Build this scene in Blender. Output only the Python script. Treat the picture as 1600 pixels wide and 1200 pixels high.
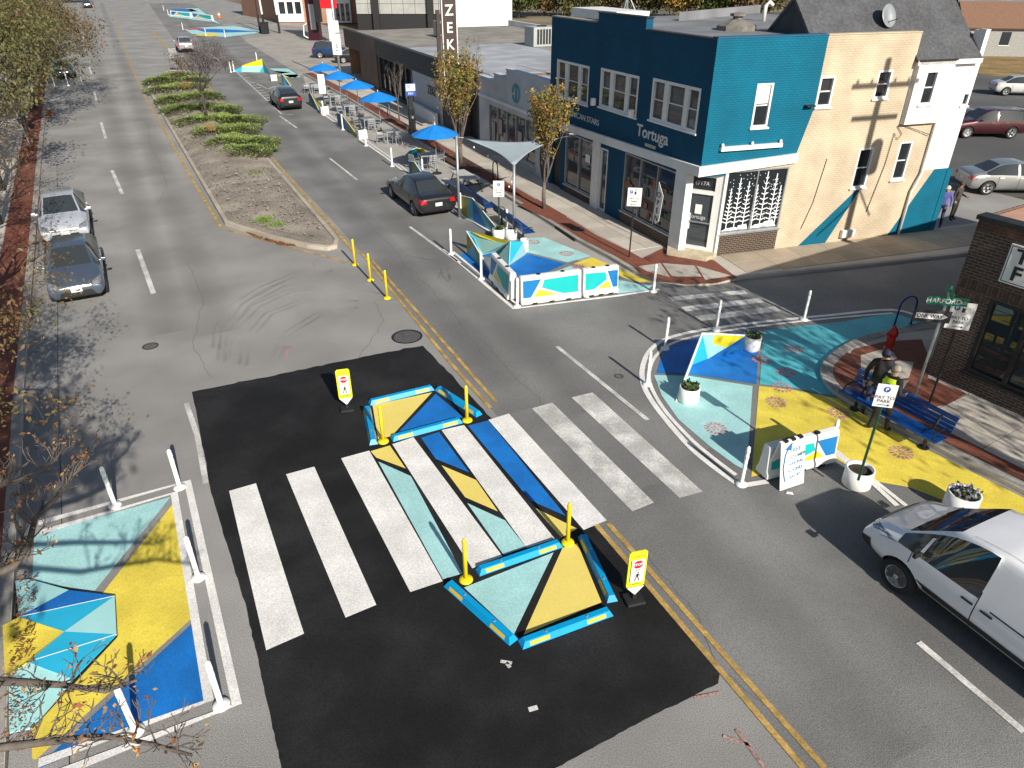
import bpy, bmesh, math, random
from mathutils import Vector, Matrix
from mathutils.bvhtree import BVHTree
for o in list(bpy.data.objects): bpy.data.objects.remove(o)
rnd = random.Random(7)
SC = bpy.context.scene
COL = SC.collection
R = math.radians

# ------------------------------------------------------------------ camera, sky, sun, exposure
F, TH, CAMH = 1110.0, R(30.7), 9.6            # focal length in photo pixels, pitch below horizontal, height
cam = bpy.data.cameras.new('camera'); cam.sensor_width = 36; cam.lens = 36 * F / 1600
cam.clip_end = 3000
camo = bpy.data.objects.new('camera', cam); COL.objects.link(camo)
camo.location = (0, 0, CAMH); camo.rotation_euler = (R(90) - TH, 0, 0)
SC.camera = camo
SUN_EL, SUN_AZ = R(29.5), R(152.3)            # azimuth clockwise from +Y: behind the camera, to the right
w = bpy.data.worlds.new('World'); SC.world = w; w.use_nodes = True
nt = w.node_tree; bg = nt.nodes['Background']
sky = nt.nodes.new('ShaderNodeTexSky'); sky.sky_type = 'NISHITA'; sky.sun_disc = False
sky.sun_elevation = SUN_EL; sky.sun_rotation = SUN_AZ
nt.links.new(sky.outputs[0], bg.inputs[0]); bg.inputs[1].default_value = 0.066
sl = bpy.data.lights.new('sun', 'SUN'); sl.energy = 4.8; sl.angle = R(0.5); sl.color = (1, .93, .82)
so = bpy.data.objects.new('sun', sl); COL.objects.link(so)
sd = Vector((math.sin(SUN_AZ) * math.cos(SUN_EL), math.cos(SUN_AZ) * math.cos(SUN_EL), math.sin(SUN_EL)))
so.rotation_euler = sd.to_track_quat('Z', 'Y').to_euler(); so.location = sd * 60
SC.view_settings.view_transform = 'Standard'; SC.view_settings.look = 'None'
SC.view_settings.exposure = 0.45; SC.view_settings.gamma = 1

# ------------------------------------------------------------------ pixel <-> world helpers
_S, _C = math.sin(TH), math.cos(TH)
def ray(u, v):
    x = (u - 800) / F; y = (v - 600) / F
    return Vector((x, _C - y * _S, -_S - y * _C))
def G(u, v, z=0.0):
    d = ray(u, v); t = (z - CAMH) / d.z
    return Vector((d.x * t, d.y * t, z))
def proj(p):
    Z = p[2] - CAMH; dep = p[1] * _C - Z * _S
    return 800 + F * p[0] / dep, 600 + F * (-Z * _C - p[1] * _S) / dep
def hat(p, v):                                  # height above ground point p that shows at photo row v
    lo, hi = -2., 60.
    for _ in range(50):
        m = (lo + hi) / 2
        if proj((p[0], p[1], m))[1] > v: lo = m
        else: hi = m
    return lo
def azdir(az): return Vector((math.sin(R(az)), math.cos(R(az)), 0))
RD = -26.8                                      # azimuth of the main road
rdir, rnor = azdir(RD), azdir(RD + 90)

# ------------------------------------------------------------------ materials
MATS = {}
def mat(name, col, rough=.7, var=.12, scale=6, bump=0, bscale=40, metal=0, spec=.5, col2=None, speck=0, sscale=150,
        stain=0, stscale=.6, coat=0, trans=0, emis=0):
    if name in MATS: return MATS[name]
    m = bpy.data.materials.new(name); m.use_nodes = True; n = m.node_tree.nodes; l = m.node_tree.links
    b = n['Principled BSDF']; b.inputs['Roughness'].default_value = rough; b.inputs['Metallic'].default_value = metal
    b.inputs['Specular IOR Level'].default_value = spec
    if coat: b.inputs['Coat Weight'].default_value = coat; b.inputs['Coat Roughness'].default_value = .05
    if trans: b.inputs['Transmission Weight'].default_value = trans
    tc = n.new('ShaderNodeTexCoord')
    def noise(sc, det=4):
        t = n.new('ShaderNodeTexNoise'); t.inputs['Scale'].default_value = sc; t.inputs['Detail'].default_value = det
        l.new(tc.outputs['Object'], t.inputs['Vector']); return t.outputs['Fac']
    def ramp(f, a, c):
        r = n.new('ShaderNodeMapRange'); r.inputs[1].default_value = a; r.inputs[2].default_value = c
        l.new(f, r.inputs[0]); return r.outputs[0]
    def mix(f, a, c, mode='MIX'):
        x = n.new('ShaderNodeMix'); x.data_type = 'RGBA'; x.blend_type = mode
        if isinstance(f, float): x.inputs[0].default_value = f
        else: l.new(f, x.inputs[0])
        for i, s in ((6, a), (7, c)):
            if isinstance(s, tuple): x.inputs[i].default_value = (*s, 1)
            else: l.new(s, x.inputs[i])
        return x.outputs[2]
    lo = tuple(max(0, c * (1 - var)) for c in col); hi = tuple(min(1, c * (1 + var)) for c in col)
    if col2: lo, hi = col, col2
    c = mix(ramp(noise(scale), .35, .65), lo, hi) if (var or col2) else None
    if c is None:
        b.inputs['Base Color'].default_value = (*col, 1)
    else:
        if speck:
            f = ramp(noise(sscale, 2), .3, .7)
            c = mix(f, c, (.5 + speck, .5 + speck, .5 + speck), 'OVERLAY') if False else mix(1.0, c, mix(f, (1 - speck,) * 3, (1 + speck,) * 3), 'MULTIPLY')
        if stain:
            f = ramp(noise(stscale, 6), .42, .62)
            c = mix(1.0, c, mix(f, (1 - stain,) * 3, (1 + stain * .35,) * 3), 'MULTIPLY')
        l.new(c, b.inputs['Base Color'])
    if bump:
        bp = n.new('ShaderNodeBump'); bp.inputs['Strength'].default_value = bump; bp.inputs['Distance'].default_value = .02
        l.new(noise(bscale, 3), bp.inputs['Height']); l.new(bp.outputs[0], b.inputs['Normal'])
    if emis:
        b.inputs['Emission Color'].default_value = (*col, 1); b.inputs['Emission Strength'].default_value = emis
    MATS[name] = m
    return m
def brickmat(name, c1, c2, mortar, bw=.2, bh=.065, ms=.012, axis='XZ', bump=.5, rough=.85, stain=.1):
    if name in MATS: return MATS[name]
    m = bpy.data.materials.new(name); m.use_nodes = True; n = m.node_tree.nodes; l = m.node_tree.links
    b = n['Principled BSDF']; b.inputs['Roughness'].default_value = rough; b.inputs['Specular IOR Level'].default_value = .3
    tc = n.new('ShaderNodeTexCoord'); sp = n.new('ShaderNodeSeparateXYZ'); cb = n.new('ShaderNodeCombineXYZ')
    l.new(tc.outputs['Object'], sp.inputs[0])
    l.new(sp.outputs[axis[0]], cb.inputs[0]); l.new(sp.outputs[axis[1]], cb.inputs[1])
    t = n.new('ShaderNodeTexBrick'); l.new(cb.outputs[0], t.inputs['Vector'])
    t.inputs['Scale'].default_value = 1; t.inputs['Brick Width'].default_value = bw; t.inputs['Row Height'].default_value = bh
    t.inputs['Mortar Size'].default_value = ms; t.inputs['Color1'].default_value = (*c1, 1)
    t.inputs['Color2'].default_value = (*c2, 1); t.inputs['Mortar'].default_value = (*mortar, 1)
    nz = n.new('ShaderNodeTexNoise'); nz.inputs['Scale'].default_value = .9; nz.inputs['Detail'].default_value = 6
    l.new(tc.outputs['Object'], nz.inputs['Vector'])
    mr = n.new('ShaderNodeMapRange'); mr.inputs[1].default_value = .35; mr.inputs[2].default_value = .65
    mr.inputs[3].default_value = 1 - stain; mr.inputs[4].default_value = 1 + stain * .5
    l.new(nz.outputs['Fac'], mr.inputs[0])
    mx = n.new('ShaderNodeMix'); mx.data_type = 'RGBA'; mx.blend_type = 'MULTIPLY'; mx.inputs[0].default_value = 1
    l.new(t.outputs['Color'], mx.inputs[6]); l.new(mr.outputs[0], mx.inputs[7]); l.new(mx.outputs[2], b.inputs['Base Color'])
    bp = n.new('ShaderNodeBump'); bp.inputs['Strength'].default_value = bump; bp.inputs['Distance'].default_value = .01; bp.invert = True
    l.new(t.outputs['Fac'], bp.inputs['Height']); l.new(bp.outputs[0], b.inputs['Normal'])
    MATS[name] = m
    return m
def glassmat(name, col=(.02, .025, .03), rough=.04):
    return mat(name, col, rough=rough, var=0, spec=.9)

M_road = mat('weathered_asphalt', (.282, .275, .264), .9, .07, .35, .4, 60, speck=.42, sscale=62, stain=.16, stscale=.3)
M_lane = mat('dark_asphalt', (.197, .196, .192), .9, .08, .3, .45, 60, speck=.36, sscale=60, stain=.15, stscale=.3)
M_patch = mat('fresh_asphalt', (.0155, .0155, .0165), .8, .3, .35, .5, 70, speck=.6, sscale=64, stain=.35, stscale=.7, spec=.3)
M_lot = mat('lot_asphalt', (.10, .10, .10), .9, .1, .2, .2, 50, speck=.12, sscale=20, stain=.2, stscale=.15)
M_pad = mat('concrete_lot', (.33, .31, .28), .9, .06, .3, .15, 40, speck=.1, sscale=20, stain=.12)
M_conc = mat('pavement_concrete', (.47, .43, .37), .9, .06, .8, .15, 40, speck=.08, sscale=20, stain=.1)
M_kerb = mat('kerb_concrete', (.33, .31, .28), .9, .1, 1.5, .2, 40, speck=.12, sscale=20, stain=.2)
M_wp = mat('white_road_paint', (.76, .75, .72), .7, .05, 1.2, .2, 60, speck=.2, sscale=40, stain=.09, stscale=1.6)
M_wpold = mat('worn_white_paint', (.60, .59, .565), .8, .1, 1.2, .2, 60, speck=.22, sscale=26, stain=.3, stscale=1.4)
M_yl = mat('worn_yellow_line', (.46, .30, .09), .8, .12, 3, .2, 60, speck=.25, sscale=26, stain=.3, stscale=2.5)
M_py = mat('mural_yellow', (.76, .61, .075), .75, .05, 1, .2, 60, speck=.14, sscale=40, stain=.12, stscale=1.3)
M_pys = mat('island_yellow', (.76, .61, .15), .75, .03, 1, .1, 60, speck=.05, sscale=26)
M_pb = mat('mural_blue', (.004, .16, .53), .7, .06, 1, .2, 60, speck=.12, sscale=26, stain=.16, stscale=1.2)
M_pa = mat('mural_aqua', (.37, .65, .65), .75, .05, 1, .2, 60, speck=.14, sscale=40, stain=.1, stscale=1.2)
M_pt = mat('mural_teal', (.08, .46, .54), .75, .08, 1, .2, 60, speck=.14, sscale=40, stain=.12)
M_pink = mat('stencil_pink', (.55, .27, .28), .8, .15, 8, speck=.35, sscale=26, stain=.3, stscale=5)
M_white = mat('white_plastic', (.78, .78, .76), .45, .03, 3)
M_whitep = mat('white_painted_wood', (.74, .74, .72), .6, .04, 3, stain=.06)
M_yelp = mat('yellow_plastic', (.80, .62, .01), .45, .04, 5)
M_black = mat('black_rubber', (.012, .012, .013), .7, .1, 8)
M_dark = mat('dark_metal', (.025, .025, .027), .5, .1, 5, metal=.3)
M_galv = mat('galvanised_steel', (.42, .44, .45), .45, .08, 4, metal=.7)
M_green = mat('dark_green_post', (.012, .05, .025), .45, .1, 5)
M_steel = mat('furniture_grey', (.38, .40, .42), .45, .06, 5, metal=.5)
M_blueb = mat('bench_blue', (.006, .065, .27), .4, .06, 5)
M_blueu = mat('umbrella_blue', (.003, .20, .62), .75, .06, 2)
M_curbblue = mat('wheelstop_blue', (.0, .30, .62), .4, .06, 3)
M_refl = mat('reflector_yellow', (.72, .50, .05), .4, .05, 5)
M_glass = glassmat('window_glass'); M_carglass = glassmat('car_glass', (.035, .042, .045), .02)
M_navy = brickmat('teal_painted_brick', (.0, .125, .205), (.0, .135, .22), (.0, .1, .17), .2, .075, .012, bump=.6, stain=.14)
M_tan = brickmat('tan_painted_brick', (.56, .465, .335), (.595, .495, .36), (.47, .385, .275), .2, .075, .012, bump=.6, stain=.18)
M_frontbrick = brickmat('dark_front_brick', (.003, .07, .14), (.003, .076, .15), (.002, .055, .115), .2, .075, .012, bump=.6, stain=.12)  # street front, a darker blue than the side wall
M_wwall = mat('white_stucco', (.80, .79, .77), .8, .03, 1, .1, 30)
M_dkbrick = brickmat('dark_brown_brick', (.045, .028, .02), (.06, .037, .026), (.22, .185, .15), .2, .075, .008)
M_bbrick = brickmat('umber_brick', (.10, .062, .045), (.065, .042, .032), (.16, .135, .115), .21, .075, .012)
M_redbrick = brickmat('brick_paver', (.19, .062, .038), (.23, .08, .05), (.13, .06, .045), .2, .1, .008, axis='XY', bump=.3)
M_farbrick = brickmat('far_red_brick', (.36, .17, .10), (.40, .20, .12), (.36, .25, .19), .22, .08, .012)

# ------------------------------------------------------------------ mesh helpers
def link(o, parent=None):
    COL.objects.link(o)
    if parent: o.parent = parent
    return o
def mesh_obj(name, verts, faces, m, parent=None, smooth=False, mats=None, fm=None):
    me = bpy.data.meshes.new(name); me.from_pydata([tuple(v) for v in verts], [], faces)
    for x in (mats or [m]): me.materials.append(x)
    if fm:
        for p, i in zip(me.polygons, fm): p.material_index = i
    if smooth:
        for p in me.polygons: p.use_smooth = True
    me.update()
    return link(bpy.data.objects.new(name, me), parent)
class MB:
    def __init__(s): s.v = []; s.f = []
    def add(s, vs, fs):
        n = len(s.v); s.v += [Vector(v) for v in vs]; s.f += [tuple(i + n for i in f) for f in fs]; return s
    def box(s, c, d, rz=0, M=None):
        x, y, z = d[0] / 2, d[1] / 2, d[2] / 2; vs = []
        rot = Matrix.Rotation(rz, 3, 'Z')
        for a in (-1, 1):
            for b in (-1, 1):
                for e in (-1, 1):
                    p = rot @ Vector((a * x, b * y, e * z)) + Vector(c); vs.append(M @ p if M else p)
        return s.add(vs, [(0, 1, 3, 2), (4, 6, 7, 5), (0, 4, 5, 1), (2, 3, 7, 6), (0, 2, 6, 4), (1, 5, 7, 3)])
    def bx(s, x0, x1, y0, y1, z0, z1):
        return s.box(((x0 + x1) / 2, (y0 + y1) / 2, (z0 + z1) / 2), (abs(x1 - x0), abs(y1 - y0), abs(z1 - z0)))
    def tube(s, pts, r, n=8, caps=True):
        pts = [Vector(p) for p in pts]; k = len(pts)
        rs = r if isinstance(r, (list, tuple)) else [r] * k
        vs = []; up = None
        for i, p in enumerate(pts):
            d = (pts[min(i + 1, k - 1)] - pts[max(i - 1, 0)])
            d = d.normalized() if d.length > 1e-9 else Vector((0, 0, 1))
            if up is None: up = d.orthogonal().normalized()
            a = up - d * up.dot(d); a = a.normalized() if a.length > 1e-6 else d.orthogonal().normalized(); up = a
            b = d.cross(a)
            vs += [p + (a * math.cos(t) + b * math.sin(t)) * rs[i] for t in (2 * math.pi * j / n for j in range(n))]
        fs = [(i * n + j, i * n + (j + 1) % n, (i + 1) * n + (j + 1) % n, (i + 1) * n + j) for i in range(k - 1) for j in range(n)]
        if caps: fs += [tuple(range(n - 1, -1, -1)), tuple((k - 1) * n + j for j in range(n))]
        return s.add(vs, fs)
    def lathe(s, prof, c=(0, 0, 0), n=16, caps=True):
        c = Vector(c)
        vs = [c + Vector((r * math.cos(2 * math.pi * j / n), r * math.sin(2 * math.pi * j / n), z)) for r, z in prof for j in range(n)]
        fs = [(i * n + j, i * n + (j + 1) % n, (i + 1) * n + (j + 1) % n, (i + 1) * n + j) for i in range(len(prof) - 1) for j in range(n)]
        if caps: fs += [tuple(range(n - 1, -1, -1)), tuple((len(prof) - 1) * n + j for j in range(n))]
        return s.add(vs, fs)
    def prism(s, poly, z0, z1):
        n = len(poly)
        vs = [Vector((p[0], p[1], z0)) for p in poly] + [Vector((p[0], p[1], z1)) for p in poly]
        a = sum(poly[i][0] * poly[(i + 1) % n][1] - poly[(i + 1) % n][0] * poly[i][1] for i in range(n))
        fs = [(i, (i + 1) % n, n + (i + 1) % n, n + i) for i in range(n)] + [tuple(range(n - 1, -1, -1)), tuple(range(n, 2 * n))]
        if a < 0: fs = [tuple(reversed(f)) for f in fs]
        return s.add(vs, fs)
    def plate(s, poly3, th):                    # a flat polygon in space given a thickness along its normal
        p = [Vector(q) for q in poly3]; nrm = (p[1] - p[0]).cross(p[2] - p[0]).normalized() * th; n = len(p)
        vs = p + [q - nrm for q in p]
        return s.add(vs, [tuple(range(n)), tuple(range(2 * n - 1, n - 1, -1))] + [(i, n + i, n + (i + 1) % n, (i + 1) % n) for i in range(n)])
    def build(s, name, m, parent=None, smooth=False, bevel=0, loc=None):
        o = mesh_obj(name, s.v, s.f, m, parent, smooth)
        if bevel:
            b = o.modifiers.new('b', 'BEVEL'); b.width = bevel; b.segments = 2; b.limit_method = 'ANGLE'
        if loc: o.location = loc
        return o
def tag(o, label, cat, group=None):
    o['label'] = label; o['category'] = cat
    if group: o['group'] = group
    return o
def struct(o): o['kind'] = 'structure'; return o
def empty(name, loc=(0, 0, 0), rz=0, label=None, cat=None, group=None):
    o = bpy.data.objects.new(name, None); COL.objects.link(o); o.location = loc; o.rotation_euler = (0, 0, rz)
    o.empty_display_size = .2
    if label: tag(o, label, cat, group)
    return o
def copy_tree(o, parent=None):
    c = o.copy(); COL.objects.link(c); c.parent = parent
    for ch in o.children: copy_tree(ch, c)
    return c
def instance(proto, used, loc, rz, label=None, group=None):
    o = proto if not used.get(proto.name) else copy_tree(proto)
    used[proto.name] = 1
    o.location = loc; o.rotation_euler = (0, 0, rz)
    if label: o['label'] = label
    if group: o['group'] = group
    return o
USED = {}
def sheet(name, pts, z, m, parent=None, px=True):
    p = [(G(*q, z) if px else Vector((q[0], q[1], z))) for q in pts]
    a = sum(p[i].x * p[(i + 1) % len(p)].y - p[(i + 1) % len(p)].x * p[i].y for i in range(len(p)))
    if a < 0: p.reverse()
    return mesh_obj(name, p, [tuple(range(len(p)))], m, parent)
def line(name, pts, width, z, m, parent=None, px=True, closed=False):
    p = [(G(*q, z) if px else Vector((q[0], q[1], z))) for q in pts]; k = len(p); vs = []
    for i in range(k):
        d = (p[(i + 1) % k if closed else min(i + 1, k - 1)] - p[i - 1 if (closed or i) else 0]); d.z = 0; d.normalize()
        nn = Vector((d.y, -d.x, 0)) * width / 2; vs += [p[i] - nn, p[i] + nn]
    fs = [(2 * i, 2 * i + 1, (2 * i + 3) % (2 * k), (2 * i + 2) % (2 * k)) for i in range(k if closed else k - 1)]
    return mesh_obj(name, vs, fs, m, parent)
FONT_CACHE = {}
def text(name, body, size, M, m, parent=None, depth=.006, bold=0, align='CENTER', sx=1, shear=0):
    cu = bpy.data.curves.new('t', 'FONT'); cu.body = body; cu.size = size; cu.extrude = depth; cu.align_x = align; cu.align_y = 'CENTER'
    cu.offset = bold; cu.shear = shear
    to = bpy.data.objects.new('t', cu); COL.objects.link(to)
    dg = bpy.context.evaluated_depsgraph_get(); dg.update()
    me = bpy.data.meshes.new_from_object(to.evaluated_get(dg)); bpy.data.objects.remove(to)
    me.transform(M @ Matrix.Diagonal((sx, 1, 1, 1))); me.materials.clear(); me.materials.append(m); me.name = name
    return link(bpy.data.objects.new(name, me), parent)
def frameM(o, ex, ez):                           # matrix whose x axis runs along ex, y axis along ez, z out of the face
    ex = Vector(ex).normalized(); ez = Vector(ez).normalized(); n = ex.cross(ez)
    return Matrix(((ex.x, ez.x, n.x, o[0]), (ex.y, ez.y, n.y, o[1]), (ex.z, ez.z, n.z, o[2]), (0, 0, 0, 1)))
# ================================================================== GROUND, ROADS, PAVEMENTS
struct(sheet('ground', [(-700, -150), (700, -150), (700, 1200), (-700, 1200)], -.04, mat('dry_ground', (.16, .13, .085), .95, .35, .05, .3, 3, stain=.3, stscale=.1), px=False))
def road_pt(s, w, z=0): return rdir * s + rnor * w + Vector((0, 0, z))
o0 = G(700, 552)                                    # a point on the centre line
road = struct(mesh_obj('main_road', [Vector((o0.x, o0.y, 0)) + azdir(-28) * a + azdir(62) * b for a, b in ((-40, -24), (-40, 30), (420, 30), (420, -24))], [(0, 1, 2, 3)], M_road))
def sh(name, pts, lv, m, parent=None): return sheet(name, pts, lv * .004, m, parent or road)
def ragged(p, step=9, amp=1.1):
    out = []
    for i in range(len(p)):
        a, b = p[i], p[(i + 1) % len(p)]; n_ = max(1, int(math.hypot(b[0] - a[0], b[1] - a[1]) / step))
        out += [(a[0] + (b[0] - a[0]) * j / n_ + rnd.gauss(0, amp * .6), a[1] + (b[1] - a[1]) * j / n_ + rnd.gauss(0, amp * .4)) for j in range(n_)]
    return out
# darker lanes right of the centre line, and the side street
lane = sh('dark_lane', [(1256, 1200), (1060, 970), (932, 820), (780, 653), (700, 562), (562, 392), (520, 345), (420, 240), (340, 150), (290, 88), (255, 38), (232, 5), (300, 5), (365, 50), (470, 118), (760, 290), (990, 428), (1600, 830), (1600, 1200)], 1, M_lane)
side = struct(sheet('side_street', [G(1000, 520).xy, G(1000, 430).xy, (G(1160, 437).xy), tuple(G(1492, 402).xy), (60, 38.2), (60, 30), tuple(G(1440, 505).xy), tuple(G(1180, 560).xy)], .008, M_lane, px=False))
sh('parking_lane', [(487, 166), (603, 246), (640, 275), (720, 336), (790, 374), (812, 372), (990, 440), (992, 428), (900, 378), (760, 290), (612, 199), (473, 117)], 2, mat('parking_concrete', (.38, .36, .33), .9, .06, .4, .2, 50, speck=.15, sscale=22, stain=.12))
sh('concrete_apron', [(470, 118), (380, 62), (440, 52), (760, 52), (640, 120), (560, 125)], 2, M_pad)
sh('asphalt_patch', ragged([(300, 612), (420, 588), (540, 563), (660, 540), (700, 580), (748, 632), (800, 690), (900, 795), (955, 850), (1040, 950), (1125, 1052), (1122, 1068), (1000, 1128), (870, 1200), (800, 1260), (430, 1290), (440, 1200), (385, 950), (330, 770)]), 2, M_patch)
# crosswalk bars, three of them over the fresh asphalt, with painted fields in between
for q in ([(358, 767), (400, 755), (475, 990), (416, 1016)], [(447, 741), (491, 729), (588, 945), (540, 965)], [(533, 716), (577, 704), (692, 908), (641, 925)],
          [(613, 694), (646, 683), (785, 869), (738, 888)], [(690, 672), (725, 664), (867, 842), (823, 856)], [(763, 656), (795, 646), (948, 813), (912, 828)]):
    sh('crosswalk_bar', q, 4, M_wp)
for q in ([(831, 638), (863, 629), (1022, 785), (988, 799)], [(893, 621), (926, 613), (1098, 768), (1062, 778)]): sh('crosswalk_bar', q, 3, M_wpold)
for q, m in (([(579, 705), (609, 696), (634, 732), (588, 715)], M_pys), ([(591, 721), (642, 744), (723, 896), (692, 905)], M_pa),
             ([(658, 684), (686, 675), (733, 738), (681, 717)], M_pb), ([(690, 727), (744, 750), (778, 799), (727, 777)], M_pys), ([(730, 786), (789, 813), (822, 855), (787, 867)], M_pa),
             ([(731, 665), (763, 657), (884, 806), (829, 782)], M_pb), ([(837, 794), (902, 826), (877, 840)], M_pys)):
    sh('painted_field', q, 3, m)
isl = struct(sheet('traffic_island_paint', [(582, 633), (675, 613), (612, 681), (591, 687)], .012, M_pys))
sh('painted_field', [(681, 615), (724, 652), (622, 676)], 3, M_pb, isl)
sh('painted_field', [(725, 918), (865, 863), (803, 991)], 3, M_pa, isl)
sh('painted_field', [(902, 849), (879, 856), (818, 992), (940, 941)], 3, M_pys, isl)
# lines
def ln(pts, wd, lv, m, name='lane_line'): return line(name, pts, wd, lv * .004, m, road)
ln([(562, 392), (700, 562), (766, 637)], .1, 4, M_yl, 'centre_line'); ln([(582, 407), (700, 542), (775, 628)], .1, 4, M_yl, 'centre_line')
ln([(932, 820), (1060, 970), (1256, 1200)], .1, 4, M_yl, 'centre_line'); ln([(950, 817), (1060, 942), (1289, 1200)], .1, 4, M_yl, 'centre_line')
ln([(176, 14), (190, 62), (207, 107), (226, 150), (312, 300), (346, 356)], .12, 2, M_yl, 'edge_line'); ln([(350, 358), (430, 380), (545, 410)], .1, 2, M_yl, 'edge_line')
ln([(290, 95), (340, 150), (440, 263), (500, 332), (556, 396)], .12, 4, M_yl, 'edge_line'); ln([(236, 48), (262, 75), (290, 108)], .3, 3, M_yl, 'edge_line')
for a, b in (((870, 541), (1012, 656)), ((640, 354), (714, 408)), ((515, 247), (558, 281)), ((437, 181), (464, 200)), ((322, 80), (346, 97)), ((1435, 1003), (1600, 1143))): ln([a, b], .12, 4, M_wpold)
for a, b in (((215, 390), (240, 459)), ((175, 266), (191, 303)), ((158, 191), (165, 216)), ((146, 140), (151, 157)), ((139, 104), (143, 116)), ((128, 50), (131, 62))): ln([a, b], .16, 2, M_wpold)
ln([(365, 108), (440, 178)], .1, 4, M_wpold); ln([(440, 178), (458, 179)], .1, 4, M_wpold)
for i in range(15):
    t = i / 14; ln([(370 + 62 * t, 114 + 55 * t), (381 + 62 * t, 113 + 55 * t)], .18, 4, M_wpold, 'hatch_mark')
for a, b in (((204, 73), (240, 75)), ((218, 88), (256, 91)), ((402, 131), (418, 139)), ((418, 139), (430, 135))): ln([a, b], .15, 2, M_wpold, 'turn_arrow')
for a, b, wd in (((1047, 467), (1165, 456), .32), ((1068, 483), (1190, 469), .36), ((1090, 498), (1215, 482), .36)): line('crosswalk_bar', [a, b], wd, .012, M_wpold, side)
ln([(291, 630), (308, 680), (322, 755)], .12, 2, M_wpold)
ln([(487, 166), (603, 246), (640, 275), (720, 336), (780, 369)], .1, 4, M_wp, 'parklet_line'); ln([(494, 165), (609, 245), (646, 275), (724, 331)], .07, 4, M_wp, 'parklet_line')
ln([(693, 389), (803, 482), (965, 462), (1030, 452)], .13, 4, M_wp, 'parklet_line'); ln([(708, 393), (806, 474), (960, 457)], .1, 4, M_wp, 'parklet_line')
ln([(782, 1033), (800, 1036)], .06, 4, M_wpold, 'utility_mark'); ln([(791, 1035), (797, 1043)], .06, 4, M_wpold, 'utility_mark'); ln([(826, 1109), (840, 1105)], .08, 4, M_wpold, 'utility_mark')
M_um = mat('survey_red', (.36, .22, .195), .9, .2, 6, speck=.4, sscale=26)
for a, b in (((1130, 1150), (1175, 1165)), ((1150, 1140), (1195, 1200)), ((440, 543), (462, 541)), ((450, 542), (447, 562)), ((488, 408), (492, 415)), ((1085, 1090), (1125, 1082))): ln([a, b], .05, 3, M_um, 'utility_mark')
# tyre scuffs: rubber left by turning cars
M_tm = mat('tyre_rubber_mark', (.085, .082, .078), .9, .15, 3)
nt_ = M_tm.node_tree; tr = nt_.nodes.new('ShaderNodeBsdfTransparent'); mx = nt_.nodes.new('ShaderNodeMixShader'); nz = nt_.nodes.new('ShaderNodeTexNoise'); nz.inputs['Scale'].default_value = 2.2; nz.inputs['Detail'].default_value = 8
mr = nt_.nodes.new('ShaderNodeMapRange'); mr.inputs[1].default_value = .42; mr.inputs[2].default_value = .72; mr.inputs[4].default_value = .24
nt_.links.new(nz.outputs[0], mr.inputs[0]); nt_.links.new(mr.outputs[0], mx.inputs[0]); nt_.links.new(tr.outputs[0], mx.inputs[1])
nt_.links.new(nt_.nodes['Principled BSDF'].outputs[0], mx.inputs[2]); nt_.links.new(mx.outputs[0], nt_.nodes['Material Output'].inputs[0])
for k, pts in enumerate([[(338, 545), (340, 512), (362, 480), (410, 450), (470, 425), (545, 408)], [(350, 560), (360, 520), (400, 478), (450, 455), (530, 445), (600, 460)], [(380, 570), (385, 530), (420, 490), (480, 468), (560, 470)],
                         [(430, 560), (450, 520), (500, 490), (560, 480)], [(345, 565), (350, 520), (385, 475), (440, 445), (520, 422)], [(640, 400), (690, 410), (700, 440)], [(600, 470), (650, 455), (690, 425)]]):
    q = []
    for i in range(len(pts) - 1):
        for j in range(4):
            t = j / 4; a, b = pts[i], pts[i + 1]; q.append((a[0] + (b[0] - a[0]) * t, a[1] + (b[1] - a[1]) * t))
    for of_ in (-.09, .09): line('tyre_mark', [(a + of_ * 60, b + of_ * 12) for a, b in q] + [pts[-1]], .1, .006, M_tm, road)
# polished wheel paths: soft darker bands worn into the left roadway
def band_mat(name, col, k):
    m = mat(name, col, .85, .1, 2, speck=.25, sscale=50); t_ = m.node_tree; N_ = t_.nodes; tc_ = N_.new('ShaderNodeTexCoord'); sx_ = N_.new('ShaderNodeSeparateXYZ'); t_.links.new(tc_.outputs['Object'], sx_.inputs[0])
    def mth(op, a, b=None):
        m_ = N_.new('ShaderNodeMath'); m_.operation = op
        for i, q in enumerate((a, b)):
            if q is None: continue
            if isinstance(q, (int, float)): m_.inputs[i].default_value = q
            else: t_.links.new(q, m_.inputs[i])
        return m_.outputs[0]
    nz_ = N_.new('ShaderNodeTexNoise'); nz_.inputs['Scale'].default_value = .5; nz_.inputs['Detail'].default_value = 5; t_.links.new(tc_.outputs['Object'], nz_.inputs['Vector'])
    al = mth('MULTIPLY', mth('MULTIPLY', mth('MAXIMUM', mth('SUBTRACT', 1, mth('POWER', mth('DIVIDE', mth('ABSOLUTE', sx_.outputs[0]), .75), 1.5)), 0), k), mth('ADD', .25, mth('MULTIPLY', nz_.outputs[0], .25)))
    tr_ = N_.new('ShaderNodeBsdfTransparent'); mx_ = N_.new('ShaderNodeMixShader'); t_.links.new(al, mx_.inputs[0]); t_.links.new(tr_.outputs[0], mx_.inputs[1]); t_.links.new(N_['Principled BSDF'].outputs[0], mx_.inputs[2]); t_.links.new(mx_.outputs[0], N_['Material Output'].inputs[0])
    return m
M_wt = band_mat('wheel_path', (.12, .118, .115), .42)
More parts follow.
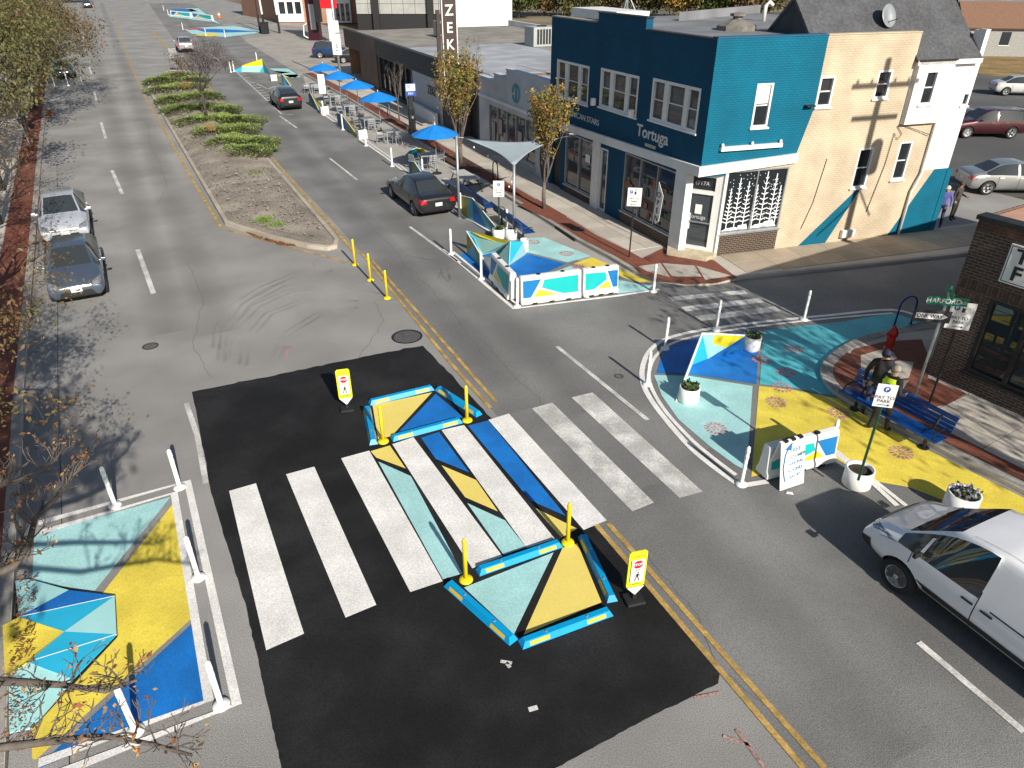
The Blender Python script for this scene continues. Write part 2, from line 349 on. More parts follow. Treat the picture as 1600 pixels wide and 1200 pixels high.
for a, b, lv in (((345, 520), (158, 4), 1), ((265, 520), (128, 4), 1), ((820, 640), (285, 25), 2), ((930, 640), (330, 60), 2), ((1420, 1180), (1010, 760), 2), ((1600, 1120), (1110, 700), 2)):
    A, B = G(*a, lv * .004 + .0015), G(*b, lv * .004 + .0015); d_ = B - A; o_ = mesh_obj('wheel_path', [(-.75, 0, 0), (.75, 0, 0), (.75, d_.length, 0), (-.75, d_.length, 0)], [(0, 1, 2, 3)], M_wt, road); o_.location = A - road.location; o_.rotation_euler = (0, 0, math.atan2(-d_.x, d_.y))
for pts in ([(330, 590), (300, 540), (318, 470), (290, 400)], [(560, 560), (600, 500), (585, 470), (640, 440)], [(1010, 870), (1090, 960), (1120, 1040), (1230, 1130)], [(240, 330), (262, 290), (236, 230), (228, 180)], [(760, 560), (700, 480), (640, 420), (560, 330)], [(860, 640), (800, 585), (745, 520)]):
    q = []
    for (a0, a1), (b0, b1) in zip(pts[:-1], pts[1:]):
        for j in range(9): q.append((a0 + (b0 - a0) * j / 9 + rnd.gauss(0, 1.6), a1 + (b1 - a1) * j / 9 + rnd.gauss(0, 1.0)))
    line('sealed_crack', q, .013, .0075, mat('crack_dark', (.12, .117, .112), .9), road)
# left mural (curb extension paint)
lm = struct(sheet('left_street_mural', [(54, 836), (267, 776), (148, 923), (50, 909)], .012, M_pa))
sh('painted_field', [(271, 786), (302, 964), (56, 1187), (50, 1185), (50, 1135), (184, 994), (181, 936), (160, 927)], 3, M_py, lm)
sh('painted_field', [(303, 972), (324, 1092), (62, 1200), (70, 1188)], 3, M_pb, lm)
for p in ([(60, 817), (293, 752), (370, 1100), (90, 1209)], [(62, 832), (272, 770), (326, 1094), (60, 1192)]): line('border_line', p, .15, .016, M_wp, lm)
# right corner mural
rm = struct(sheet('corner_street_mural', [(1026, 583), (1034, 556), (1052, 540), (1090, 527), (1187, 516), (1182, 600), (1075, 584)], .012, M_pb))
for q, m in (([(1022, 586), (1075, 587), (1176, 603), (1167, 735), (1150, 727), (1110, 698), (1060, 655), (1034, 618)], M_pa),
             ([(1193, 516), (1320, 502), (1395, 489), (1440, 503), (1350, 530), (1302, 552), (1281, 578), (1292, 606), (1310, 620), (1240, 606), (1187, 600)], M_pt),
             ([(1186, 603), (1240, 609), (1310, 623), (1340, 643), (1440, 698), (1600, 778), (1600, 811), (1525, 794), (1475, 782), (1420, 761), (1362, 751), (1300, 712), (1215, 735), (1174, 745)], M_py)):
    sh('painted_field', q, 3, m, rm)
cv = [(1200, 752), (1157, 759), (1120, 733), (1080, 700), (1036, 650), (1010, 612), (1003, 585), (1008, 560), (1022, 541), (1047, 527), (1100, 515), (1190, 503), (1300, 492), (1395, 484), (1442, 497)]
def smooth_px(p, n=4):
    out = []
    for i in range(len(p) - 1):
        a, b, c, d = p[max(i - 1, 0)], p[i], p[i + 1], p[min(i + 2, len(p) - 1)]
        for j in range(n):
            t = j / n
            out.append(tuple(.5 * (2 * b[k] + (c[k] - a[k]) * t + (2 * a[k] - 5 * b[k] + 4 * c[k] - d[k]) * t * t + (3 * b[k] - a[k] - 3 * c[k] + d[k]) * t ** 3) for k in (0, 1)))
    return out + [p[-1]]
line('border_line', smooth_px(cv[1:]), .14, .016, M_wp, rm); line('border_line', cv[:2], .14, .02, M_wp, rm)
line('border_line', smooth_px([(1150, 742), (1118, 718), (1082, 688), (1042, 645), (1020, 610), (1014, 586), (1020, 563), (1034, 547), (1056, 534), (1102, 522), (1190, 509), (1300, 497), (1395, 489)]), .1, .016, M_wp, rm)
line('border_line', [(1300, 704), (1350, 742), (1402, 790)], .12, .02, M_wp, rm); line('border_line', [(1306, 704), (1358, 744), (1416, 790)], .1, .016, M_wp, rm)
def stencil(u, v, z, parent, r=.26):               # pink flower stencil: petals round a heart
    c = G(u, v, z); mb = MB()
    for k in range(14):
        a = 2 * math.pi * k / 14; d = Vector((math.cos(a), math.sin(a), 0)); n_ = Vector((-d.y, d.x, 0))
        mb.add([c + d * r * .55 - n_ * r * .09, c + d * r * .55 + n_ * r * .09, c + d * r + n_ * r * .13, c + d * r - n_ * r * .13], [(0, 3, 2, 1)])
    for k in range(5):
        a = 2 * math.pi * k / 5 + .3; d = Vector((math.cos(a), math.sin(a), 0)); n_ = Vector((-d.y, d.x, 0))
        mb.add([c + d * r * .06, c + d * r * .3 + n_ * r * .13, c + d * r * .48, c + d * r * .3 - n_ * r * .13], [(0, 3, 2, 1)])
    mb.build('flower_stencil', M_pink, parent)
for u, v in ((1118, 669), (1213, 628), (1190, 562), (1228, 582), (1222, 605), (1408, 707), (1310, 645), (1240, 545)): stencil(u, v, .017, rm)
# parklet floor mural
pm = struct(sheet('parklet_mural', [(824, 394), (812, 372), (850, 371), (923, 400), (887, 410)], .014, M_pa))
for q, m in (([(795, 416), (824, 396), (884, 412), (840, 432), (813, 434)], M_pb), ([(925, 402), (896, 412), (966, 431), (1000, 441), (1018, 441)], M_py),
             ([(892, 415), (916, 423), (846, 432)], M_pa), ([(960, 436), (1000, 444), (1020, 446), (1012, 453), (965, 459)], M_pa), ([(716, 398), (731, 396), (778, 441), (800, 468), (770, 441)], M_pb)):
    sh('painted_field', q, 3.6, m, pm)
for u, v in ((885, 396), (833, 378), (905, 417), (925, 421)): stencil(u, v, .019, pm, .28)
# far murals up the street
fm = struct(sheet('far_crossing_mural', [(287, 45), (330, 42), (365, 40), (415, 50), (352, 58), (300, 53)], .02, M_pa))
for q, m in (([(305, 46), (335, 45), (410, 49), (350, 51), (320, 50)], M_pb), ([(288, 45), (312, 43.5), (322, 45), (296, 47)], mat('mural_red', (.45, .08, .06), .8, speck=.2, sscale=20)), ([(303, 55), (330, 51), (345, 55), (330, 57)], M_py), ([(262, 22), (335, 30), (330, 34), (265, 26)], M_pa), ([(290, 13), (310, 13), (345, 38), (330, 33)], M_pa), ([(268, 14), (300, 14), (310, 18), (272, 17)], M_pb), ([(420, 107), (450, 107), (470, 120), (455, 122)], M_pa), ([(424, 110), (455, 113), (440, 115)], M_pb), ([(433, 117), (470, 116), (462, 121), (440, 121)], M_py)):
    sh('painted_field', q, 6, m, fm)
# pavements: blocks with a kerb, slabs and brick strips on top
KZ = .12
kR = [(473, 116), (535, 150), (591, 184), (612, 198), (760, 289), (810, 320), (868, 356), (900, 377), (950, 403), (990, 427), (1010, 435), (1030, 441), (1055, 445), (1077, 446.5), (1100, 447), (1120, 445), (1140, 441), (1160, 437), (1360, 417), (1492, 402)]
C0, L0, R0 = G(1076, 405, .1), G(856, 285, .1), G(1448, 361, .1)
fdir = (L0 - C0).normalized(); fout = Vector((fdir.y, -fdir.x, 0)) * -1      # facade direction, outward to the road
sdir = (R0 - C0).normalized(); sout = Vector((sdir.y, -sdir.x, 0))
kRw = [G(*p) for p in kR]; kend = kRw[-1] + sdir * 40
pr = kRw + [kend, kend - sout * 3.3, R0 - sout * .2 + sdir * .2, R0 - sout * 8, C0 + fdir * 56 - fout * 10, C0 + fdir * 62]
right_pave = struct(MB().prism([p.xy for p in pr], -.03, KZ - .01).build('pavement_right', M_conc))
def kerb(name, pts, parent, wd=.16, z=KZ):
    k = len(pts); vs = []
    for i in range(k):
        d = pts[min(i + 1, k - 1)] - pts[max(i - 1, 0)]; d.z = 0; d.normalize(); nn = Vector((-d.y, d.x, 0))
        for off, zz in ((0, -.02), (.01, z - .012), (.025, z), (wd, z), (wd, -.02)): q = pts[i] + nn * off; vs.append((q.x, q.y, zz))
    for i in range(k - 1):                            # single kerb stones with open joints
        A, B = vs[i * 5:i * 5 + 5], vs[i * 5 + 5:i * 5 + 10]; L = (Vector(B[0]) - Vector(A[0])).length
        if L < .2: g = 0
        else: g = .012 / L
        dzz = rnd.uniform(-.004, .004)
        q = [tuple(Vector(x).lerp(Vector(y), g) + Vector((0, 0, dzz))) for x, y in zip(A, B)] + [tuple(Vector(x).lerp(Vector(y), 1 - g) + Vector((0, 0, dzz))) for x, y in zip(A, B)]
        mesh_obj('kerb_stone', q, [(j, 5 + j, 6 + j, j + 1) for j in range(4)] + [(0, 1, 2, 3, 4), (9, 8, 7, 6, 5)], M_kerb, parent)
def dens(p, step=1.5):
    out = []
    for a, b in zip(p[:-1], p[1:]):
        n_ = max(1, int((b - a).length / step)); out += [a.lerp(b, i / n_) for i in range(n_)]
    return out + [p[-1]]
kerb('kerb', dens(kRw + [kend], 2.4), right_pave)
def offs(pts, d):
    out = []
    for i, p in enumerate(pts):
        t = pts[min(i + 1, len(pts) - 1)] - pts[max(i - 1, 0)]; t.normalize(); out.append(p + Vector((-t.y, t.x, 0)) * d)
    return out
def strip(name, pts, a, b, z, m, parent):
    A, B = offs(pts, a), offs(pts, b); n_ = len(pts)
    return mesh_obj(name, [(*p.xy, z) for p in A + B], [(i, i + 1, n_ + i + 1, n_ + i) for i in range(n_ - 1)], m, parent)
strip('brick_strip', kRw[:11], .17, .95, KZ + .002, M_redbrick, right_pave)
sheet('brick_corner', [(985, 412), (1035, 388), (1060, 402), (1115, 406), (1152, 434), (1120, 442), (1077, 443.5), (1030, 438), (1000, 427)], KZ + .004, M_redbrick, right_pave)
for q in ([(997, 416), (1032, 411), (1047, 433), (1012, 424)], [(1035, 411), (1085, 415), (1096, 432), (1050, 432)], [(1088, 415), (1144, 431), (1102, 437)]): sheet('ramp_panel', q, KZ + .008, M_conc, right_pave)
sheet('tree_pit', [(810, 320), (851, 307), (900, 336), (857, 342)], KZ + .004, M_redbrick, right_pave)
M_mulch = mat('dark_mulch', (.07, .035, .02), .95, .4, 8, .6, 30, speck=.4, sscale=30)
sheet('mulch_bed', [(690, 247), (722, 240), (765, 264), (735, 272)], KZ + .004, M_mulch, right_pave)
sheet('mulch_bed', [(618, 178), (640, 175), (680, 205), (665, 214), (645, 212)], KZ + .004, M_mulch, right_pave)
M_slabs = [mat('slab_concrete_%d' % i, c, .9, .06, .8, .15, 40, speck=.08, sscale=20, stain=.1) for i, c in enumerate([(.50, .455, .39), (.46, .42, .36), (.53, .485, .42)])]
def slab(q, parent, m):
    mb = MB().prism([p.xy for p in q], KZ - .02, KZ + .006); return mb.build('paving_slab', m, parent)
kd = [(p - C0).dot(fdir) for p in kRw]; kw = [(p - C0).dot(fout) for p in kRw]
def kerb_w(s):                                       # distance from the facade line to the kerb at facade distance s
    for i in range(len(kd) - 1, 0, -1):
        if min(kd[i], kd[i - 1]) <= s <= max(kd[i], kd[i - 1]) and abs(kd[i] - kd[i - 1]) > .3:
            t = (s - kd[i]) / (kd[i - 1] - kd[i]); return kw[i] + (kw[i - 1] - kw[i]) * t
    return 3.6
for i in range(34):
    a, b = 1.6 + i * 1.5, 1.6 + (i + 1) * 1.5 - .015
    wa, wb = kerb_w(a) - 1.0, kerb_w(b) - 1.0
    for j in range(2):
        f0, f1 = (j / 2, (j + 1) / 2)
        q = [C0 + fdir * a + fout * (wa * f0 + .01), C0 + fdir * b + fout * (wb * f0 + .01), C0 + fdir * b + fout * (wb * f1 - .01), C0 + fdir * a + fout * (wa * f1 - .01)]
        slab(q, right_pave, M_slabs[(i * 2 + j * 5 + i // 3) % 3])
M_slabt = [mat('slab_tan_%d' % i, c, .9, .08, .8, .15, 40, speck=.08, sscale=20, stain=.15) for i, c in enumerate([(.40, .33, .245), (.42, .345, .26), (.37, .31, .24)])]
ks0, ks1 = G(1160, 437), G(1492, 402)
for i in range(16):
    a, b = 1.3 + i * 1.45, 1.3 + (i + 1) * 1.45 - .015
    for j in range(2):
        def edge(s, f):
            A = C0 + sdir * s + sout * .02; t = (A - ks0).dot(sdir); B = ks0 + sdir * t - sout * .18
            if i == 0: B = A.lerp(B, .93)
            return A.lerp(B, f)
        f0, f1 = j / 2 + .004, (j + 1) / 2 - .004
        slab([edge(a, f0), edge(b, f0), edge(b, f1), edge(a, f1)], right_pave, M_slabt[(i + j * 2) % 3])
# storm drain and covers in the pavement
sd_ = mesh_obj('storm_drain', [G(868, 357.5, .002) , G(899, 378.5, .002), G(898, 373, .10), G(867, 352, .10)], [(0, 1, 2, 3)], M_black)
for v_ in sd_.data.vertices: v_.co -= Vector((.02, .02, 0))
tag(sd_, 'long black storm drain opening in the kerb before the teal shop', 'drain')
# corner pavement by the umber brick building
kN = smooth_px([(1447, 512), (1400, 518), (1350, 529), (1305, 551), (1281, 578), (1291, 606), (1330, 634), (1450, 698), (1600, 774)], 3)
kNw = [G(*p) for p in kN]; e1 = kNw[0] + sdir * 45; e2 = kNw[-1] - rdir * 22
corner_pave = struct(MB().prism([p.xy for p in [e1] + kNw + [e2, e2 + rnor * 14, e1 - rdir * 6]], -.03, KZ - .01).build('pavement_corner', M_conc))
kerb('kerb', dens([e1] + kNw + [e2], 1.2), corner_pave, .3)
strip('brick_strip', kNw[9:] + [e2], .32, 1.1, KZ + .002, M_redbrick, corner_pave)
sheet('brick_corner', [(1335, 545), (1385, 533), (1440, 530), (1452, 560), (1450, 590), (1510, 615), (1480, 632), (1420, 645), (1360, 625), (1318, 600), (1313, 575)], KZ + .005, M_redbrick, corner_pave)
for q in ([(1345, 555), (1392, 542), (1402, 560), (1345, 580)], [(1345, 584), (1403, 563), (1428, 566), (1420, 590), (1350, 600)], [(1353, 604), (1420, 594), (1400, 625), (1368, 618)]): sheet('ramp_panel', q, KZ + .010, M_conc, corner_pave)
b1w, b2w = G(1447, 584, .1), G(1600, 652, .1); bdir = (b2w - b1w).normalized(); bout = Vector((bdir.y, -bdir.x, 0))
for i in range(7):
    for j in range(2):
        a, b = 1.2 + i * 1.5, 1.2 + (i + 1) * 1.5 - .02
        q = [b1w + bdir * x + bout * y for x, y in ((a, .03 + j * 1.1), (b, .03 + j * 1.1), (b, 1.1 + j * 1.1), (a, 1.1 + j * 1.1))]
        slab(q, corner_pave, M_slabs[(i + j) % 3])
# left pavement
kL = [(12, 1200), (20, 1000), (40, 600), (60, 330), (66, 240)]
kLw = [G(*p) for p in kL]; far = kLw[-1] + azdir(-28.6) * 330; near = kLw[0] + azdir(151) * 25
lp = [near] + kLw + [far]
left_pave = struct(MB().prism([p.xy for p in lp + [far + azdir(-118) * 7, near + azdir(-118) * 7]], -.03, KZ - .01).build('pavement_left', M_conc))
kerb('kerb', dens([near] + kLw + [kLw[-1] + azdir(-28.6) * 60], 2.6) + [far], left_pave, .2)
strip('brick_strip', dens(lp, 6), .22, 1.1, KZ + .002, M_redbrick, left_pave)
line('gutter_seam', [p.xy + azdir(61).xy * .75 for p in lp[:-1]], .014, .004, M_dark, road, px=False)
dl = dens(kLw + [kLw[-1] + azdir(-28.6) * 60], 1.6)
for i in range(len(dl) - 1):
    a, b = dl[i], dl[i].lerp(dl[i + 1], .988); n_ = azdir(-118)
    slab([a + n_ * 1.13, b + n_ * 1.13, b + n_ * 3.2, a + n_ * 3.2], left_pave, M_slabs[i % 3])
# parking lots behind
struct(sheet('parking_lot', [tuple((R0 + sdir * .3 - sout * 3.6).xy), (70, 44), (110, 120), (-20, 120), tuple((C0 + fdir * 20 - fout * 16).xy), tuple((C0 + fdir * 3 - fout * 13).xy)], -.01, M_lot, px=False))
# manhole covers
def manhole(u, v, r, label, z=.006):
    mb = MB().lathe([(r, 0), (r, .012), (r * .93, .016), (r * .9, .008), (0.01, .008)], G(u, v, z - .004), 28)
    o = mb.build('manhole_cover', M_dark); g = MB(); c = G(u, v, z + .006)
    for i in range(-6, 7):
        x = i * r / 7.5; h = math.sqrt(max(0, (r * .85) ** 2 - x * x))
        g.box(c + Vector((x, 0, 0)), (r * .05, 2 * h, .006)); g.box(c + Vector((0, x, 0.001)), (2 * h, r * .05, .006))
    g.build('grid', mat('worn_iron', (.13, .13, .13), .6, .2, 6, metal=.3), o); return tag(o, label, 'manhole')
manhole(636, 526, .46, 'round iron manhole cover with waffle grid beside the double yellow line')
manhole(967, 588, .12, 'tiny round valve cover in the dark lane')
manhole(235, 541, .22, 'small worn round cover in the pale left roadway')
manhole(902, 358, .27, 'dark round cover in the pavement by the storm drain', .13)
# ================================================================== BUILDINGS
class Wall:
    """vertical wall frame: local x runs along the wall, local z up, outward is local y * yo"""
    def __init__(s, root, A, ex, out):
        s.root = root; s.A = Vector((A[0], A[1], 0)); s.ang = math.atan2(ex[1], ex[0])
        s.yo = 1 if Vector((-ex[1], ex[0], 0)).dot(out) > 0 else -1
    def put(s, o, parent=None):
        if parent: o.parent = parent
        else:
            o.parent = s.root; o.location = s.A - s.root.location; o.rotation_euler = (0, 0, s.ang)
        return o
    def mb(s, mb, name, m, parent=None, **k): return s.put(mb.build(name, m, **k), parent)
    def box(s, name, s0, s1, z0, z1, y0, y1, m, parent=None, bevel=0):    # y measured outward
        return s.mb(MB().bx(s0, s1, y0 * s.yo, y1 * s.yo, z0, z1), name, m, parent, bevel=bevel)
    def panel(s, name, L0, L1, z0, z1, holes, m, depth=.16, mats=None, pick=None, cuts=(), y=0.0):
        xs = sorted({L0, L1, *[h[0] for h in holes], *[h[1] for h in holes]}); zs = sorted({z0, z1, *[h[2] for h in holes], *[h[3] for h in holes]})
        xs = [x for x in xs if L0 <= x <= L1]; zs = [z for z in zs if z0 <= z <= z1]
        bm = bmesh.new(); Y = y * s.yo; D = (y - depth) * s.yo
        def quad(p): bm.faces.new([bm.verts.new(q) for q in p])
        for i in range(len(xs) - 1):
            for j in range(len(zs) - 1):
                cx, cz = (xs[i] + xs[i + 1]) / 2, (zs[j] + zs[j + 1]) / 2
                if any(h[0] < cx < h[1] and h[2] < cz < h[3] for h in holes): continue
                quad([(xs[i], Y, zs[j]), (xs[i + 1], Y, zs[j]), (xs[i + 1], Y, zs[j + 1]), (xs[i], Y, zs[j + 1])])
        for a, b, c, d in holes:
            for p, q in (((a, c), (a, d)), ((a, d), (b, d)), ((b, d), (b, c)), ((b, c), (a, c))): quad([(p[0], Y, p[1]), (q[0], Y, q[1]), (q[0], D, q[1]), (p[0], D, p[1])])
        for a, b in (((L0, z0), (L0, z1)), ((L0, z1), (L1, z1)), ((L1, z1), (L1, z0))): quad([(a[0], Y, a[1]), (b[0], Y, b[1]), (b[0], Y - .3 * s.yo, b[1]), (a[0], Y - .3 * s.yo, a[1])])
        bmesh.ops.remove_doubles(bm, verts=bm.verts, dist=1e-5)
        for co, no in cuts: bmesh.ops.bisect_plane(bm, geom=bm.verts[:] + bm.edges[:] + bm.faces[:], plane_co=co, plane_no=no)
        if pick:
            for f in bm.faces: f.material_index = pick(f.calc_center_median())
        me = bpy.data.meshes.new(name); bm.to_mesh(me); bm.free()
        for x in (mats or [m]): me.materials.append(x)
        return s.put(link(bpy.data.objects.new(name, me)))
    def window(s, s0, s1, z0, z1, cols=1, rows=2, m=None, rec=.11, fw=.06, name='window', sill=True, glass=None, splits=None, proud=.005):
        m = m or M_whitep; f = MB(); y0, y1 = -rec * s.yo, proud * s.yo
        f.bx(s0, s0 + fw, y0, y1, z0, z1).bx(s1 - fw, s1, y0, y1, z0, z1).bx(s0 + fw, s1 - fw, y0, y1, z1 - fw, z1).bx(s0 + fw, s1 - fw, y0, y1, z0, z0 + fw)
        xs = splits or [(s0 + (s1 - s0) * i / cols - fw / 2, s0 + (s1 - s0) * i / cols + fw / 2) for i in range(1, cols)]
        for a, b in xs: f.bx(a, b, y0, y1 * .9, z0 + fw, z1 - fw)
        edges = [s0 + fw] + [q for a, b in sorted(xs) for q in (a, b)] + [s1 - fw]
        w_ = s.mb(f, name, m)
        for k in range(0, len(edges), 2):
            a, b = edges[k], edges[k + 1]
            for r in range(rows):
                za, zb = z0 + fw + (z1 - z0 - 2 * fw) * r / rows, z0 + fw + (z1 - z0 - 2 * fw) * (r + 1) / rows
                dy = -rec * (.95 if r else .7)
                p = MB().bx(a, b, (dy - .02) * s.yo, dy * s.yo, za + (.02 if r else 0), zb - .02); s.mb(p, 'pane', glass or M_glass, w_)
                if r: s.mb(MB().bx(a, b, (dy + .025) * s.yo, (dy - .02) * s.yo, za - .025, za + .02), 'sash_rail', m, w_)
        if sill: s.mb(MB().bx(s0 - .05, s1 + .05, -.02 * s.yo, .07 * s.yo, z0 - .06, z0), 'sill', m, w_)
        return w_
    def at(s, x, y, z):
        p = Matrix.Rotation(s.ang, 3, 'Z') @ Vector((x, y * s.yo, z)); return p + s.A
    def txt(s, body, size, x, z, m, parent=None, y=.012, sx=1, bold=0, shear=0, flip=None):
        ex = (1, 0, 0) if (s.yo < 0) else (-1, 0, 0)
        return s.put(text('lettering', body, size, frameM((x, y * s.yo, z), ex, (0, 0, 1)), m, None, .008, bold, 'CENTER', sx, shear), parent)
M_roofg = mat('grey_roof_membrane', (.20, .205, .22), .85, .08, .4, .1, 20, stain=.2)
M_rooft = mat('tan_roof_gravel', (.27, .25, .22), .95, .1, .4, .2, 30, speck=.15, sscale=14, stain=.2)
M_shadewhite = M_wwall
M_navydoor = mat('navy_panel', (.005, .085, .17), .6, .06, 2)
M_letter = mat('letter_silver', (.62, .64, .66), .4, .03, 4, metal=.3)
M_shopglass = glassmat('shop_glass', (.045, .055, .065), .03)
# ---------------- teal corner shop with flats above
tor = empty('corner_shop', (C0.x, C0.y, 0), 0, 'two storey teal and tan painted brick corner shop with white fascia band', 'building')
fw_ = Wall(tor, C0, fdir, fout); sw = Wall(tor, C0, sdir, sout)
FL, SL = (L0 - C0).length, (R0 - C0).length + .1
upw = [(.51, 3.39, 4.5, 5.95), (4.3, 7.17, 4.4, 5.89), (8.12, 11.1, 4.28, 5.83)]
fw_.panel('front_wall', 0, FL, 3.1, 7.45, upw, M_frontbrick)
fw_.panel('front_wall', 1.2, FL, 0, 3.1, [(1.32, 4.85, .62, 2.98), (6.17, 6.8, .1, 2.8), (7.42, 10.0, .5, 2.86), (10.45, 11.45, .1, 2.75)], M_frontbrick)
for (a, b, c, d), sp in zip(upw, ([(1.17, 1.40), (2.36, 2.62)], [(5.0, 5.23), (6.16, 6.4)], [(8.85, 9.08), (10.06, 10.3)])):
    fw_.window(a, b, c, d, 3, 2, splits=sp, fw=.1, glass=M_shopglass)
fw_.box('parapet', 4.15, 7.6, 7.45, 7.86, -.3, .0, M_frontbrick); fw_.box('coping', 4.1, 7.65, 7.86, 7.9, -.33, .03, M_dark)
fw_.box('parapet', 7.68, FL - .02, 7.35, 7.5, -.3, -.003, M_frontbrick); fw_.box('coping', 7.7, FL, 7.5, 7.55, -.33, .02, M_kerb)
fw_.box('coping', 0, 4.1, 7.45, 7.5, -.3, .02, M_dark)
fw_.box('roof_plinth', 7.9, 11.8, 7.5, 7.85, -2.6, -1.0, M_whitep)
mbd = MB(); y_ = fw_.yo
mbd.add([(-.1, 0, 3.16), (FL, 0, 2.9), (FL, 0, 3.2), (-.1, 0, 3.5), (-.1, .13 * y_, 3.16), (FL, .13 * y_, 2.9), (FL, .13 * y_, 3.2), (-.1, .13 * y_, 3.5)], [(4, 5, 6, 7), (3, 2, 6, 7), (0, 1, 5, 4), (0, 3, 7, 4), (1, 2, 6, 5)])
fw_.mb(mbd, 'fascia_band', M_whitep)
for a, b in ((.62, 1.3), (6.82, 7.4)): fw_.box('pier', a, b, .1, 3.12, -.25, .06, M_whitep)
for a, b, z in ((1.32, 4.85, .6), (7.42, 10.0, .48)): fw_.box('brick_stall_riser', a, b, .1, z, -.1, .03, M_dkbrick)
fw_.window(1.32, 4.85, .62, 2.98, 3, 1, m=M_galv, glass=M_shopglass, fw=.05, name='shop_window', sill=True)
fw_.window(7.42, 10.0, .5, 2.86, 2, 1, m=M_galv, glass=M_shopglass, fw=.05, name='shop_window')
fw_.window(6.17, 6.8, .15, 2.8, 1, 1, m=M_whitep, glass=M_shopglass, fw=.07, name='door', sill=False)
fw_.box('door', 10.45, 11.45, .1, 2.75, -.16, -.12, M_dark)
# goods and glints seen behind the shop glass (window display on shelves)
for k in range(26):
    s_, z_ = rnd.uniform(1.5, 4.7), rnd.choice([.75, 1.15, 1.6, 2.05])
    if any(abs(s_ - q) < .16 for q in (2.5, 3.68)): continue
    fw_.box('window_display', s_ - .1, s_ + .1, z_, z_ + rnd.uniform(.12, .34), -.045, -.035, mat('display_%d' % (k % 5), [(.25, .16, .07), (.06, .12, .22), (.35, .33, .3), (.1, .13, .05), (.3, .1, .06)][k % 5], .6))
fw_.txt('DOMINICAN STARS', .34, 8.75, 3.72, M_letter, sx=1.12)
fw_.txt('Tortuga', .62, 3.1, 3.98, M_letter, sx=1.05, bold=.01)
fw_.box('sign_plate', 2.8, 3.5, 3.5, 3.62, 0, .03, mat('brass_plate', (.42, .40, .33), .5))
for s_ in (7.42, 4.46): fw_.mb(MB().lathe([(.1, 0), (.12, .03), (.12, .26), (.1, .29)], (s_, .14 * y_, 4.4), 12), 'wall_lamp', M_white)
fw_.txt('GROCERY', .22, 9.3, 2.0, mat('faded_pink_letters', (.45, .18, .22), .6), y=-.04); fw_.box('lamp_box', 7.75, 8.15, 1.9, 2.25, -.05, -.04, M_white)
# open flag banner on the pier, in front of the window
fl = MB(); fl.plate([(1.85, .35 * y_, 2.55), (1.5, .35 * y_, 2.1), (1.62, .35 * y_, 1.1), (1.82, .35 * y_, .95), (2.0, .35 * y_, 1.15)], .015)
ofl = fw_.mb(fl, 'open_flag', M_white)
for i, ch in enumerate('OPEN'): fw_.txt(ch, .3, 1.76 + .015 * i, 2.08 - .3 * i, M_dark, ofl, y=.37)
ofl.parent = None; ofl.location = fw_.A; tag(ofl, 'white feather flag reading OPEN hanging before the shop window', 'flag')
# chamfered entrance
chA, chB = C0 + fdir * 1.2, C0 + sdir * 1.05; chd = (chB - chA).normalized(); cho = Vector((chd.y, -chd.x, 0)); chL = (chB - chA).length
ch = Wall(tor, chA, chd, cho)
ch.panel('entrance_wall', 0, chL, 0, 3.1, [(.33, chL - .24, .3, 3.02)], M_whitep, depth=.2)
ch.window(.33, chL - .24, .3, 2.42, 1, 1, glass=M_shopglass, fw=.08, name='door', sill=False)
ch.window(.33, chL - .24, 2.42, 3.02, 1, 1, glass=M_glass, fw=.06, name='transom_window', sill=False)
ch.txt('4717A', .2, chL / 2 + .05, 2.72, M_letter, y=-.03); ch.box('door_bar', .4, chL - .3, 1.28, 1.32, -.04, .03, M_galv)
ch.box('door_notice', .75, 1.0, 1.6, 1.95, -.035, -.03, M_white); ch.box('door_notice', .45, .62, 1.0, 1.6, -.035, -.03, M_white)
ch.txt('Tortuga', .2, .85, 1.48, M_letter, y=-.028)
ch.mb(MB().prism([(-.1, 0), (chL + .1, 0), (chL - .1, -.75 * 1), (.1, -.75)], .1, .26), 'door_step', mat('step_stone', (.5, .43, .3), .9))
mbu = MB().add([(*(C0 - fout * .02).xy, 3.13), (*chA.xy, 3.13), (*chB.xy, 3.13)], [(0, 1, 2)]); so_ = mbu.build('soffit', M_whitep); so_.parent = tor; so_.location = -tor.location
# side wall: teal, tan and white paint
def sidepick(c):
    x, z = c.x, c.z
    edge = 4.2 if z > 5.2 else 3.84 + (z - 3.7) * .24
    if z > 3.4 and x < edge: return 1
    if z < 2.12 and 4.63 + z * 1.06 < x < 5.95 + z * .52: return 1
    if z < 2.65 and x > 8.9 + z * .56: return 1
    if (x > 9.72 and z > 2.65) or (x > 8.05 and z > 4.45): return 2
    return 0
sho = [(1.13, 3.65, .95, 3.22), (1.74, 2.39, 4.68, 6.1), (4.22, 4.84, 5.23, 6.23), (6.6, 7.22, 5.4, 6.34), (6.58, 7.25, 2.2, 3.68), (8.38, 8.98, 2.37, 3.8), (10.72, 11.02, 4.97, 5.42)]
cuts = [((3.84, 0, 3.7), (1, 0, -.24)), ((4.2, 0, 0), (1, 0, 0)), ((0, 0, 5.2), (0, 0, 1)), ((0, 0, 3.4), (0, 0, 1)), ((4.63, 0, 0), (1, 0, -1.06)), ((5.95, 0, 0), (1, 0, -.52)), ((0, 0, 2.12), (0, 0, 1)), ((8.9, 0, 0), (1, 0, -.56)), ((0, 0, 2.65), (0, 0, 1)), ((9.72, 0, 0), (1, 0, 0)), ((8.05, 0, 0), (1, 0, 0)), ((0, 0, 4.45), (0, 0, 1))]
sw.panel('side_wall', 1.05, 8.05, 0, 7.5, [h for h in sho if h[1] < 8], M_tan, mats=[M_tan, M_navy, M_wwall], pick=sidepick, cuts=cuts)
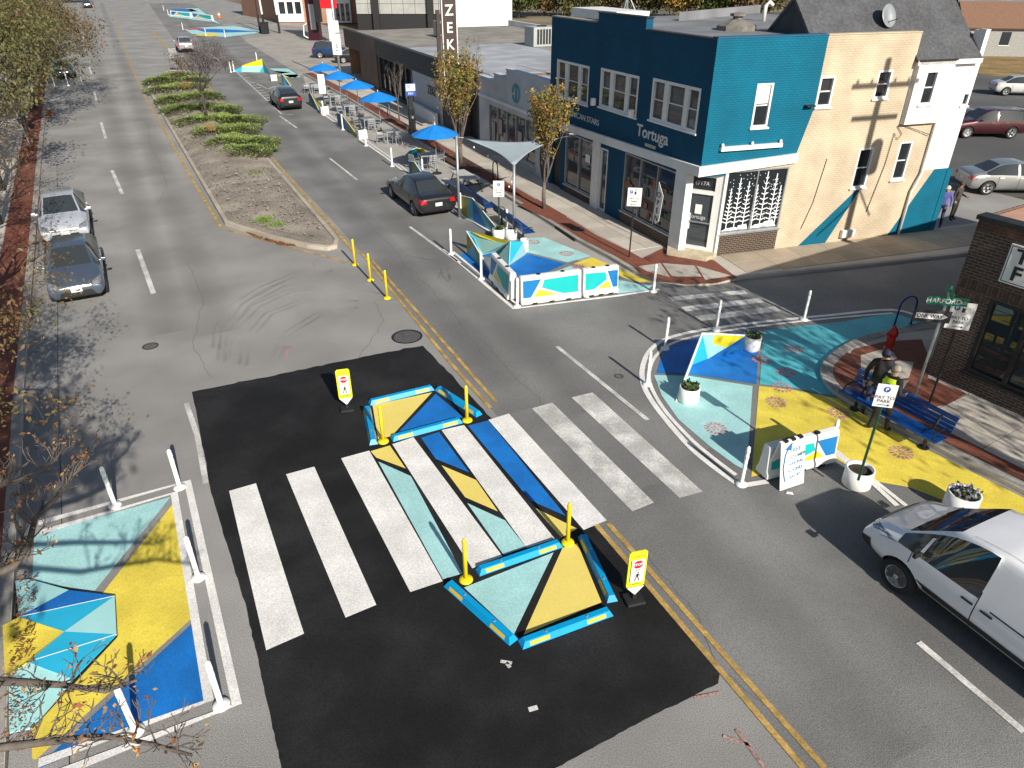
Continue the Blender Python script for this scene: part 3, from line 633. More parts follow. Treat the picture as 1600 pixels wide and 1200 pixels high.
sw.panel('side_wall', 8.05, SL, 0, 6.72, [h for h in sho if h[0] > 8], M_tan, mats=[M_tan, M_navy, M_wwall], pick=sidepick, cuts=cuts)
sw.box('corner_pier', 10.88, SL, 6.72, 7.5, -.5, 0, M_wwall)
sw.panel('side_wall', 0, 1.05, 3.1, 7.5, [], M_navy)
yb = sw.yo; mbd = MB().add([(-.13, 0, 3.16), (3.85, 0, 3.38), (3.85, 0, 3.7), (-.13, 0, 3.5), (-.13, .13 * yb, 3.16), (3.85, .13 * yb, 3.38), (3.85, .13 * yb, 3.7), (-.13, .13 * yb, 3.5)], [(4, 5, 6, 7), (3, 2, 6, 7), (0, 1, 5, 4), (0, 3, 7, 4), (1, 2, 6, 5)])
sw.mb(mbd, 'fascia_band', M_whitep)
sw.window(1.13, 3.65, .95, 3.22, 2, 1, m=M_galv, fw=.05, name='shop_window')
sw.box('pier', 1.02, 1.13, .1, 3.2, -.2, .05, M_whitep); sw.box('brick_stall_riser', 1.13, 3.66, .1, .88, -.05, .03, M_dkbrick)
for h in sho[1:-1]: sw.window(*h, 1, 2, rec=.1, fw=.07)
sw.window(*sho[-1], 1, 1, fw=.05)
sw.box('blind', 1.82, 2.3, 5.45, 6.02, -.062, -.05, M_white)
M_tree = mat('window_paint_white', (.75, .78, .8), .7, .05, 9)     # white winter trees painted on the glass
pt = MB()
for bx_, h_, sc in ((1.42, 1.55, .8), (1.75, 1.9, 1), (2.12, 1.75, 1), (2.5, 1.6, .8), (2.85, 2.05, 1.1), (3.25, 1.95, 1), (3.5, 1.5, .7)):
    pt.bx(bx_ - .018, bx_ + .018, -.068 * yb, -.06 * yb, 1.05, 1.05 + h_)
    for k in range(9):
        z_ = 1.3 + (h_ - .35) * k / 9; L = .24 * sc * (1 - k / 11)
        for sg in (-1, 1): pt.add([(bx_, -.059 * yb, z_), (bx_ + sg * L, -.059 * yb, z_ + .07), (bx_ + sg * L, -.059 * yb, z_ + .1), (bx_, -.059 * yb, z_ + .04)], [(0, 1, 2, 3)])
for k in range(120):
    x_, z_ = rnd.uniform(1.25, 3.55), rnd.uniform(1.3, 3.1); pt.add([(x_ + .018 * math.cos(a), -.058 * yb, z_ + .018 * math.sin(a)) for a in (0, 1.57, 3.14, 4.71)], [(0, 1, 2, 3)])
for a, b, h_ in ((1.2, 2.1, .12), (1.9, 2.35, .2), (2.45, 3.2, .16), (2.9, 3.58, .26)): pt.add([(a, -.057 * yb, 1.02), (b, -.057 * yb, 1.02), ((a + b) / 2 + .15, -.057 * yb, 1.02 + h_), ((a + b) / 2 - .2, -.057 * yb, 1.02 + h_ * .8)], [(0, 1, 2, 3)])
sw.mb(pt, 'window_painting', M_tree)
sw.box('light_bar', .63, 3.08, 3.98, 4.12, .0, .14, M_whitep)
for s_ in (.68, 1.85, 3.0): sw.mb(MB().lathe([(.04, 0), (.06, .06), (.03, .12)], (s_, .1 * yb, 4.12), 10), 'spot_lamp', M_white)
sw.box('vent_box', 6.6, 7.2, .28, .58, 0, .16, M_whitep, bevel=.02); sw.box('bracket', 3.75, 4.1, 5.28, 5.33, 0, .2, M_dark)
sw.panel('bay_wall', 8.1, 9.66, 4.5, 6.6, [(8.5, 9.06, 5.14, 6.28)], M_wwall, y=.22); sw.box('bay_roof', 8.05, 9.72, 6.6, 6.64, .0, .28, M_dark); sw.box('bay_floor', 8.1, 9.66, 4.47, 4.498, 0, .22, M_wwall)
for s_ in (8.1, 9.64): sw.box('bay_cheek', s_, s_ + .02, 4.5, 6.6, .0, .215, M_wwall)
b_w = Wall(tor, sw.at(0, .22, 0), sdir, sout); b_w.window(8.5, 9.06, 5.14, 6.28, 1, 2, fw=.06)
sw.box('coping', 0, 4.2, 7.5, 7.55, -.3, .02, M_navydoor); sw.box('coping', 4.2, 8.05, 7.5, 7.54, -.3, .02, M_tan); sw.box('coping', 10.86, SL, 7.5, 7.54, -.3, .02, M_whitep)
sw.mb(MB().tube([(9.85, .08 * yb, 6.5), (9.72, .1 * yb, 6.35), (9.7, .1 * yb, 2.6), (9.55, .14 * yb, 2.2), (9.45, .1 * yb, 1.9), (9.42, .1 * yb, .15)], .05, 8), 'downspout', M_whitep, smooth=True)
# service cables looping on the wall
for pts in ([(8.0, .03, 4.4), (8.3, .05, 4.1), (8.15, .04, 3.9), (7.95, .04, 4.15), (7.9, .03, 3.0), (7.6, .03, 1.2)], [(8.3, .05, 4.4), (9.6, .1, 4.0)], [(5.2, .02, 3.4), (5.0, .02, 1.8), (4.7, .02, .8)]):
    sw.mb(MB().tube([(a, b * yb, c) for a, b, c in pts], .012, 5), 'cable', M_dark)
# roof, rear wall and far side
ro = MB(); BD = 11.5
rp = [C0 - fout * .12 - sout * .12 + fdir * .0, L0 - fout * .12 - fdir * .06, L0 - fdir * .06 - fout * BD, C0 + sdir * (SL - .1) - sout * 4, C0 + sdir * 7.95 - sout * 4, C0 + sdir * 7.95 - sout * .12]
ro.prism([(p - Vector((tor.location))).xy for p in rp], 7.2, 7.4); r_ = ro.build('roof', M_roofg, tor)
bw_ = MB(); 
for a, b in ((L0, L0 - fout * BD), (C0 + sdir * SL - sout * 4, C0 + sdir * SL), (L0 - fout * BD, C0 + sdir * SL - sout * 4)):
    a, b = a - tor.location, b - tor.location; bw_.add([(*a.xy, 0), (*b.xy, 0), (*b.xy, 7.35), (*a.xy, 7.35)], [(0, 1, 2, 3)])
bw_.build('rear_wall', M_tan, tor)
pb = MB(); q0, q1 = L0 - fout * BD - tor.location, C0 + sdir * 3.5 - sout * 9 - tor.location; pb.prism([q0.xy, q1.xy, (q1 - fout * .3).xy, (q0 - fout * .3).xy], 7.3, 7.75); pb.build('rear_parapet', M_roofg, tor)
pv = G(1150, 47, 7.4) - tor.location
vn = MB().lathe([(.75, 0), (.75, .16), (.3, .36), (.18, .36), (.18, .46), (.3, .48), (.3, .56), (.05, .6)], (pv.x, pv.y, 7.4), 8); vn.build('roof_vent', mat('weathered_lead', (.17, .16, .14), .8, .2, 6), tor)
pp = G(1193, 33, 7.4) - tor.location; MB().tube([(pp.x, pp.y, 7.4), (pp.x, pp.y, 8.0), (pp.x + .15, pp.y, 8.15), (pp.x + .3, pp.y, 8.0)], .08, 8).build('vent_pipe', M_white, tor, True)
an = G(979, 22, 7.4) - tor.location; am = MB().tube([(an.x, an.y, 7.4), (an.x, an.y, 10.5)], .05, 6)
for a in (0, 2.1, 4.2): am.tube([(an.x + .5 * math.cos(a), an.y + .5 * math.sin(a), 7.4), (an.x, an.y, 8.3)], .03, 5)
am.build('antenna_mast', M_galv, tor)
ds = G(1380, 48, 7.5); dish = empty('satellite_dish', ds, .3, 'round grey satellite dish on the tan wall parapet', 'satellite dish')
MB().lathe([(.0, 0), (.2, .02), (.38, .09), (.4, .1), (.38, .11), (.2, .05), (.01, .03)], n=20, caps=False).build('reflector', M_galv, dish, True).rotation_euler = (R(70), 0, R(15)); dish.children[0].location = (0, 0, .45)
MB().tube([(0, .05, 0), (0, .05, .4)], .025, 6).tube([(0, 0, .25), (.1, -.45, .4)], .015, 5).build('mount', M_dark, dish)
# ---------------- slate roofed house behind
hs = empty('slate_roof_house', sw.at(4.0, -.25, 0), sw.ang, 'dark slate gable roof of a house rising behind the tan wall', 'building')
hl, hz0, hz1, dp = 6.9, 7.02, 8.6, 3.4
RF = MB().plate([(0, 0, hz0), (hl, 0, hz0), (hl, dp / 2, hz1), (0, dp / 2, hz1)], .1).plate([(hl, dp, hz0), (0, dp, hz0), (0, dp / 2, hz1), (hl, dp / 2, hz1)], .1)
RF.build('roof', mat('slate_shingles', (.075, .078, .085), .85, .15, 1.5, .4, 14, speck=.25, sscale=9), hs)
MB().plate([(.05, dp, hz0 - .1), (.05, 0, hz0 - .1), (.05, dp / 2, hz1 - .1)], .05).build('gable', mat('shaded_slate_gable', (.04, .05, .065), .8, .15, 2), hs)  # slate gable turned from the sun, its shade put into the colour
MB().plate([(hl - .1, 0, hz0 - .1), (hl - .1, dp, hz0 - .1), (hl - .1, dp / 2, hz1 - .1)], .05).build('gable', M_wwall, hs)
MB().bx(.1, hl - .1, .05, dp - .05, 0, hz0 - .1).build('wall', M_wwall, hs)
MB().plate([(4.02, -.42, hz0 - .39), (hl, -.42, hz0 - .39), (hl, .0, hz0), (4.02, .0, hz0)], .1).build('eave', MATS['slate_shingles'], hs); MB().bx(4.02, hl - .02, -.47, -.43, hz0 - .56, hz0 - .40).build('fascia', M_whitep, hs)
# small teal annex wall below the white wing
an_ = Wall(tor, C0 + sdir * (SL - .02), sdir, sout); an_.box('annex_wall', 0, .25, 0, 2.6, -2.5, .02, M_navy)
# ---------------- row of single storey shops along the street
low = empty('low_white_shop', (*(C0 + fdir * FL).xy, 0), 0, 'low white shop with stepped parapet and flat grey roof beside the teal shop', 'building')
lw = Wall(low, C0, fdir, fout); S0, S1 = FL + .03, 20.9
lw.panel('front_wall', S0, S1, 0, 3.85, [(13.2, 19.4, .55, 2.72)], mat('shaded_white_front', (.52, .54, .57), .8, .05, 1, .1, 30, stain=.12))  # white front, its shade put into a bluish grey colour
for a, b, z in ((S0, 13.4, 4.75), (13.4, 16.9, 4.75), (16.9, 18.6, 4.35), (18.6, S1, 4.0)): lw.box('parapet', a + .002, b, 3.85, z, -.3, 0, MATS['shaded_white_front']); lw.box('coping', a + .002, b, z, z + .06, -.34, .04, mat('pale_coping', (.45, .52, .6), .6))
lw.window(13.2, 19.4, .55, 2.72, 5, 1, m=M_galv, glass=M_shopglass, fw=.06, name='shop_window'); lw.box('stall_riser', 13.2, 19.4, .1, .5, 0, .05, mat('riser_grey', (.34, .36, .37), .8)); lw.box('cornice', S0 + .01, S1, 2.95, 3.1, 0, .08, M_whitep)
for s_, z_, h_ in ((14.2, .8, .9), (15.0, 1.2, .7), (16.9, .9, .6), (17.6, 1.3, .8), (18.6, .8, 1.0)): lw.box('window_poster', s_, s_ + .5, z_, z_ + h_, -.045, -.035, mat('poster_%d' % int(z_ * 10), (.35 + .1 * (z_ > 1), .33, .3), .7))
lw.mb(MB().tube([(15.6 + .42 * math.cos(a), .03 * lw.yo, 3.75 + .42 * math.sin(a)) for a in [i * .35 for i in range(18)]], .05, 6), 'round_logo', mat('logo_teal', (.05, .3, .33), .6)); lw.box('logo_stem', 15.55, 15.65, 3.4, 4.1, .02, .05, MATS['logo_teal'])
def flatroof(root, s0, s1, depth, z, m, walls=M_wwall, back=.35, bm=None):
    A, B = C0 + fdir * s0 - fout * .3 - root.location, C0 + fdir * s1 - fout * .3 - root.location; i = fout * -depth
    MB().prism([A.xy, B.xy, (B + i).xy, (A + i).xy], z - .15, z).build('roof', m, root)
    w_ = MB()
    for p, q in ((A, A + i), (B, B + i), (A + i, B + i)): w_.add([(*p.xy, 0), (*q.xy, 0), (*q.xy, z), (*p.xy, z)], [(0, 1, 2, 3)])
    w_.build('rear_wall', walls, root)
    pb = MB()
    pb.prism([(A + i).xy, (B + i).xy, (B + i - fout * .25).xy, (A + i - fout * .25).xy], z - .1, z + back); pb.build('rear_parapet', bm or M_whitep, root)
flatroof(low, S0, S1, 15, 3.8, mat('pale_roof', (.36, .38, .41), .85, .08, .3, .1, 12, stain=.15))
zk = empty('coffee_shop', (*(C0 + fdir * 20.95).xy, 0), 0, 'long single storey coffee shop with dark slatted front and rust brown end wall', 'building')
zw = Wall(zk, C0, fdir, fout)
M_slat = mat('charcoal_slat', (.035, .037, .042), .6, .2, 3); M_rust = mat('brown_metal_panel', (.075, .032, .024), .6, .15, 1.2, stain=.2)
zw.panel('front_wall', 20.95, 44, 0, 4.0, [(21.2, 23.6, .1, 2.7), (34.2, 43.4, .3, 2.9)], mat('charcoal_wall', (.05, .052, .06), .8), depth=.5)
zw.box('white_wall', 27.6, 34.0, .1, 2.85, 0, .02, mat('pale_wall', (.5, .52, .55), .8)); zw.box('planter_wall', 27.8, 34.0, .1, .85, .3, .55, M_whitep)
zw.txt('ZEKE', .8, 29.6, 2.0, M_dark, y=.05)
for k in range(9): zw.box('slat', 21.0, 43.98, 2.93 + k * .13, 3.045 + k * .13, .0, .05, M_slat)
zw.window(34.2, 43.4, .3, 2.9, 6, 2, m=M_dark, glass=M_shopglass, fw=.08, rec=.2, name='shop_window')
zw.box('recess_dark_sheet', 21.2, 23.6, .1, 2.7, -.5, -.45, M_black)  # black sheet stands in for the shade inside the recessed entrance
for a, b in ((44, 46.0), (46.0, 48.0), (48.0, 50.1)): zw.box('rust_panel', a + .01, b - .01, .1, 4.1, -.3, .06, M_rust)
for a, b in ((50.1, 53), (53, 56)): zw.box('rust_panel', a + .01, b - .01, 2.6, 4.1, -.3, .06, M_rust)
zw.box('coping', 20.95, 56, 4.1, 4.15, -.3, .09, M_dark)
flatroof(zk, 20.95, 56, 17, 3.9, M_rooft, M_farbrick, .5)
fr = MB(); A_ = C0 + fdir * 21.3 - fout * 1 - zk.location; fr.prism([A_.xy, (A_ + fdir * 17).xy, (A_ + fdir * 17 - fout * 9).xy, (A_ - fout * 9).xy], 3.9, 3.92); fr.build('roof_membrane', MATS['pale_roof'], zk)
def rooftop_unit(u, v, z, d, label):
    p = G(u, v, z); o = empty('rooftop_unit', p, math.atan2(fdir.y, fdir.x), label, 'air conditioner')
    MB().bx(-d[0] / 2, d[0] / 2, -d[1] / 2, d[1] / 2, .12, d[2]).build('cabinet', mat('unit_grey', (.33, .35, .34), .6, .08, 2), o, bevel=.03)
    for k in range(7): MB().bx(-d[0] / 2 - .015, -d[0] / 2 - .003, -d[1] * .4 + k * d[1] * .8 / 7, -d[1] * .4 + (k + .7) * d[1] * .8 / 7, .3, d[2] - .15).build('louvre', M_dark, o)
    for a in (-1, 1): MB().bx(-d[0] / 2, d[0] / 2, a * d[1] * .4 - .05, a * d[1] * .4 + .05, 0, .118).build('skid', M_dark, o)
    MB().lathe([(.4, d[2]), (.4, d[2] + .06), (.3, d[2] + .07)], n=14).build('fan_ring', M_dark, o)
rooftop_unit(846, 74, 3.8, (1.7, 2.2, 1.5), 'large louvred air conditioner on the pale roof next to the teal wall')
rooftop_unit(694, 58, 3.9, (1.4, 1.5, 1.3), 'greenish boxy air conditioner on the gravel roof beside the blade sign')
# blade sign of the coffee shop
zs = 24.4; zb = empty('blade_sign', (*(C0 + fdir * zs + fout * .5).xy, 0), math.atan2(fout.y, fout.x), 'tall brown vertical blade sign with white letters and round cup logo', 'sign')
M_sgn = mat('sign_brown', (.045, .028, .022), .6, .15, 3)
MB().bx(-.5, .35, -.1, .1, 2.6, 8.2).build('board', M_sgn, zb); MB().bx(.5, .72, -.08, .08, 2.2, 7.2).build('post', M_sgn, zb); MB().bx(-.55, -.5, -.12, .12, 2.6, 8.2).build('edge_trim', M_whitep, zb); MB().bx(.35, .4, -.12, .12, 2.6, 8.2).build('edge_trim', M_whitep, zb)
dk = MB().lathe([(.62, -.12), (.62, .12)], n=24).build('logo_disc', M_sgn, zb); dk.rotation_euler = (R(90), 0, 0); dk.location = (-.05, 0, 8.35)
for sg in (-1, 1):
    mf = lambda z: frameM((-.07, sg * .104, z), (-sg, 0, 0), (0, 0, 1))
    for i, chh in enumerate("ZEKE'S"): text('lettering', chh, .8, mf(7.15 - i * .92), M_white, zb, .01, .012)
    rg = MB().tube([(-.05 + .54 * math.cos(a), sg * .13, 8.35 + .54 * math.sin(a)) for a in [i * .3142 for i in range(21)]], .04, 5)
    for r_ in (.3, .18): rg.tube([(-.05 + r_ * math.cos(a), sg * .13, 8.35 + r_ * .8 * math.sin(a)) for a in [i * .4 for i in range(12)]], .05, 5)
    rg.build('logo_ring', M_white, zb)
# ---------------- umber brick building on the near corner
bb = empty('brick_corner_building', (b1w.x, b1w.y, 0), 0, 'dark umber brick single storey building with big black framed window', 'building')
bw = Wall(bb, b1w, bdir, bout); BL = 16.0
bw.panel('front_wall', 0, BL, 0, 4.35, [(.85, 2.75, .62, 2.62), (3.6, 5.6, .62, 2.62)], M_bbrick, depth=.2)
for a, b in ((.85, 2.75), (3.6, 5.6)): bw.window(a, b, .62, 2.62, 2, 1, m=M_dark, glass=glassmat('deep_glass', (.03, .04, .04), .02), fw=.1, rec=.14, name='window')
bw.box('coping', -.05, BL, 4.35, 4.45, -.35, .06, M_dark)
for k in range(38): bw.box('soldier_brick', .02 + k * .085, .092 + k * .085, 2.68, 2.9, -.01, .012, mat('soldier_brown_%d' % (k % 3), [(.10, .062, .045), (.075, .05, .038), (.12, .075, .05)][k % 3], .85))
for k in range(38): bw.box('soldier_brick', .02 + k * .085, .092 + k * .085, 2.45, 2.6, -.01, .010, MATS['soldier_brown_%d' % ((k + 1) % 3)]) if k < 9 else None
sg_ = bw.box('fascia_sign', .9, 4.1, 3.1, 4.02, .02, .07, M_white); bw.box('sign_edge', .93, 4.07, 3.13, 3.99, .07, .072, M_dark, sg_); bw.box('sign_face', .95, 4.05, 3.15, 3.97, .072, .075, M_white, sg_)
bw.txt('T', .46, 1.22, 3.77, M_dark, sg_, y=.08, sx=1.1, bold=.012); bw.txt('F', .46, 1.22, 3.36, M_dark, sg_, y=.08, sx=1.1, bold=.012)
ib = -bout * 14; e_ = bdir * BL
MB().prism([(0, 0), tuple((e_).xy), tuple((e_ + ib).xy), tuple(ib.xy)], 4.1, 4.3).build('roof', mat('terracotta_roof', (.42, .24, .17), .9, .12, .6, .2, 20, stain=.2), bb)
bq = MB()
for p, q in ((Vector((0, 0, 0)), ib), (ib, ib + e_), (e_, e_ + ib)): bq.add([(*p.xy, 0), (*q.xy, 0), (*q.xy, 4.4), (*p.xy, 4.4)], [(0, 1, 2, 3)])
bq.build('rear_wall', M_bbrick, bb)
# ---------------- far buildings up the street
def far_block(name, label, u0, v0, u1, v1, h, depth, m, roofm=M_roofg):
    A, B = G(u0, v0), G(u1, v1); d = (B - A).normalized(); o = Vector((d.y, -d.x, 0))
    if o.dot(Vector((0, -1, 0))) < 0: o = -o
    rt = empty(name, (A.x, A.y, 0), 0, label, 'building'); W_ = Wall(rt, A, d, o); L = (B - A).length
    p = [Vector((0, 0, 0)), d * L, d * L - o * depth, -o * depth]
    bq = MB()
    for i in (1, 2, 3): bq.add([(*p[i].xy, 0), (*p[(i + 1) % 4].xy, 0), (*p[(i + 1) % 4].xy, h), (*p[i].xy, h)], [(0, 1, 2, 3)])
    bq.build('rear_wall', m, rt); MB().prism([q.xy for q in p], h - .2, h - .02).build('roof', roofm, rt)
    return W_, L
W1, L1_ = far_block('grey_panel_building', 'grey metal panel building with black upright columns behind the coffee shop', 560, 46, 705, 46, 13, 20, M_dark)
W1.box('base_wall', 0, L1_, 0, 2.2, -.1, .0, M_dark)
npan = 8; M_pan = mat('grey_panel', (.34, .345, .33), .6, .05, 1, stain=.1)
for i in range(npan):
    for j in range(7): W1.box('wall_panel', L1_ * i / npan + .03, L1_ * (i + 1) / npan - .03, 2.3 + j * 1.5, 2.3 + (j + 1) * 1.5 - .05, -.05, .06, M_pan)
for f_ in (.21, .79): W1.box('column', L1_ * f_ - .5, L1_ * f_ + .5, 0, 13, .08, .8, M_black)
W2, L2_ = far_block('white_windowless_building', 'big plain white building standing behind the flat roofs', 706, 46, 800, 44, 12, 25, M_wwall)
W2.box('front_wall', 0, L2_, 0, 12, -.1, .02, M_wwall)
W3, L3_ = far_block('brick_school_building', 'red brick and white building with window rows at the cross street', 436, 37, 566, 36, 16, 15, M_farbrick)
W3.panel('front_wall', 0, L3_, 0, 16, [], M_farbrick)
W3.box('white_front', 0, L3_ * .31, .3, 15.9, .02, .25, M_wwall)
for r_ in range(4):
    for c_ in range(3): 
        a = L3_ * (.03 + c_ * .095); W3.box('window', a, a + L3_ * .07, 1.6 + r_ * 3.6, 3.5 + r_ * 3.6, .2, .28, M_glass); W3.box('sill', a - .1, a + L3_ * .07 + .1, 1.45 + r_ * 3.6, 1.58 + r_ * 3.6, .2, .34, M_wwall)
W3.box('white_entrance', L3_ * .62, L3_ * .88, .1, 3.8, .02, .5, M_wwall)
for c_ in range(4): W3.box('door_pane', L3_ * (.64 + c_ * .06), L3_ * (.68 + c_ * .06), .4, 3.2, .48, .53, M_glass)
W3.box('white_course', L3_ * .31, L3_, 9.3, 10, .02, .2, M_wwall); W3.box('maroon_band', L3_ * .31, L3_, 10, 12.5, .02, .15, mat('maroon_band', (.25, .04, .05), .7))
W4, L4_ = far_block('brick_side_building', 'low red brick building beyond the far crossing', 380, 24, 432, 33, 9, 18, M_farbrick)
W4.panel('front_wall', 0, L4_, 0, 9, [], M_farbrick); W4.box('dark_upper', 0, L4_, 4.5, 8.9, .02, .1, M_dark)
# houses seen in the far right corner, over the car park
def small_house(name, label, u, v, w_, d_, h, az, m, rm):
    p = G(u, v); o = empty(name, (p.x, p.y, 0), R(-az), label, 'house'); 
    MB().bx(-w_ / 2, w_ / 2, 0, d_, 0, h).build('wall', m, o)
    MB().plate([(-w_ / 2 - .4, -.4, h), (w_ / 2 + .4, -.4, h), (w_ / 2 + .4, d_ / 2, h + 2.6), (-w_ / 2 - .4, d_ / 2, h + 2.6)], .15).plate([(w_ / 2 + .4, d_ + .4, h), (-w_ / 2 - .4, d_ + .4, h), (-w_ / 2 - .4, d_ / 2, h + 2.6), (w_ / 2 + .4, d_ / 2, h + 2.6)], .15).build('roof', rm, o)
    for k in range(3):
        x = -w_ / 2 + w_ * (k + .5) / 3; wn = MB().bx(x - .5, x + .5, -.05, .02, 1.2, 2.6).build('window', M_glass, o); MB().bx(x - .6, x + .6, -.07, .0, 1.1, 1.2).build('sill', M_whitep, wn)
small_house('white_house', 'pale house among bare trees beyond the car park', 1575, 68, 14, 9, 4.5, 20, M_wwall, M_roofg)
small_house('brown_roof_house', 'small house with brown roof behind the white wing', 1562, 88, 9, 7, 3, 10, mat('grey_siding', (.3, .3, .28), .8), mat('brown_roof', (.2, .11, .07), .9))
small_house('long_white_house', 'long white house behind the bushes and roof antenna', 900, 2, 30, 10, 6, 0, M_wwall, M_roofg)
# ================================================================== VEHICLES
M_tyre = mat('tyre', (.018, .018, .018), .85, .1, 10); M_rim = mat('alloy_rim', (.55, .56, .57), .4, .04, 5, metal=.35)
M_trim = mat('black_trim', (.015, .015, .016), .5, .1, 6); M_plate = mat('plate_white', (.6, .6, .58), .5, .1, 20)
M_red = mat('tail_lamp_red', (.45, .008, .012), .15, .1, 6, spec=.8); M_lamp = mat('head_lamp_clear', (.26, .27, .29), .06, .35, 14, metal=.4, spec=.9)
M_chrome = mat('chrome', (.6, .61, .62), .12, .02, 5, metal=1)
def paint(name, c, metal=.35): return mat('paint_' + name, c, .32, .03, 2, metal=metal, coat=1.0, spec=.5)
# t, zb, w, zs, wr, zr : fractions of length, height (z) and half width; 'k' marks where glass starts and ends
SEDAN = dict(st=[(0, .30, .86, .47, .68, .56), (.012, .22, .94, .56, .74, .655), (.06, .17, .97, .635, .78, .70), (.15, .16, .985, .65, .76, .715), (.285, .15, 1, .655, .60, .94), (.36, .15, 1, .65, .62, .985), (.455, .15, 1, .645, .63, 1), (.475, .15, 1, .645, .63, 1), (.57, .15, 1, .635, .61, .965), (.715, .15, .99, .615, .76, .68), (.84, .16, .98, .58, .74, .625), (.93, .17, .95, .52, .68, .56), (.985, .19, .93, .45, .62, .49), (1, .24, .84, .39, .56, .43)], rw=(3, 4), fs=(8, 9), sw=[(3, 6), (7, 9)], wy=(.19, .805))
HATCH = dict(st=[(0, .30, .86, .50, .68, .60), (.012, .22, .95, .60, .74, .70), (.04, .17, .97, .66, .74, .76), (.07, .16, .985, .67, .70, .80), (.24, .15, 1, .66, .60, .955), (.36, .15, 1, .65, .62, .99), (.455, .15, 1, .64, .63, 1), (.475, .15, 1, .64, .63, 1), (.56, .15, 1, .63, .61, .975), (.75, .15, .99, .61, .76, .685), (.86, .16, .98, .58, .74, .63), (.94, .17, .95, .52, .68, .56), (.988, .19, .93, .45, .62, .49), (1, .24, .84, .39, .56, .43)], rw=(3, 4), fs=(8, 9), sw=[(3, 6), (7, 9)], wy=(.18, .80))
SUV = dict(st=[(0, .28, .80, .50, .66, .58), (.012, .22, .94, .58, .78, .63), (.03, .18, .98, .62, .78, .67), (.045, .17, .985, .63, .76, .70), (.095, .17, 1, .63, .68, .96), (.30, .16, 1, .625, .69, 1), (.43, .16, 1, .62, .69, 1), (.45, .16, 1, .62, .69, 1), (.585, .16, 1, .615, .66, .965), (.725, .16, .99, .60, .80, .665), (.85, .17, .98, .58, .78, .62), (.94, .18, .96, .53, .72, .57), (.988, .2, .95, .47, .68, .51), (1, .25, .88, .42, .6, .46)], rw=(3, 4), fs=(8, 9), sw=[(4, 6), (7, 9)], wy=(.2, .81))
VAN = dict(st=[(0, .25, .90, .48, .78, .60), (.008, .2, .96, .52, .80, .66), (.015, .17, .985, .53, .80, .72), (.02, .16, .99, .535, .80, .78), (.05, .15, 1, .54, .79, .97), (.30, .15, 1, .54, .80, 1), (.50, .15, 1, .54, .80, 1), (.515, .15, 1, .54, .80, 1), (.67, .15, 1, .53, .75, .94), (.845, .15, .985, .525, .78, .60), (.91, .16, .97, .51, .74, .545), (.96, .17, .93, .47, .66, .50), (.99, .19, .92, .41, .62, .44), (1, .24, .84, .35, .56, .38)], rw=(3, 4), fs=(8, 9), sw=[(7, 9)], wy=(.19, .80))
def wheel_mesh(r, wd, hubcap=False):
    t = MB(); n = 28
    prof = [(r * .66, -wd / 2), (r * .9, -wd / 2), (r * .98, -wd * .4), (r, -wd * .2), (r, wd * .2), (r * .98, wd * .4), (r * .9, wd / 2), (r * .66, wd / 2)]
    t.lathe(prof, n=n, caps=False)
    rim = MB(); rim.lathe([(r * .67, wd * .38), (r * .64, wd * .46), (r * .60, wd * .40), (r * .58, wd * .2), (.01, wd * .2)], n=n, caps=False)
    ns = 9 if hubcap else 5
    for k in range(ns):
        a = 2 * math.pi * k / ns; d = Vector((math.cos(a), math.sin(a), 0)); q = Vector((-d.y, d.x, 0)); s0, s1 = (.2, .13) if not hubcap else (.14, .16)
        rim.add([d * r * .08 - q * r * s0 * .6 + Vector((0, 0, wd * .44)), d * r * .08 + q * r * s0 * .6 + Vector((0, 0, wd * .44)), d * r * .62 + q * r * s1 * .7 + Vector((0, 0, wd * .42)), d * r * .62 - q * r * s1 * .7 + Vector((0, 0, wd * .42))], [(0, 3, 2, 1), (0, 1, 2, 3)])
    rim.lathe([(r * .14, wd * .45), (r * .12, wd * .5), (.01, wd * .5)], n=12, caps=False)
    return t, rim
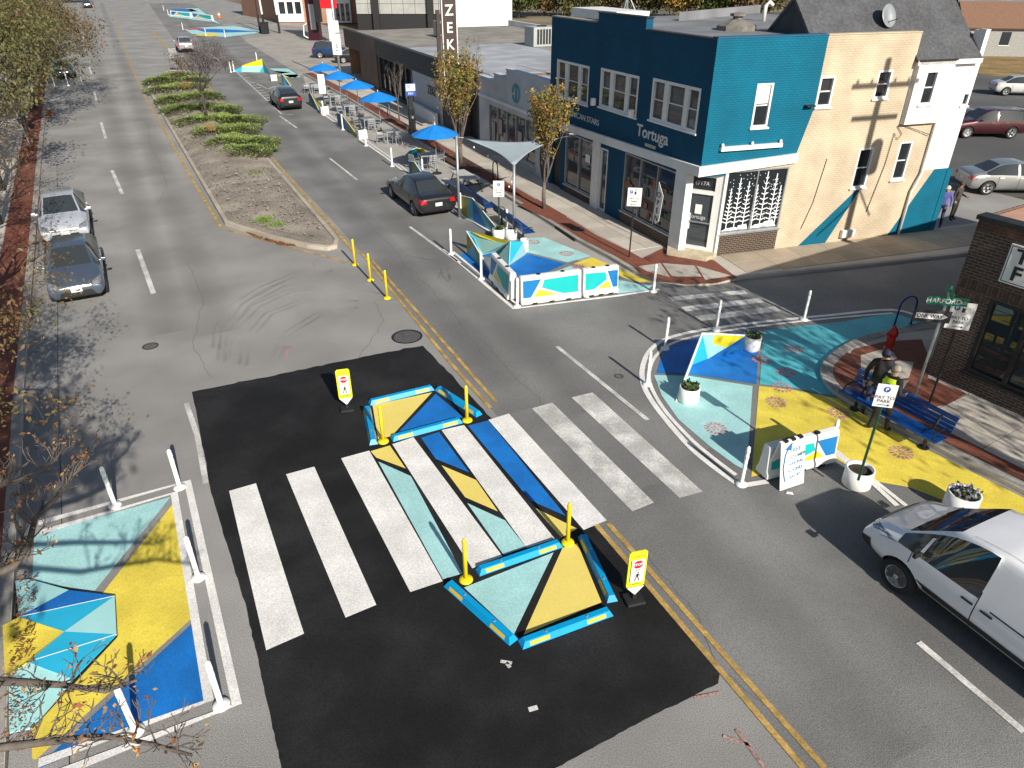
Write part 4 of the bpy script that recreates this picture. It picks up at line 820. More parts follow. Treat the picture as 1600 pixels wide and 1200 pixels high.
def build_car(name, label, style, L, W, Hh, pm, loc, heading, wr=.32, group=None, cat='car', hubcap=False, rimm=None, cover=0, detail=True):
    st = style['st']; hw = W / 2; n = len(st); ring = []
    root = empty(name, loc, R(-heading), label, cat, group)
    vs, fs, mi = [], [], []
    for t, zb, w_, zs, wrf, zr in st:
        y = (t - .5) * L; z0 = zb * Hh; w1 = w_ * hw
        half = [(0, z0), (w1 * .8, z0), (w1 * .975, z0 + .1 * Hh), (w1, (z0 * .35 + zs * Hh * .65)), (w1 * .965, zs * Hh), (wrf * hw, zr * Hh - .012), (wrf * hw * .93, zr * Hh + .008), (0, zr * Hh + .022)]
        full = half + [(-x, z) for x, z in half[-2:0:-1]]
        vs += [(x, y, z) for x, z in full]
    k = 14
    def seg_mat(i, j):
        jj = j if j < 7 else 13 - j                   # half segment index: 0 floor,1 sill,2 lower side,3 upper side,4 glass side,5 roof rail,6 roof
        a, b = style['rw']
        if i == a and jj in (6,): return 2
        a, b = style['fs']
        if i == a and jj in (6,): return 1
        if jj == 4:
            for a, b in style['sw']:
                if a <= i < b: return 3
        if jj == 0: return 4
        return 0
    for i in range(n - 1):
        for j in range(k):
            fs.append((i * k + j, i * k + (j + 1) % k, (i + 1) * k + (j + 1) % k, (i + 1) * k + j)); mi.append(seg_mat(i, j))
    fs += [tuple(range(k - 1, -1, -1)), tuple((n - 1) * k + j for j in range(k))]; mi += [0, 0]
    fs = [tuple(reversed(f)) for f in fs]
    me = bpy.data.meshes.new('body'); me.from_pydata(vs, [], fs)
    mats = [pm, M_carglass, M_carglass, M_carglass, M_trim, M_black]
    for x in mats: me.materials.append(x)
    for p, i in zip(me.polygons, mi): p.material_index = i; p.use_smooth = True
    bm = bmesh.new(); bm.from_mesh(me); bmesh.ops.recalc_face_normals(bm, faces=bm.faces)
    cl = bm.edges.layers.float.new('crease_edge')
    for e in bm.edges:
        ms = {f.material_index for f in e.link_faces}
        if len(ms) > 1: e[cl] = .9
    vl_ = bm.verts.layers.float.new('crease_vert')
    for v in bm.verts:
        ce = [e for e in v.link_edges if e[cl] > .5 and not (4 in {f.material_index for f in e.link_faces})]
        lg = [abs((e.verts[0].co - e.verts[1].co).normalized().y) > .55 or (e.verts[0].index // 14 != e.verts[1].index // 14) for e in ce]
        if ce and any(lg) and not all(lg): v[vl_] = .8
    bm.to_mesh(me); bm.free()
    tmp = bpy.data.objects.new('tmp', me); COL.objects.link(tmp)
    sb = tmp.modifiers.new('s', 'SUBSURF'); sb.levels = 2; sb.render_levels = 2
    cut = MB(); ry, fy = [(t - .5) * L for t in style['wy']]
    for y in (ry, fy):
        for sx in (-1, 1): cut.tube([(sx * (hw - .30), y, wr), (sx * (hw + .2), y, wr)], wr + .055, 24)
    co = cut.build('cut', M_black); co.data.materials.clear()
    for x in mats: co.data.materials.append(x)
    for p in co.data.polygons: p.material_index = 5
    bo = tmp.modifiers.new('b', 'BOOLEAN'); bo.operation = 'DIFFERENCE'; bo.object = co; bo.solver = 'EXACT'
    dg = bpy.context.evaluated_depsgraph_get(); dg.update()
    ev = bpy.data.meshes.new_from_object(tmp.evaluated_get(dg))
    bpy.data.objects.remove(tmp); bpy.data.objects.remove(co)
    bvh = BVHTree.FromPolygons([v.co.copy() for v in ev.vertices], [tuple(p.vertices) for p in ev.polygons])
    ys = {}
    for nm, idx in (('body', (0,)), ('windshield', (1,)), ('rear_window', (2,)), ('side_window', (3,)), ('underbody', (4, 5))):
        sel = [p for p in ev.polygons if p.material_index in idx]
        if nm == 'side_window': groups = [[p for p in sel if p.center.x > 0], [p for p in sel if p.center.x <= 0]]
        else: groups = [sel]
        for g in groups:
            if not g: continue
            mp = {}; v2 = []; f2 = []
            for p in g:
                ff = []
                for vi in p.vertices:
                    if vi not in mp: mp[vi] = len(v2); v2.append(ev.vertices[vi].co.copy())
                    ff.append(mp[vi])
                f2.append(ff)
            mesh_obj(nm, v2, f2, [pm, M_carglass, M_carglass, M_carglass, M_trim][idx[0]], root, nm != 'underbody')
    def decal(nm, face, quad, m, nn=(6, 4), off=.006, parent=None):
        """a patch laid on the body; quad of four 2D corners seen from that face"""
        D = {'front': (Vector((0, -1, 0)), lambda a, b: Vector((a, 5, b))), 'rear': (Vector((0, 1, 0)), lambda a, b: Vector((a, -5, b))), 'left': (Vector((1, 0, 0)), lambda a, b: Vector((-5, a, b))), 'right': (Vector((-1, 0, 0)), lambda a, b: Vector((5, a, b))), 'top': (Vector((0, 0, -1)), lambda a, b: Vector((a, b, 5)))}[face]
        v_, ok = [], []
        for j in range(nn[1] + 1):
            for i in range(nn[0] + 1):
                s, t = i / nn[0], j / nn[1]; A = [quad[0][c] * (1 - s) + quad[1][c] * s for c in (0, 1)]; B = [quad[3][c] * (1 - s) + quad[2][c] * s for c in (0, 1)]
                hit = bvh.ray_cast(D[1](A[0] * (1 - t) + B[0] * t, A[1] * (1 - t) + B[1] * t), D[0])
                ok.append(hit[0] is not None); h = hit[0] if hit[0] else Vector((0, 0, 0)); nr = hit[1] if hit[1] else Vector((0, 0, 0))
                if nr.dot(D[0]) > 0: nr = -nr
                v_.append(h + nr * off)
        w = nn[0] + 1; f_ = [(j * w + i, j * w + i + 1, (j + 1) * w + i + 1, (j + 1) * w + i) for j in range(nn[1]) for i in range(nn[0]) if all(ok[q] for q in (j * w + i, j * w + i + 1, (j + 1) * w + i + 1, (j + 1) * w + i))]
        if f_: return mesh_obj(nm, v_, f_, m, root, True)
    z = lambda f: f * Hh
    van = style is VAN; suv = style is SUV
    for s in (-1, 1):
        decal('headlight', 'front', [(s * hw * .52, z(.43)), (s * hw * .93, z(.46)), (s * hw * .95, z(.56 if not van else .53)), (s * hw * .6, z(.52 if not van else .47))], M_lamp)
        if suv or van: decal('tail_light', 'rear', [(s * hw * .78, z(.46)), (s * hw * .97, z(.46)), (s * hw * .95, z(.68)), (s * hw * .80, z(.66))], M_red)
        else: decal('tail_light', 'rear', [(s * hw * .58, z(.50)), (s * hw * .95, z(.48)), (s * hw * .93, z(.62)), (s * hw * .62, z(.60))], M_red)
        fc = 'left' if s < 0 else 'right'
        if van: decal('side_trim', fc, [((.26 - .5) * L, z(.235)), ((.73 - .5) * L, z(.235)), ((.73 - .5) * L, z(.30)), ((.26 - .5) * L, z(.30))], M_trim, (16, 2), .012)
        if detail:
            for yy in (((.475 - .5) * L, (.72 - .5) * L, (.27 - .5) * L) if not van else ((.515 - .5) * L, (.775 - .5) * L, (.27 - .5) * L)):
                decal('door_seam', fc, [(yy, z(.2)), (yy + .018, z(.2)), (yy + .018, z(.62)), (yy, z(.62))], M_trim, (1, 10), .003)
            decal('door_seam', fc, [(-.25 * L, z(.19)), (.23 * L, z(.19)), (.23 * L, z(.2)), (-.25 * L, z(.2))], M_trim, (12, 1), .003)
            for yy in ((.50 - .5) * L, (.30 - .5) * L) if not van else ((.545 - .5) * L, (.475 - .5) * L):
                hp = bvh.ray_cast(Vector((s * 5, yy, z(.56 if not van else .47))), Vector((-s, 0, 0)))[0]
                if hp: MB().box(hp + Vector((s * .015, 0, 0)), (.03, .2, .035)).build('door_handle', M_trim if van else pm, root, bevel=.01)
        my = (.665 - .5) * L if not van else (.745 - .5) * L; mz = z(.655) if not van else z(.58)
        mr_ = MB().box((s * (hw + .08), my, mz + .02), (.15, .07, .1)).box((s * (hw - .0), my, mz), (.14, .04, .03)); mr_.build('mirror', M_trim if van else pm, root, bevel=.03)
    decal('grille', 'front', [(-hw * .48, z(.42)), (hw * .48, z(.42)), (hw * .55, z(.48)), (-hw * .55, z(.48))], M_chrome if not van else M_trim)
    decal('lower_grille', 'front', [(-hw * .62, z(.24)), (hw * .62, z(.24)), (hw * .5, z(.36)), (-hw * .5, z(.36))], M_trim)
    decal('number_plate', 'front', [(-.16, z(.34)), (.16, z(.34)), (.16, z(.34) + .15), (-.16, z(.34) + .15)], M_plate, (4, 3), .014)
    decal('number_plate', 'rear', [(-.16, z(.40)), (.16, z(.40)), (.16, z(.40) + .15), (-.16, z(.40) + .15)], M_plate, (4, 3), .014)
    decal('rear_bumper_trim', 'rear', [(-hw * .8, z(.25)), (hw * .8, z(.25)), (hw * .82, z(.31)), (-hw * .82, z(.31))], M_trim if suv or van else pm)
    if van: decal('front_bumper', 'front', [(-hw * .9, z(.17)), (hw * .9, z(.17)), (hw * .97, z(.33)), (-hw * .97, z(.33))], M_trim, (14, 5), .012)
    if van:
        for s in (-1, 1):
            fc = 'left' if s < 0 else 'right'
            decal('front_bumper', fc, [(.43 * L, z(.17)), (.497 * L, z(.2)), (.497 * L, z(.33)), (.445 * L, z(.36))], M_trim, (8, 5), .012)
            decal('door_rail', fc, [(-.46 * L, z(.50)), (-.03 * L, z(.50)), (-.03 * L, z(.515)), (-.46 * L, z(.515))], M_trim, (14, 1), .004)
            decal('roof_channel', 'top', [(s * hw * .66, -.44 * L), (s * hw * .69, -.44 * L), (s * hw * .66, .13 * L), (s * hw * .63, .13 * L)], M_plate, (1, 16), .004)
            decal('quarter_pillar', fc, [((.745 - .5) * L, z(.535)), ((.757 - .5) * L, z(.535)), ((.742 - .5) * L, z(.74)), ((.73 - .5) * L, z(.76))], pm, (2, 8), .006)
    if van:
        for x in (-.25, .3): decal('wiper', 'top', [(x, .335 * L), (x + .5, .325 * L), (x + .5, .33 * L), (x, .342 * L)], M_trim, (8, 1), .012)
    wt, wrm = wheel_mesh(wr, .21, hubcap); t0 = None
    for y in (ry, fy):
        for s in (-1, 1):
            if t0 is None: t_ = wt.build('wheel', M_tyre, root, True); r_ = wrm.build('rim', rimm or M_rim, t_, True); t0 = (t_, r_)
            else:
                t_ = t0[0].copy(); COL.objects.link(t_); t_.parent = root; r_ = t0[1].copy(); COL.objects.link(r_); r_.parent = t_
            t_.location = (s * (hw - .115), y, wr); t_.rotation_euler = (0, R(90) * s, 0)
    return root
def by_front(u, v, L, heading): p = G(u, v); return p - azdir(heading) * L / 2
def by_rear(u, v, L, heading): p = G(u, v); return p + azdir(heading) * L / 2
HL = 151.2
build_car('parked_car', 'slate blue hatchback with chrome grille parked at the left kerb', HATCH, 4.4, 1.72, 1.44, paint('slate_blue', (.085, .11, .15)), by_front(128, 478, 4.4, HL), HL, .3)
build_car('parked_car', 'silver white car parked right behind the slate blue hatchback', HATCH, 4.3, 1.78, 1.62, paint('silver_white', (.55, .58, .62)), by_front(110, 388, 4.3, HL), HL, .31)
build_car('parked_car', 'dark blue grey sedan parked behind three white posts under trees', SEDAN, 4.8, 1.85, 1.45, paint('steel_blue', (.06, .085, .12)), by_front(103, 124, 4.8, HL), HL, .33)
build_car('pickup_truck', 'dark pickup truck with chrome grille coming down the far left lane', SUV, 5.4, 2.0, 1.85, paint('charcoal_green', (.03, .035, .035)), by_front(138, 13, 5.4, HL), HL, .38, cat='truck')
build_car('moving_car', 'silver sport utility car driving away beyond the planted median', SUV, 4.8, 1.9, 1.72, paint('silver', (.42, .44, .46), .6), by_rear(293, 83, 4.8, RD), RD, .36)
build_car('moving_car', 'dark grey hatchback stopped beside the striped buffer and cafe tables', HATCH, 4.46, 1.75, 1.49, paint('graphite', (.032, .033, .037), .5), by_rear(457, 174, 4.46, RD), RD, .31)
build_car('moving_car', 'dark grey coupe with red tail lights driving beside the parklet', SEDAN, 4.85, 1.82, 1.43, paint('dark_grey', (.026, .027, .03), .5), by_rear(687, 342, 4.85, RD), RD, .33)
vp = G(1392, 921); vh = RD + .8
vl, vw = 4.55, 1.84
vc = vp + azdir(vh + 90) * (vw / 2 - .03) - azdir(vh) * ((.80 - .5) * vl)
build_car('delivery_van', 'white panel van with black side mouldings parked at the right kerb', VAN, vl, vw, 1.86, paint('white', (.84, .85, .87), 0), vc, vh, .325, cat='van', hubcap=True)
build_car('parked_car', 'dark blue sport utility car parked by the fuel station sign', SUV, 4.7, 1.9, 1.75, paint('deep_blue', (.012, .045, .12)), G(522, 90), 88, .36)
build_car('parked_car', 'black sedan half hidden behind the rust brown end wall', SEDAN, 4.7, 1.82, 1.45, paint('black', (.015, .017, .022)), G(556, 97), 70, .33)
build_car('parked_car', 'maroon sport utility car in the car park behind the white wing', SUV, 4.5, 1.85, 1.68, paint('maroon', (.06, .008, .015)), G(1532, 212), -88, .35)
build_car('parked_car', 'dark navy sedan parked beyond the maroon car', SEDAN, 4.7, 1.82, 1.45, paint('navy', (.012, .02, .04)), G(1566, 205), -95, .33)
build_car('parked_car', 'silver grey sedan parked by the pavement behind the brick building', SEDAN, 4.6, 1.8, 1.45, paint('silver_grey', (.36, .38, .38), .6), G(1572, 298), 93, .33)
build_car('parked_car', 'white car at the far end of the car park', SEDAN, 4.6, 1.8, 1.5, paint('pearl_white', (.6, .6, .58), .2), G(1592, 148), 100, .33)
build_car('parked_car', 'small silver car peeping out from behind the white wing', HATCH, 4.2, 1.75, 1.5, paint('silver_mauve', (.35, .34, .38), .5), G(1478, 204), -88, .31)
# ================================================================== STREET FURNITURE
rz_road = -R(RD)
# ---- flexible posts
def make_post(nm, m, bandm, label, cat, group, round_=True):
    o = empty(nm, (0, 0, 0), 0, label, cat, group)
    MB().lathe([(.13, 0), (.13, .015), (.11, .04), (.05, .06)], n=16).build('base', m, o, True)
    if round_: MB().lathe([(.04, .05), (.038, .9), (.035, .97), (.015, .99)], n=12).build('post', m, o, True)
    else: MB().box((0, 0, .5), (.085, .05, .95)).box((0, .0, .985), (.05, .04, .03)).build('post', m, o, bevel=.015)
    for z_ in (.72, .86): MB().lathe([(.043, z_), (.043, z_ + .07)], n=12, caps=False).build('reflective_band', bandm, o, True) if round_ else MB().box((0, 0, z_), (.089, .054, .07)).build('reflective_band', bandm, o)
    return o
yp = make_post('flexible_post', M_yelp, mat('band_amber', (.75, .5, .02), .3, .05, 9), '', 'post', 'yellow flexible posts')
YL = {(555, 414): 'yellow flexible post nearest the tip of the planted median', (579, 438): 'middle one of the yellow posts in line with the median tip', (605, 466): 'yellow flexible post ending the row beside the manhole cover',
      (599, 690): 'yellow flexible post beside the yellow triangle of the island near the sign', (730, 657): 'yellow flexible post at the blue triangle corner by the double yellow line', (728, 906): 'yellow flexible post at the aqua triangle corner', (887, 848): 'yellow flexible post between yellow triangle and crosswalk bars'}
for (u, v), lb in YL.items(): instance(yp, USED, G(u, v, .012), rnd.uniform(-.3, .3), lb, 'yellow flexible posts')
wp = make_post('white_post', M_white, mat('band_silver', (.6, .62, .65), .3, .05, 9), '', 'post', 'white flexible posts', False)
WL = [((180, 790), 'white post on the top border of the left mural, farther from the crosswalk'), ((281, 762), 'white post at the top corner of the left mural'), ((310, 903), 'white post beside the yellow field of the left mural'), ((346, 1102), 'white post at the corner by the blue field of the left mural'), ((212, 1143), 'white post among the twigs on the bottom border of the left mural'),
      ((1011, 601), 'white post on the curved tip of the corner mural'), ((1039, 545), 'white post behind the folded screen of the corner mural'), ((1119, 516), 'white post on the side street edge beside the planter'), ((1256, 500), 'white post on the side street edge of the teal field'), ((1158, 757), 'white post beside the sandwich board at the mural corner'), ((1294, 713), 'white post at the end of the painted barrier by the sandwich board'),
      ((705, 397), 'white post at the outer corner of the parklet by the coupe'), ((752, 436), 'white post beside the folded screen at the parklet edge'), ((808, 479), 'white post at the corner of the painted barriers'), ((917, 463), 'white post between the two painted barriers'), ((1021, 456), 'white post where the parklet border meets the side street'),
      ((613, 260), 'white post before the shaded umbrella table'), ((720, 336), 'white post beside the coupe and sail pole'), ((661, 279), 'white post in front of the low folded screen by the near umbrella'), ((792, 364), 'white post beside the parklet planters and bench'), ((572, 228), 'white post by the nearest white planter box of the cafe'), ((536, 203), 'white post at the folded screen halfway along the cafe'), ((506, 180), 'white post at the far cafe planter box'),
      ((366, 112), 'white post at the tip of the far wedge, inner one'), ((361, 113), 'white post at the tip of the far wedge, outer one'), ((402, 97), 'white post behind the far wedge')]
for (u, v), lb in WL: instance(wp, USED, G(u, v, .012), rz_road + rnd.uniform(-.2, .2), lb, 'white flexible posts')
for u, v in ((256, 16), (263, 23), (268, 25), (333, 33), (286, 46), (322, 56), (352, 58)): instance(wp, USED, G(u, v, .02), rz_road, 'white flexible post around the far crossing murals', 'white posts at the far crossing')
for u, v in ((86, 135), (107, 134), (129, 132)): instance(wp, USED, G(u, v, .012), rz_road, 'white flexible post in the row before the parked blue grey sedan', 'white posts before the far sedan')
# ---- in-street pedestrian signs
M_ylg = mat('fluorescent_yellow_green', (.72, .75, .02), .5, .03, 4); M_signw = mat('sign_white', (.75, .75, .74), .5, .03, 4); M_sred = mat('sign_red', (.55, .012, .02), .5, .05, 5)
def ped_sign(u, v, label, az):
    o = empty('pedestrian_sign', G(u, v, .012), R(-az), label, 'sign')
    MB().box((0, 0, .03), (.34, .3, .06)).build('base', M_black, o, bevel=.02); MB().box((0, 0, .1), (.07, .05, .12)).build('hinge', M_dark, o)
    pl = [(-.165, .36), (-.165, 1.1), (-.13, 1.14), (.13, 1.14), (.165, 1.1), (.165, .36), (.0, .15)]
    b = MB(); b.plate([(x, -.015, z) for x, z in pl], -.03) if False else b.plate([(x, .012, z) for x, z in reversed(pl)], .024); b.build('panel', M_ylg, o)
    for sg in (-1, 1):
        y = -.0135 * sg; E = 1
        def patch(nm, pts, m, dy): p_ = MB(); p_.add([(x * sg, y - dy * sg, z) for x, z in pts], [tuple(range(len(pts)))]); return p_.build(nm, m, o)
        patch('white_field', [(-.12, .46), (.12, .46), (.12, .98), (-.12, .98)], M_signw, .001); patch('white_tip', [(-.16, .345), (0, .155), (.16, .345)], M_signw, .001)
        patch('stop_octagon', [(.095 * math.cos(R(22.5 + 45 * k)), .87 + .095 * math.sin(R(22.5 + 45 * k))) for k in range(8)], M_sred, .002)
        mf = lambda z: frameM((0, y - .004 * sg, z), (sg, 0, 0), (0, 0, 1))
        text('lettering', 'STOP', .075, mf(.87), M_signw, o, .001, .002); text('lettering', 'STATE LAW', .042, mf(1.05), M_dark, o, .001); text('lettering', 'FOR', .05, mf(.735), M_dark, o, .001); text('lettering', 'WITHIN', .045, mf(.41), M_dark, o, .001)
        w_ = MB()
        for pts in ([(-.018, .59), (.022, .59), (.03, .655), (-.01, .66)], [(-.018, .6), (.004, .6), (-.035, .49), (-.055, .49)], [(.0, .6), (.022, .6), (.05, .49), (.03, .49)], [(-.012, .65), (.0, .65), (-.05, .58), (-.06, .59)], [(.02, .65), (.03, .65), (.06, .59), (.05, .585)], [(.012 + .017 * math.cos(a), .682 + .017 * math.sin(a)) for a in (0, 1, 2, 3, 4, 5)]): w_.add([(x * sg, y - .003 * sg, z) for x, z in pts], [tuple(range(len(pts)))])
        w_.build('walking_figure', M_dark, o)
ped_sign(543, 640, 'yellow green stop for pedestrians sign at the yellow and blue island end', RD + 12)
ped_sign(990, 938, 'yellow green stop for pedestrians sign between island and double yellow line', RD + 12)
# ---- blue wheel stops round the islands
def wheel_stop(a, b, label):
    A, B = G(*a, .012), G(*b, .012); d = B - A; L = d.length; o = empty('wheel_stop', (A + B) / 2, math.atan2(d.y, d.x), label, 'wheel stop', 'blue wheel stops')
    h = L / 2; p = []
    for x, w_, z_ in ((-h, .1, 0), (-h + .05, .05, .11), (h - .05, .05, .11), (h, .1, 0)): p += [(x, -w_, z_), (x, w_, z_)]
    p += [(-h, -.1, 0), (h, -.1, 0), (h, .1, 0), (-h, .1, 0)]
    vs = [(-h, -.1, 0), (h, -.1, 0), (h, .1, 0), (-h, .1, 0), (-h + .06, -.05, .11), (h - .06, -.05, .11), (h - .06, .05, .11), (-h + .06, .05, .11)]
    mesh_obj('block', vs, [(0, 3, 2, 1), (4, 5, 6, 7), (0, 1, 5, 4), (1, 2, 6, 5), (2, 3, 7, 6), (3, 0, 4, 7)], M_curbblue, o)
    for sx in (-1, 1):
        for sy in (-1, 1):
            q = [(sx * (h - .14), sy * .088, .022), (sx * (h - .50), sy * .088, .022), (sx * (h - .50), sy * .062, .09), (sx * (h - .14), sy * .062, .09)]
            MB().add([(x, y + sy * .004, z) for x, y, z in q], [(0, 1, 2, 3)]).build('reflector_strip', M_refl, o)
    for sx in (-1, 1): MB().lathe([(.022, .108), (.022, .122), (.012, .126)], (sx * h * .45, 0, 0), 8).build('anchor_bolt', M_galv, o)
for a, b, lb in (((577, 631), (677, 607), 'blue wheel stop along the far side of the island with the blue triangle'), ((573, 638), (584, 695), 'blue wheel stop beside the yellow triangle, facing the black asphalt'), ((684, 608), (749, 650), 'blue wheel stop beside the blue triangle, along the double yellow line'), ((612, 687), (721, 658), 'blue wheel stop between blue triangle and crosswalk bars'),
                 ((746, 895), (876, 850), 'blue wheel stop between aqua triangle and crosswalk bars'), ((700, 912), (803, 1004), 'blue wheel stop along the aqua triangle, facing the black asphalt'), ((910, 838), (957, 941), 'blue wheel stop along the yellow triangle towards the sign'), ((813, 1008), (954, 956), 'blue wheel stop closing the tip of the aqua and yellow island')): wheel_stop(a, b, lb)
# ---- painted plastic barriers
M_bt = mat('barrier_teal', (.0, .42, .42), .5, .04, 3); M_bb = mat('barrier_blue', (.0, .16, .42), .5, .04, 3); M_by = mat('barrier_yellow', (.72, .52, .02), .5, .04, 3)
def barrier(A, B, h, label, flip=False, th=.42, group='painted plastic barriers'):
    d = B - A; L = d.length; d.normalize(); out = Vector((d.y, -d.x, 0)); o = empty('traffic_barrier', (A + B) / 2, math.atan2(d.y, d.x), label, 'barrier', group)
    prof = [(-th / 2, .05), (-th / 2, .16), (-th * .38, .24), (-th * .26, h - .08), (-th * .2, h), (th * .2, h), (th * .26, h - .08), (th * .38, .24), (th / 2, .16), (th / 2, .05)]
    n_ = len(prof); vs = [(x, y, z) for x in (-L / 2, L / 2) for y, z in prof]
    mesh_obj('shell', vs, [(i, (i + 1) % n_, n_ + (i + 1) % n_, n_ + i) for i in range(n_)] + [tuple(range(n_ - 1, -1, -1)), tuple(range(n_, 2 * n_))], M_white, o).modifiers.new('b', 'BEVEL').width = .02
    def yat(z): return th * .38 + (th * .26 - th * .38) * (z - .24) / (h - .32)
    def face(nm, pts, m, sg):
        q = [((-1 if flip else 1) * (x - .5) * L, sg * (yat(.27 + z * (h - .4)) + .005), .27 + z * (h - .4)) for x, z in pts]; MB().add(q, [tuple(range(len(q)))]).build(nm, m, o)
    for sg in (-1, 1):
        face('painted_panel', [(.03, 0), (.16, 0), (.33, 1), (.03, 1)], M_bb, sg); face('painted_panel', [(.2, 0), (.62, 0), (.3, .42)], M_by, sg); face('painted_panel', [(.34, .5), (.38, .95), (.95, 1), (.95, 0), (.7, 0)], M_bt, sg)
        for x in (.22, .5, .78): MB().bx((x - .5) * L - .09, (x - .5) * L + .09, sg * th / 2 - .01, sg * th / 2 + .004, .04, .1).build('fork_slot', M_dark, o)
    for x in (.3, .7): MB().lathe([(.07, h), (.07, h + .02), (.05, h + .025)], ((x - .5) * L, 0, 0), 10).build('filler_cap', M_dark, o)
b0 = G(812, 476); b1 = G(962, 456); bh = .98
mid = b0.lerp(b1, .62)
barrier(b0, mid - (mid - b0).normalized() * .04, bh, 'long white barrier with teal panel at the parklet corner')
barrier(mid + (b1 - b0).normalized() * .04, b1, bh, 'shorter white barrier with yellow and blue panels nearest the side street', True)
barrier(G(772, 436), G(802, 470), bh, 'shaded white barrier facing the road beside the folded screen', th=.42)
barrier(G(1188, 745), G(1295, 717), .85, 'white barrier with teal yellow blue panels behind the sandwich board', True)
barrier(G(268, 25), G(300, 28), 1.0, 'far white barrier with teal panels at the crossing mural, road end'); barrier(G(302, 28), G(333, 33), 1.0, 'far white barrier at the crossing mural, kerb end')
# ---- folded painted screens
def panel3(o, nm, pts, m, th=.03): return MB().plate([Vector(p) - o.location for p in pts], th).build(nm, m, o)
def hz(u, v, z): p = G(u, v); return Vector((p.x, p.y, z))
def screen(label, A, B, h, inn, cols, name='folded_screen'):
    """board along A-B with its peak near A, folded back to a second board leaning inwards"""
    d = B - A; o = empty(name, A, 0, label, 'screen'); pk = A + d * .28; iv = inn * .75
    u = Vector((0, 0, 1))
    panel3(o, 'board', [A, A + d * .14, A + d * .14 + u * h * .93, A + u * h * .86], cols[0]); panel3(o, 'board', [A + d * .14, pk, pk + u * h, A + d * .14 + u * h * .93], cols[1])
    panel3(o, 'board', [pk, A + d * .62, pk + u * h], cols[2]); panel3(o, 'board', [A + d * .62, B, B + u * .05, pk + u * h], cols[1])
    panel3(o, 'board', [pk + u * h, A + u * h * .86, A + iv * .8 + u * .02, pk + iv + u * .02], cols[0]); panel3(o, 'board', [pk + u * h, pk + iv + u * .02, B + u * .05], cols[3])
    ed = MB().tube([A + u * h * .86 - o.location, pk + u * h - o.location, B + u * .05 - o.location], .02, 6); ed.build('white_edge', M_whitep, o)
    MB().bx(0, .1, 0, .1, 0, .01).build('foot', M_whitep, o)
M_so = mat('screen_shaded_yellow', (.30, .26, .03), .6, .1, 2); M_sb = mat('screen_blue', (.01, .14, .38), .6, .08, 2); M_st = mat('screen_teal', (.10, .33, .40), .6, .08, 2); M_sy = mat('screen_yellow', (.78, .62, .01), .6, .05, 2); M_sc = mat('screen_cyan', (.02, .42, .66), .6, .05, 2); M_sa = mat('screen_aqua', (.36, .66, .66), .6, .05, 2)  # M_so: yellow of boards turned from the sun, shade put into its colour
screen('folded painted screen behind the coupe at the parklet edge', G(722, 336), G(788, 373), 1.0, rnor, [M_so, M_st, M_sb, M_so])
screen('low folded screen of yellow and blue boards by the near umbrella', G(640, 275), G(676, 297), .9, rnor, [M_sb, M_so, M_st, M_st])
screen('folded screen of blue and shaded yellow boards halfway along the cafe', G(528, 196), G(562, 218), .95, rnor, [M_sb, M_so, M_sb, M_so])
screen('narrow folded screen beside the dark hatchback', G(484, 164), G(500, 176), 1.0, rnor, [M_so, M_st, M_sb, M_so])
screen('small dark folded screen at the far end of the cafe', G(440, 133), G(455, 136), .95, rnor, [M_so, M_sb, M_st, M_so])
# far bright wedge
fw = empty('painted_wedge', G(364, 112), 0, 'low wedge painted cyan yellow and aqua at the far end of the buffer', 'screen')
wa, wb, wc = G(362, 112), G(413, 113), G(425, 118); tp = Vector((wb.x, wb.y, 1.25)); ts = wa + (wb - wa) * .35 + Vector((0, 0, .5))
panel3(fw, 'board', [wa, wa + (wb - wa) * .3, ts], M_sc); panel3(fw, 'board', [wa + (wb - wa) * .3, wa + (wb - wa) * .85, wb.lerp(tp, .5), ts], M_sa); panel3(fw, 'board', [ts, wb.lerp(tp, .5), tp, ts + Vector((0, 0, .1))], M_sy); panel3(fw, 'board', [wb, tp, wc], M_st); panel3(fw, 'board', [wa + (wb - wa) * .85, wb, wb.lerp(tp, .5)], M_sc)
# big faceted screen in the parklet corner
bs = empty('faceted_screen', G(731, 397), 0, 'big faceted screen with bright yellow and cyan boards inside the parklet corner', 'screen')
p0 = G(730, 397); T1 = hz(730, 396, hat(G(730, 396), 361)); p1 = G(777, 441); T2 = G(797, 377, .95); T3 = G(818, 378, .75); g2 = G(775, 404); g3 = G(795, 415); gm = G(752, 399)
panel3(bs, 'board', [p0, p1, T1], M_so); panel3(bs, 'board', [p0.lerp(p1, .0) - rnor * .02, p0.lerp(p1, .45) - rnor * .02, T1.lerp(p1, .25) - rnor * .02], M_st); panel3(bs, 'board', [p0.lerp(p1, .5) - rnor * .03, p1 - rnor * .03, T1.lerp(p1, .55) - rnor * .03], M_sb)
M1 = T1.lerp(T2, .12); M2 = T1.lerp(T2, .95)
panel3(bs, 'board', [T1, gm, G(775, 393, .25), T2], M_sa); dz = Vector((-.01, -.03, .03))
panel3(bs, 'board', [M1 + dz, T1.lerp(gm, .18).lerp(T2, .3) + dz, T2.lerp(G(775, 393, .25), .38) + dz, M2 + dz], M_sy); panel3(bs, 'board', [T1 + dz, gm + dz, T1.lerp(T2, .12).lerp(gm, .3) + dz], M_sc)
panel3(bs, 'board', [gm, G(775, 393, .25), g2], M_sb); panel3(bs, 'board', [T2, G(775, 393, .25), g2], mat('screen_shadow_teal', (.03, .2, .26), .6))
panel3(bs, 'board', [T2, g2, g3], M_sa); panel3(bs, 'board', [T2, g3, T3], M_sc); panel3(bs, 'board', [T3, g3, G(822, 397)], M_sa)
for i in range(4):
    q = T2.lerp(g2, .15 + i * .22) - bs.location; MB().lathe([(.03, 0), (.03, .03)], q, 8).build('bolt', M_dark, bs)
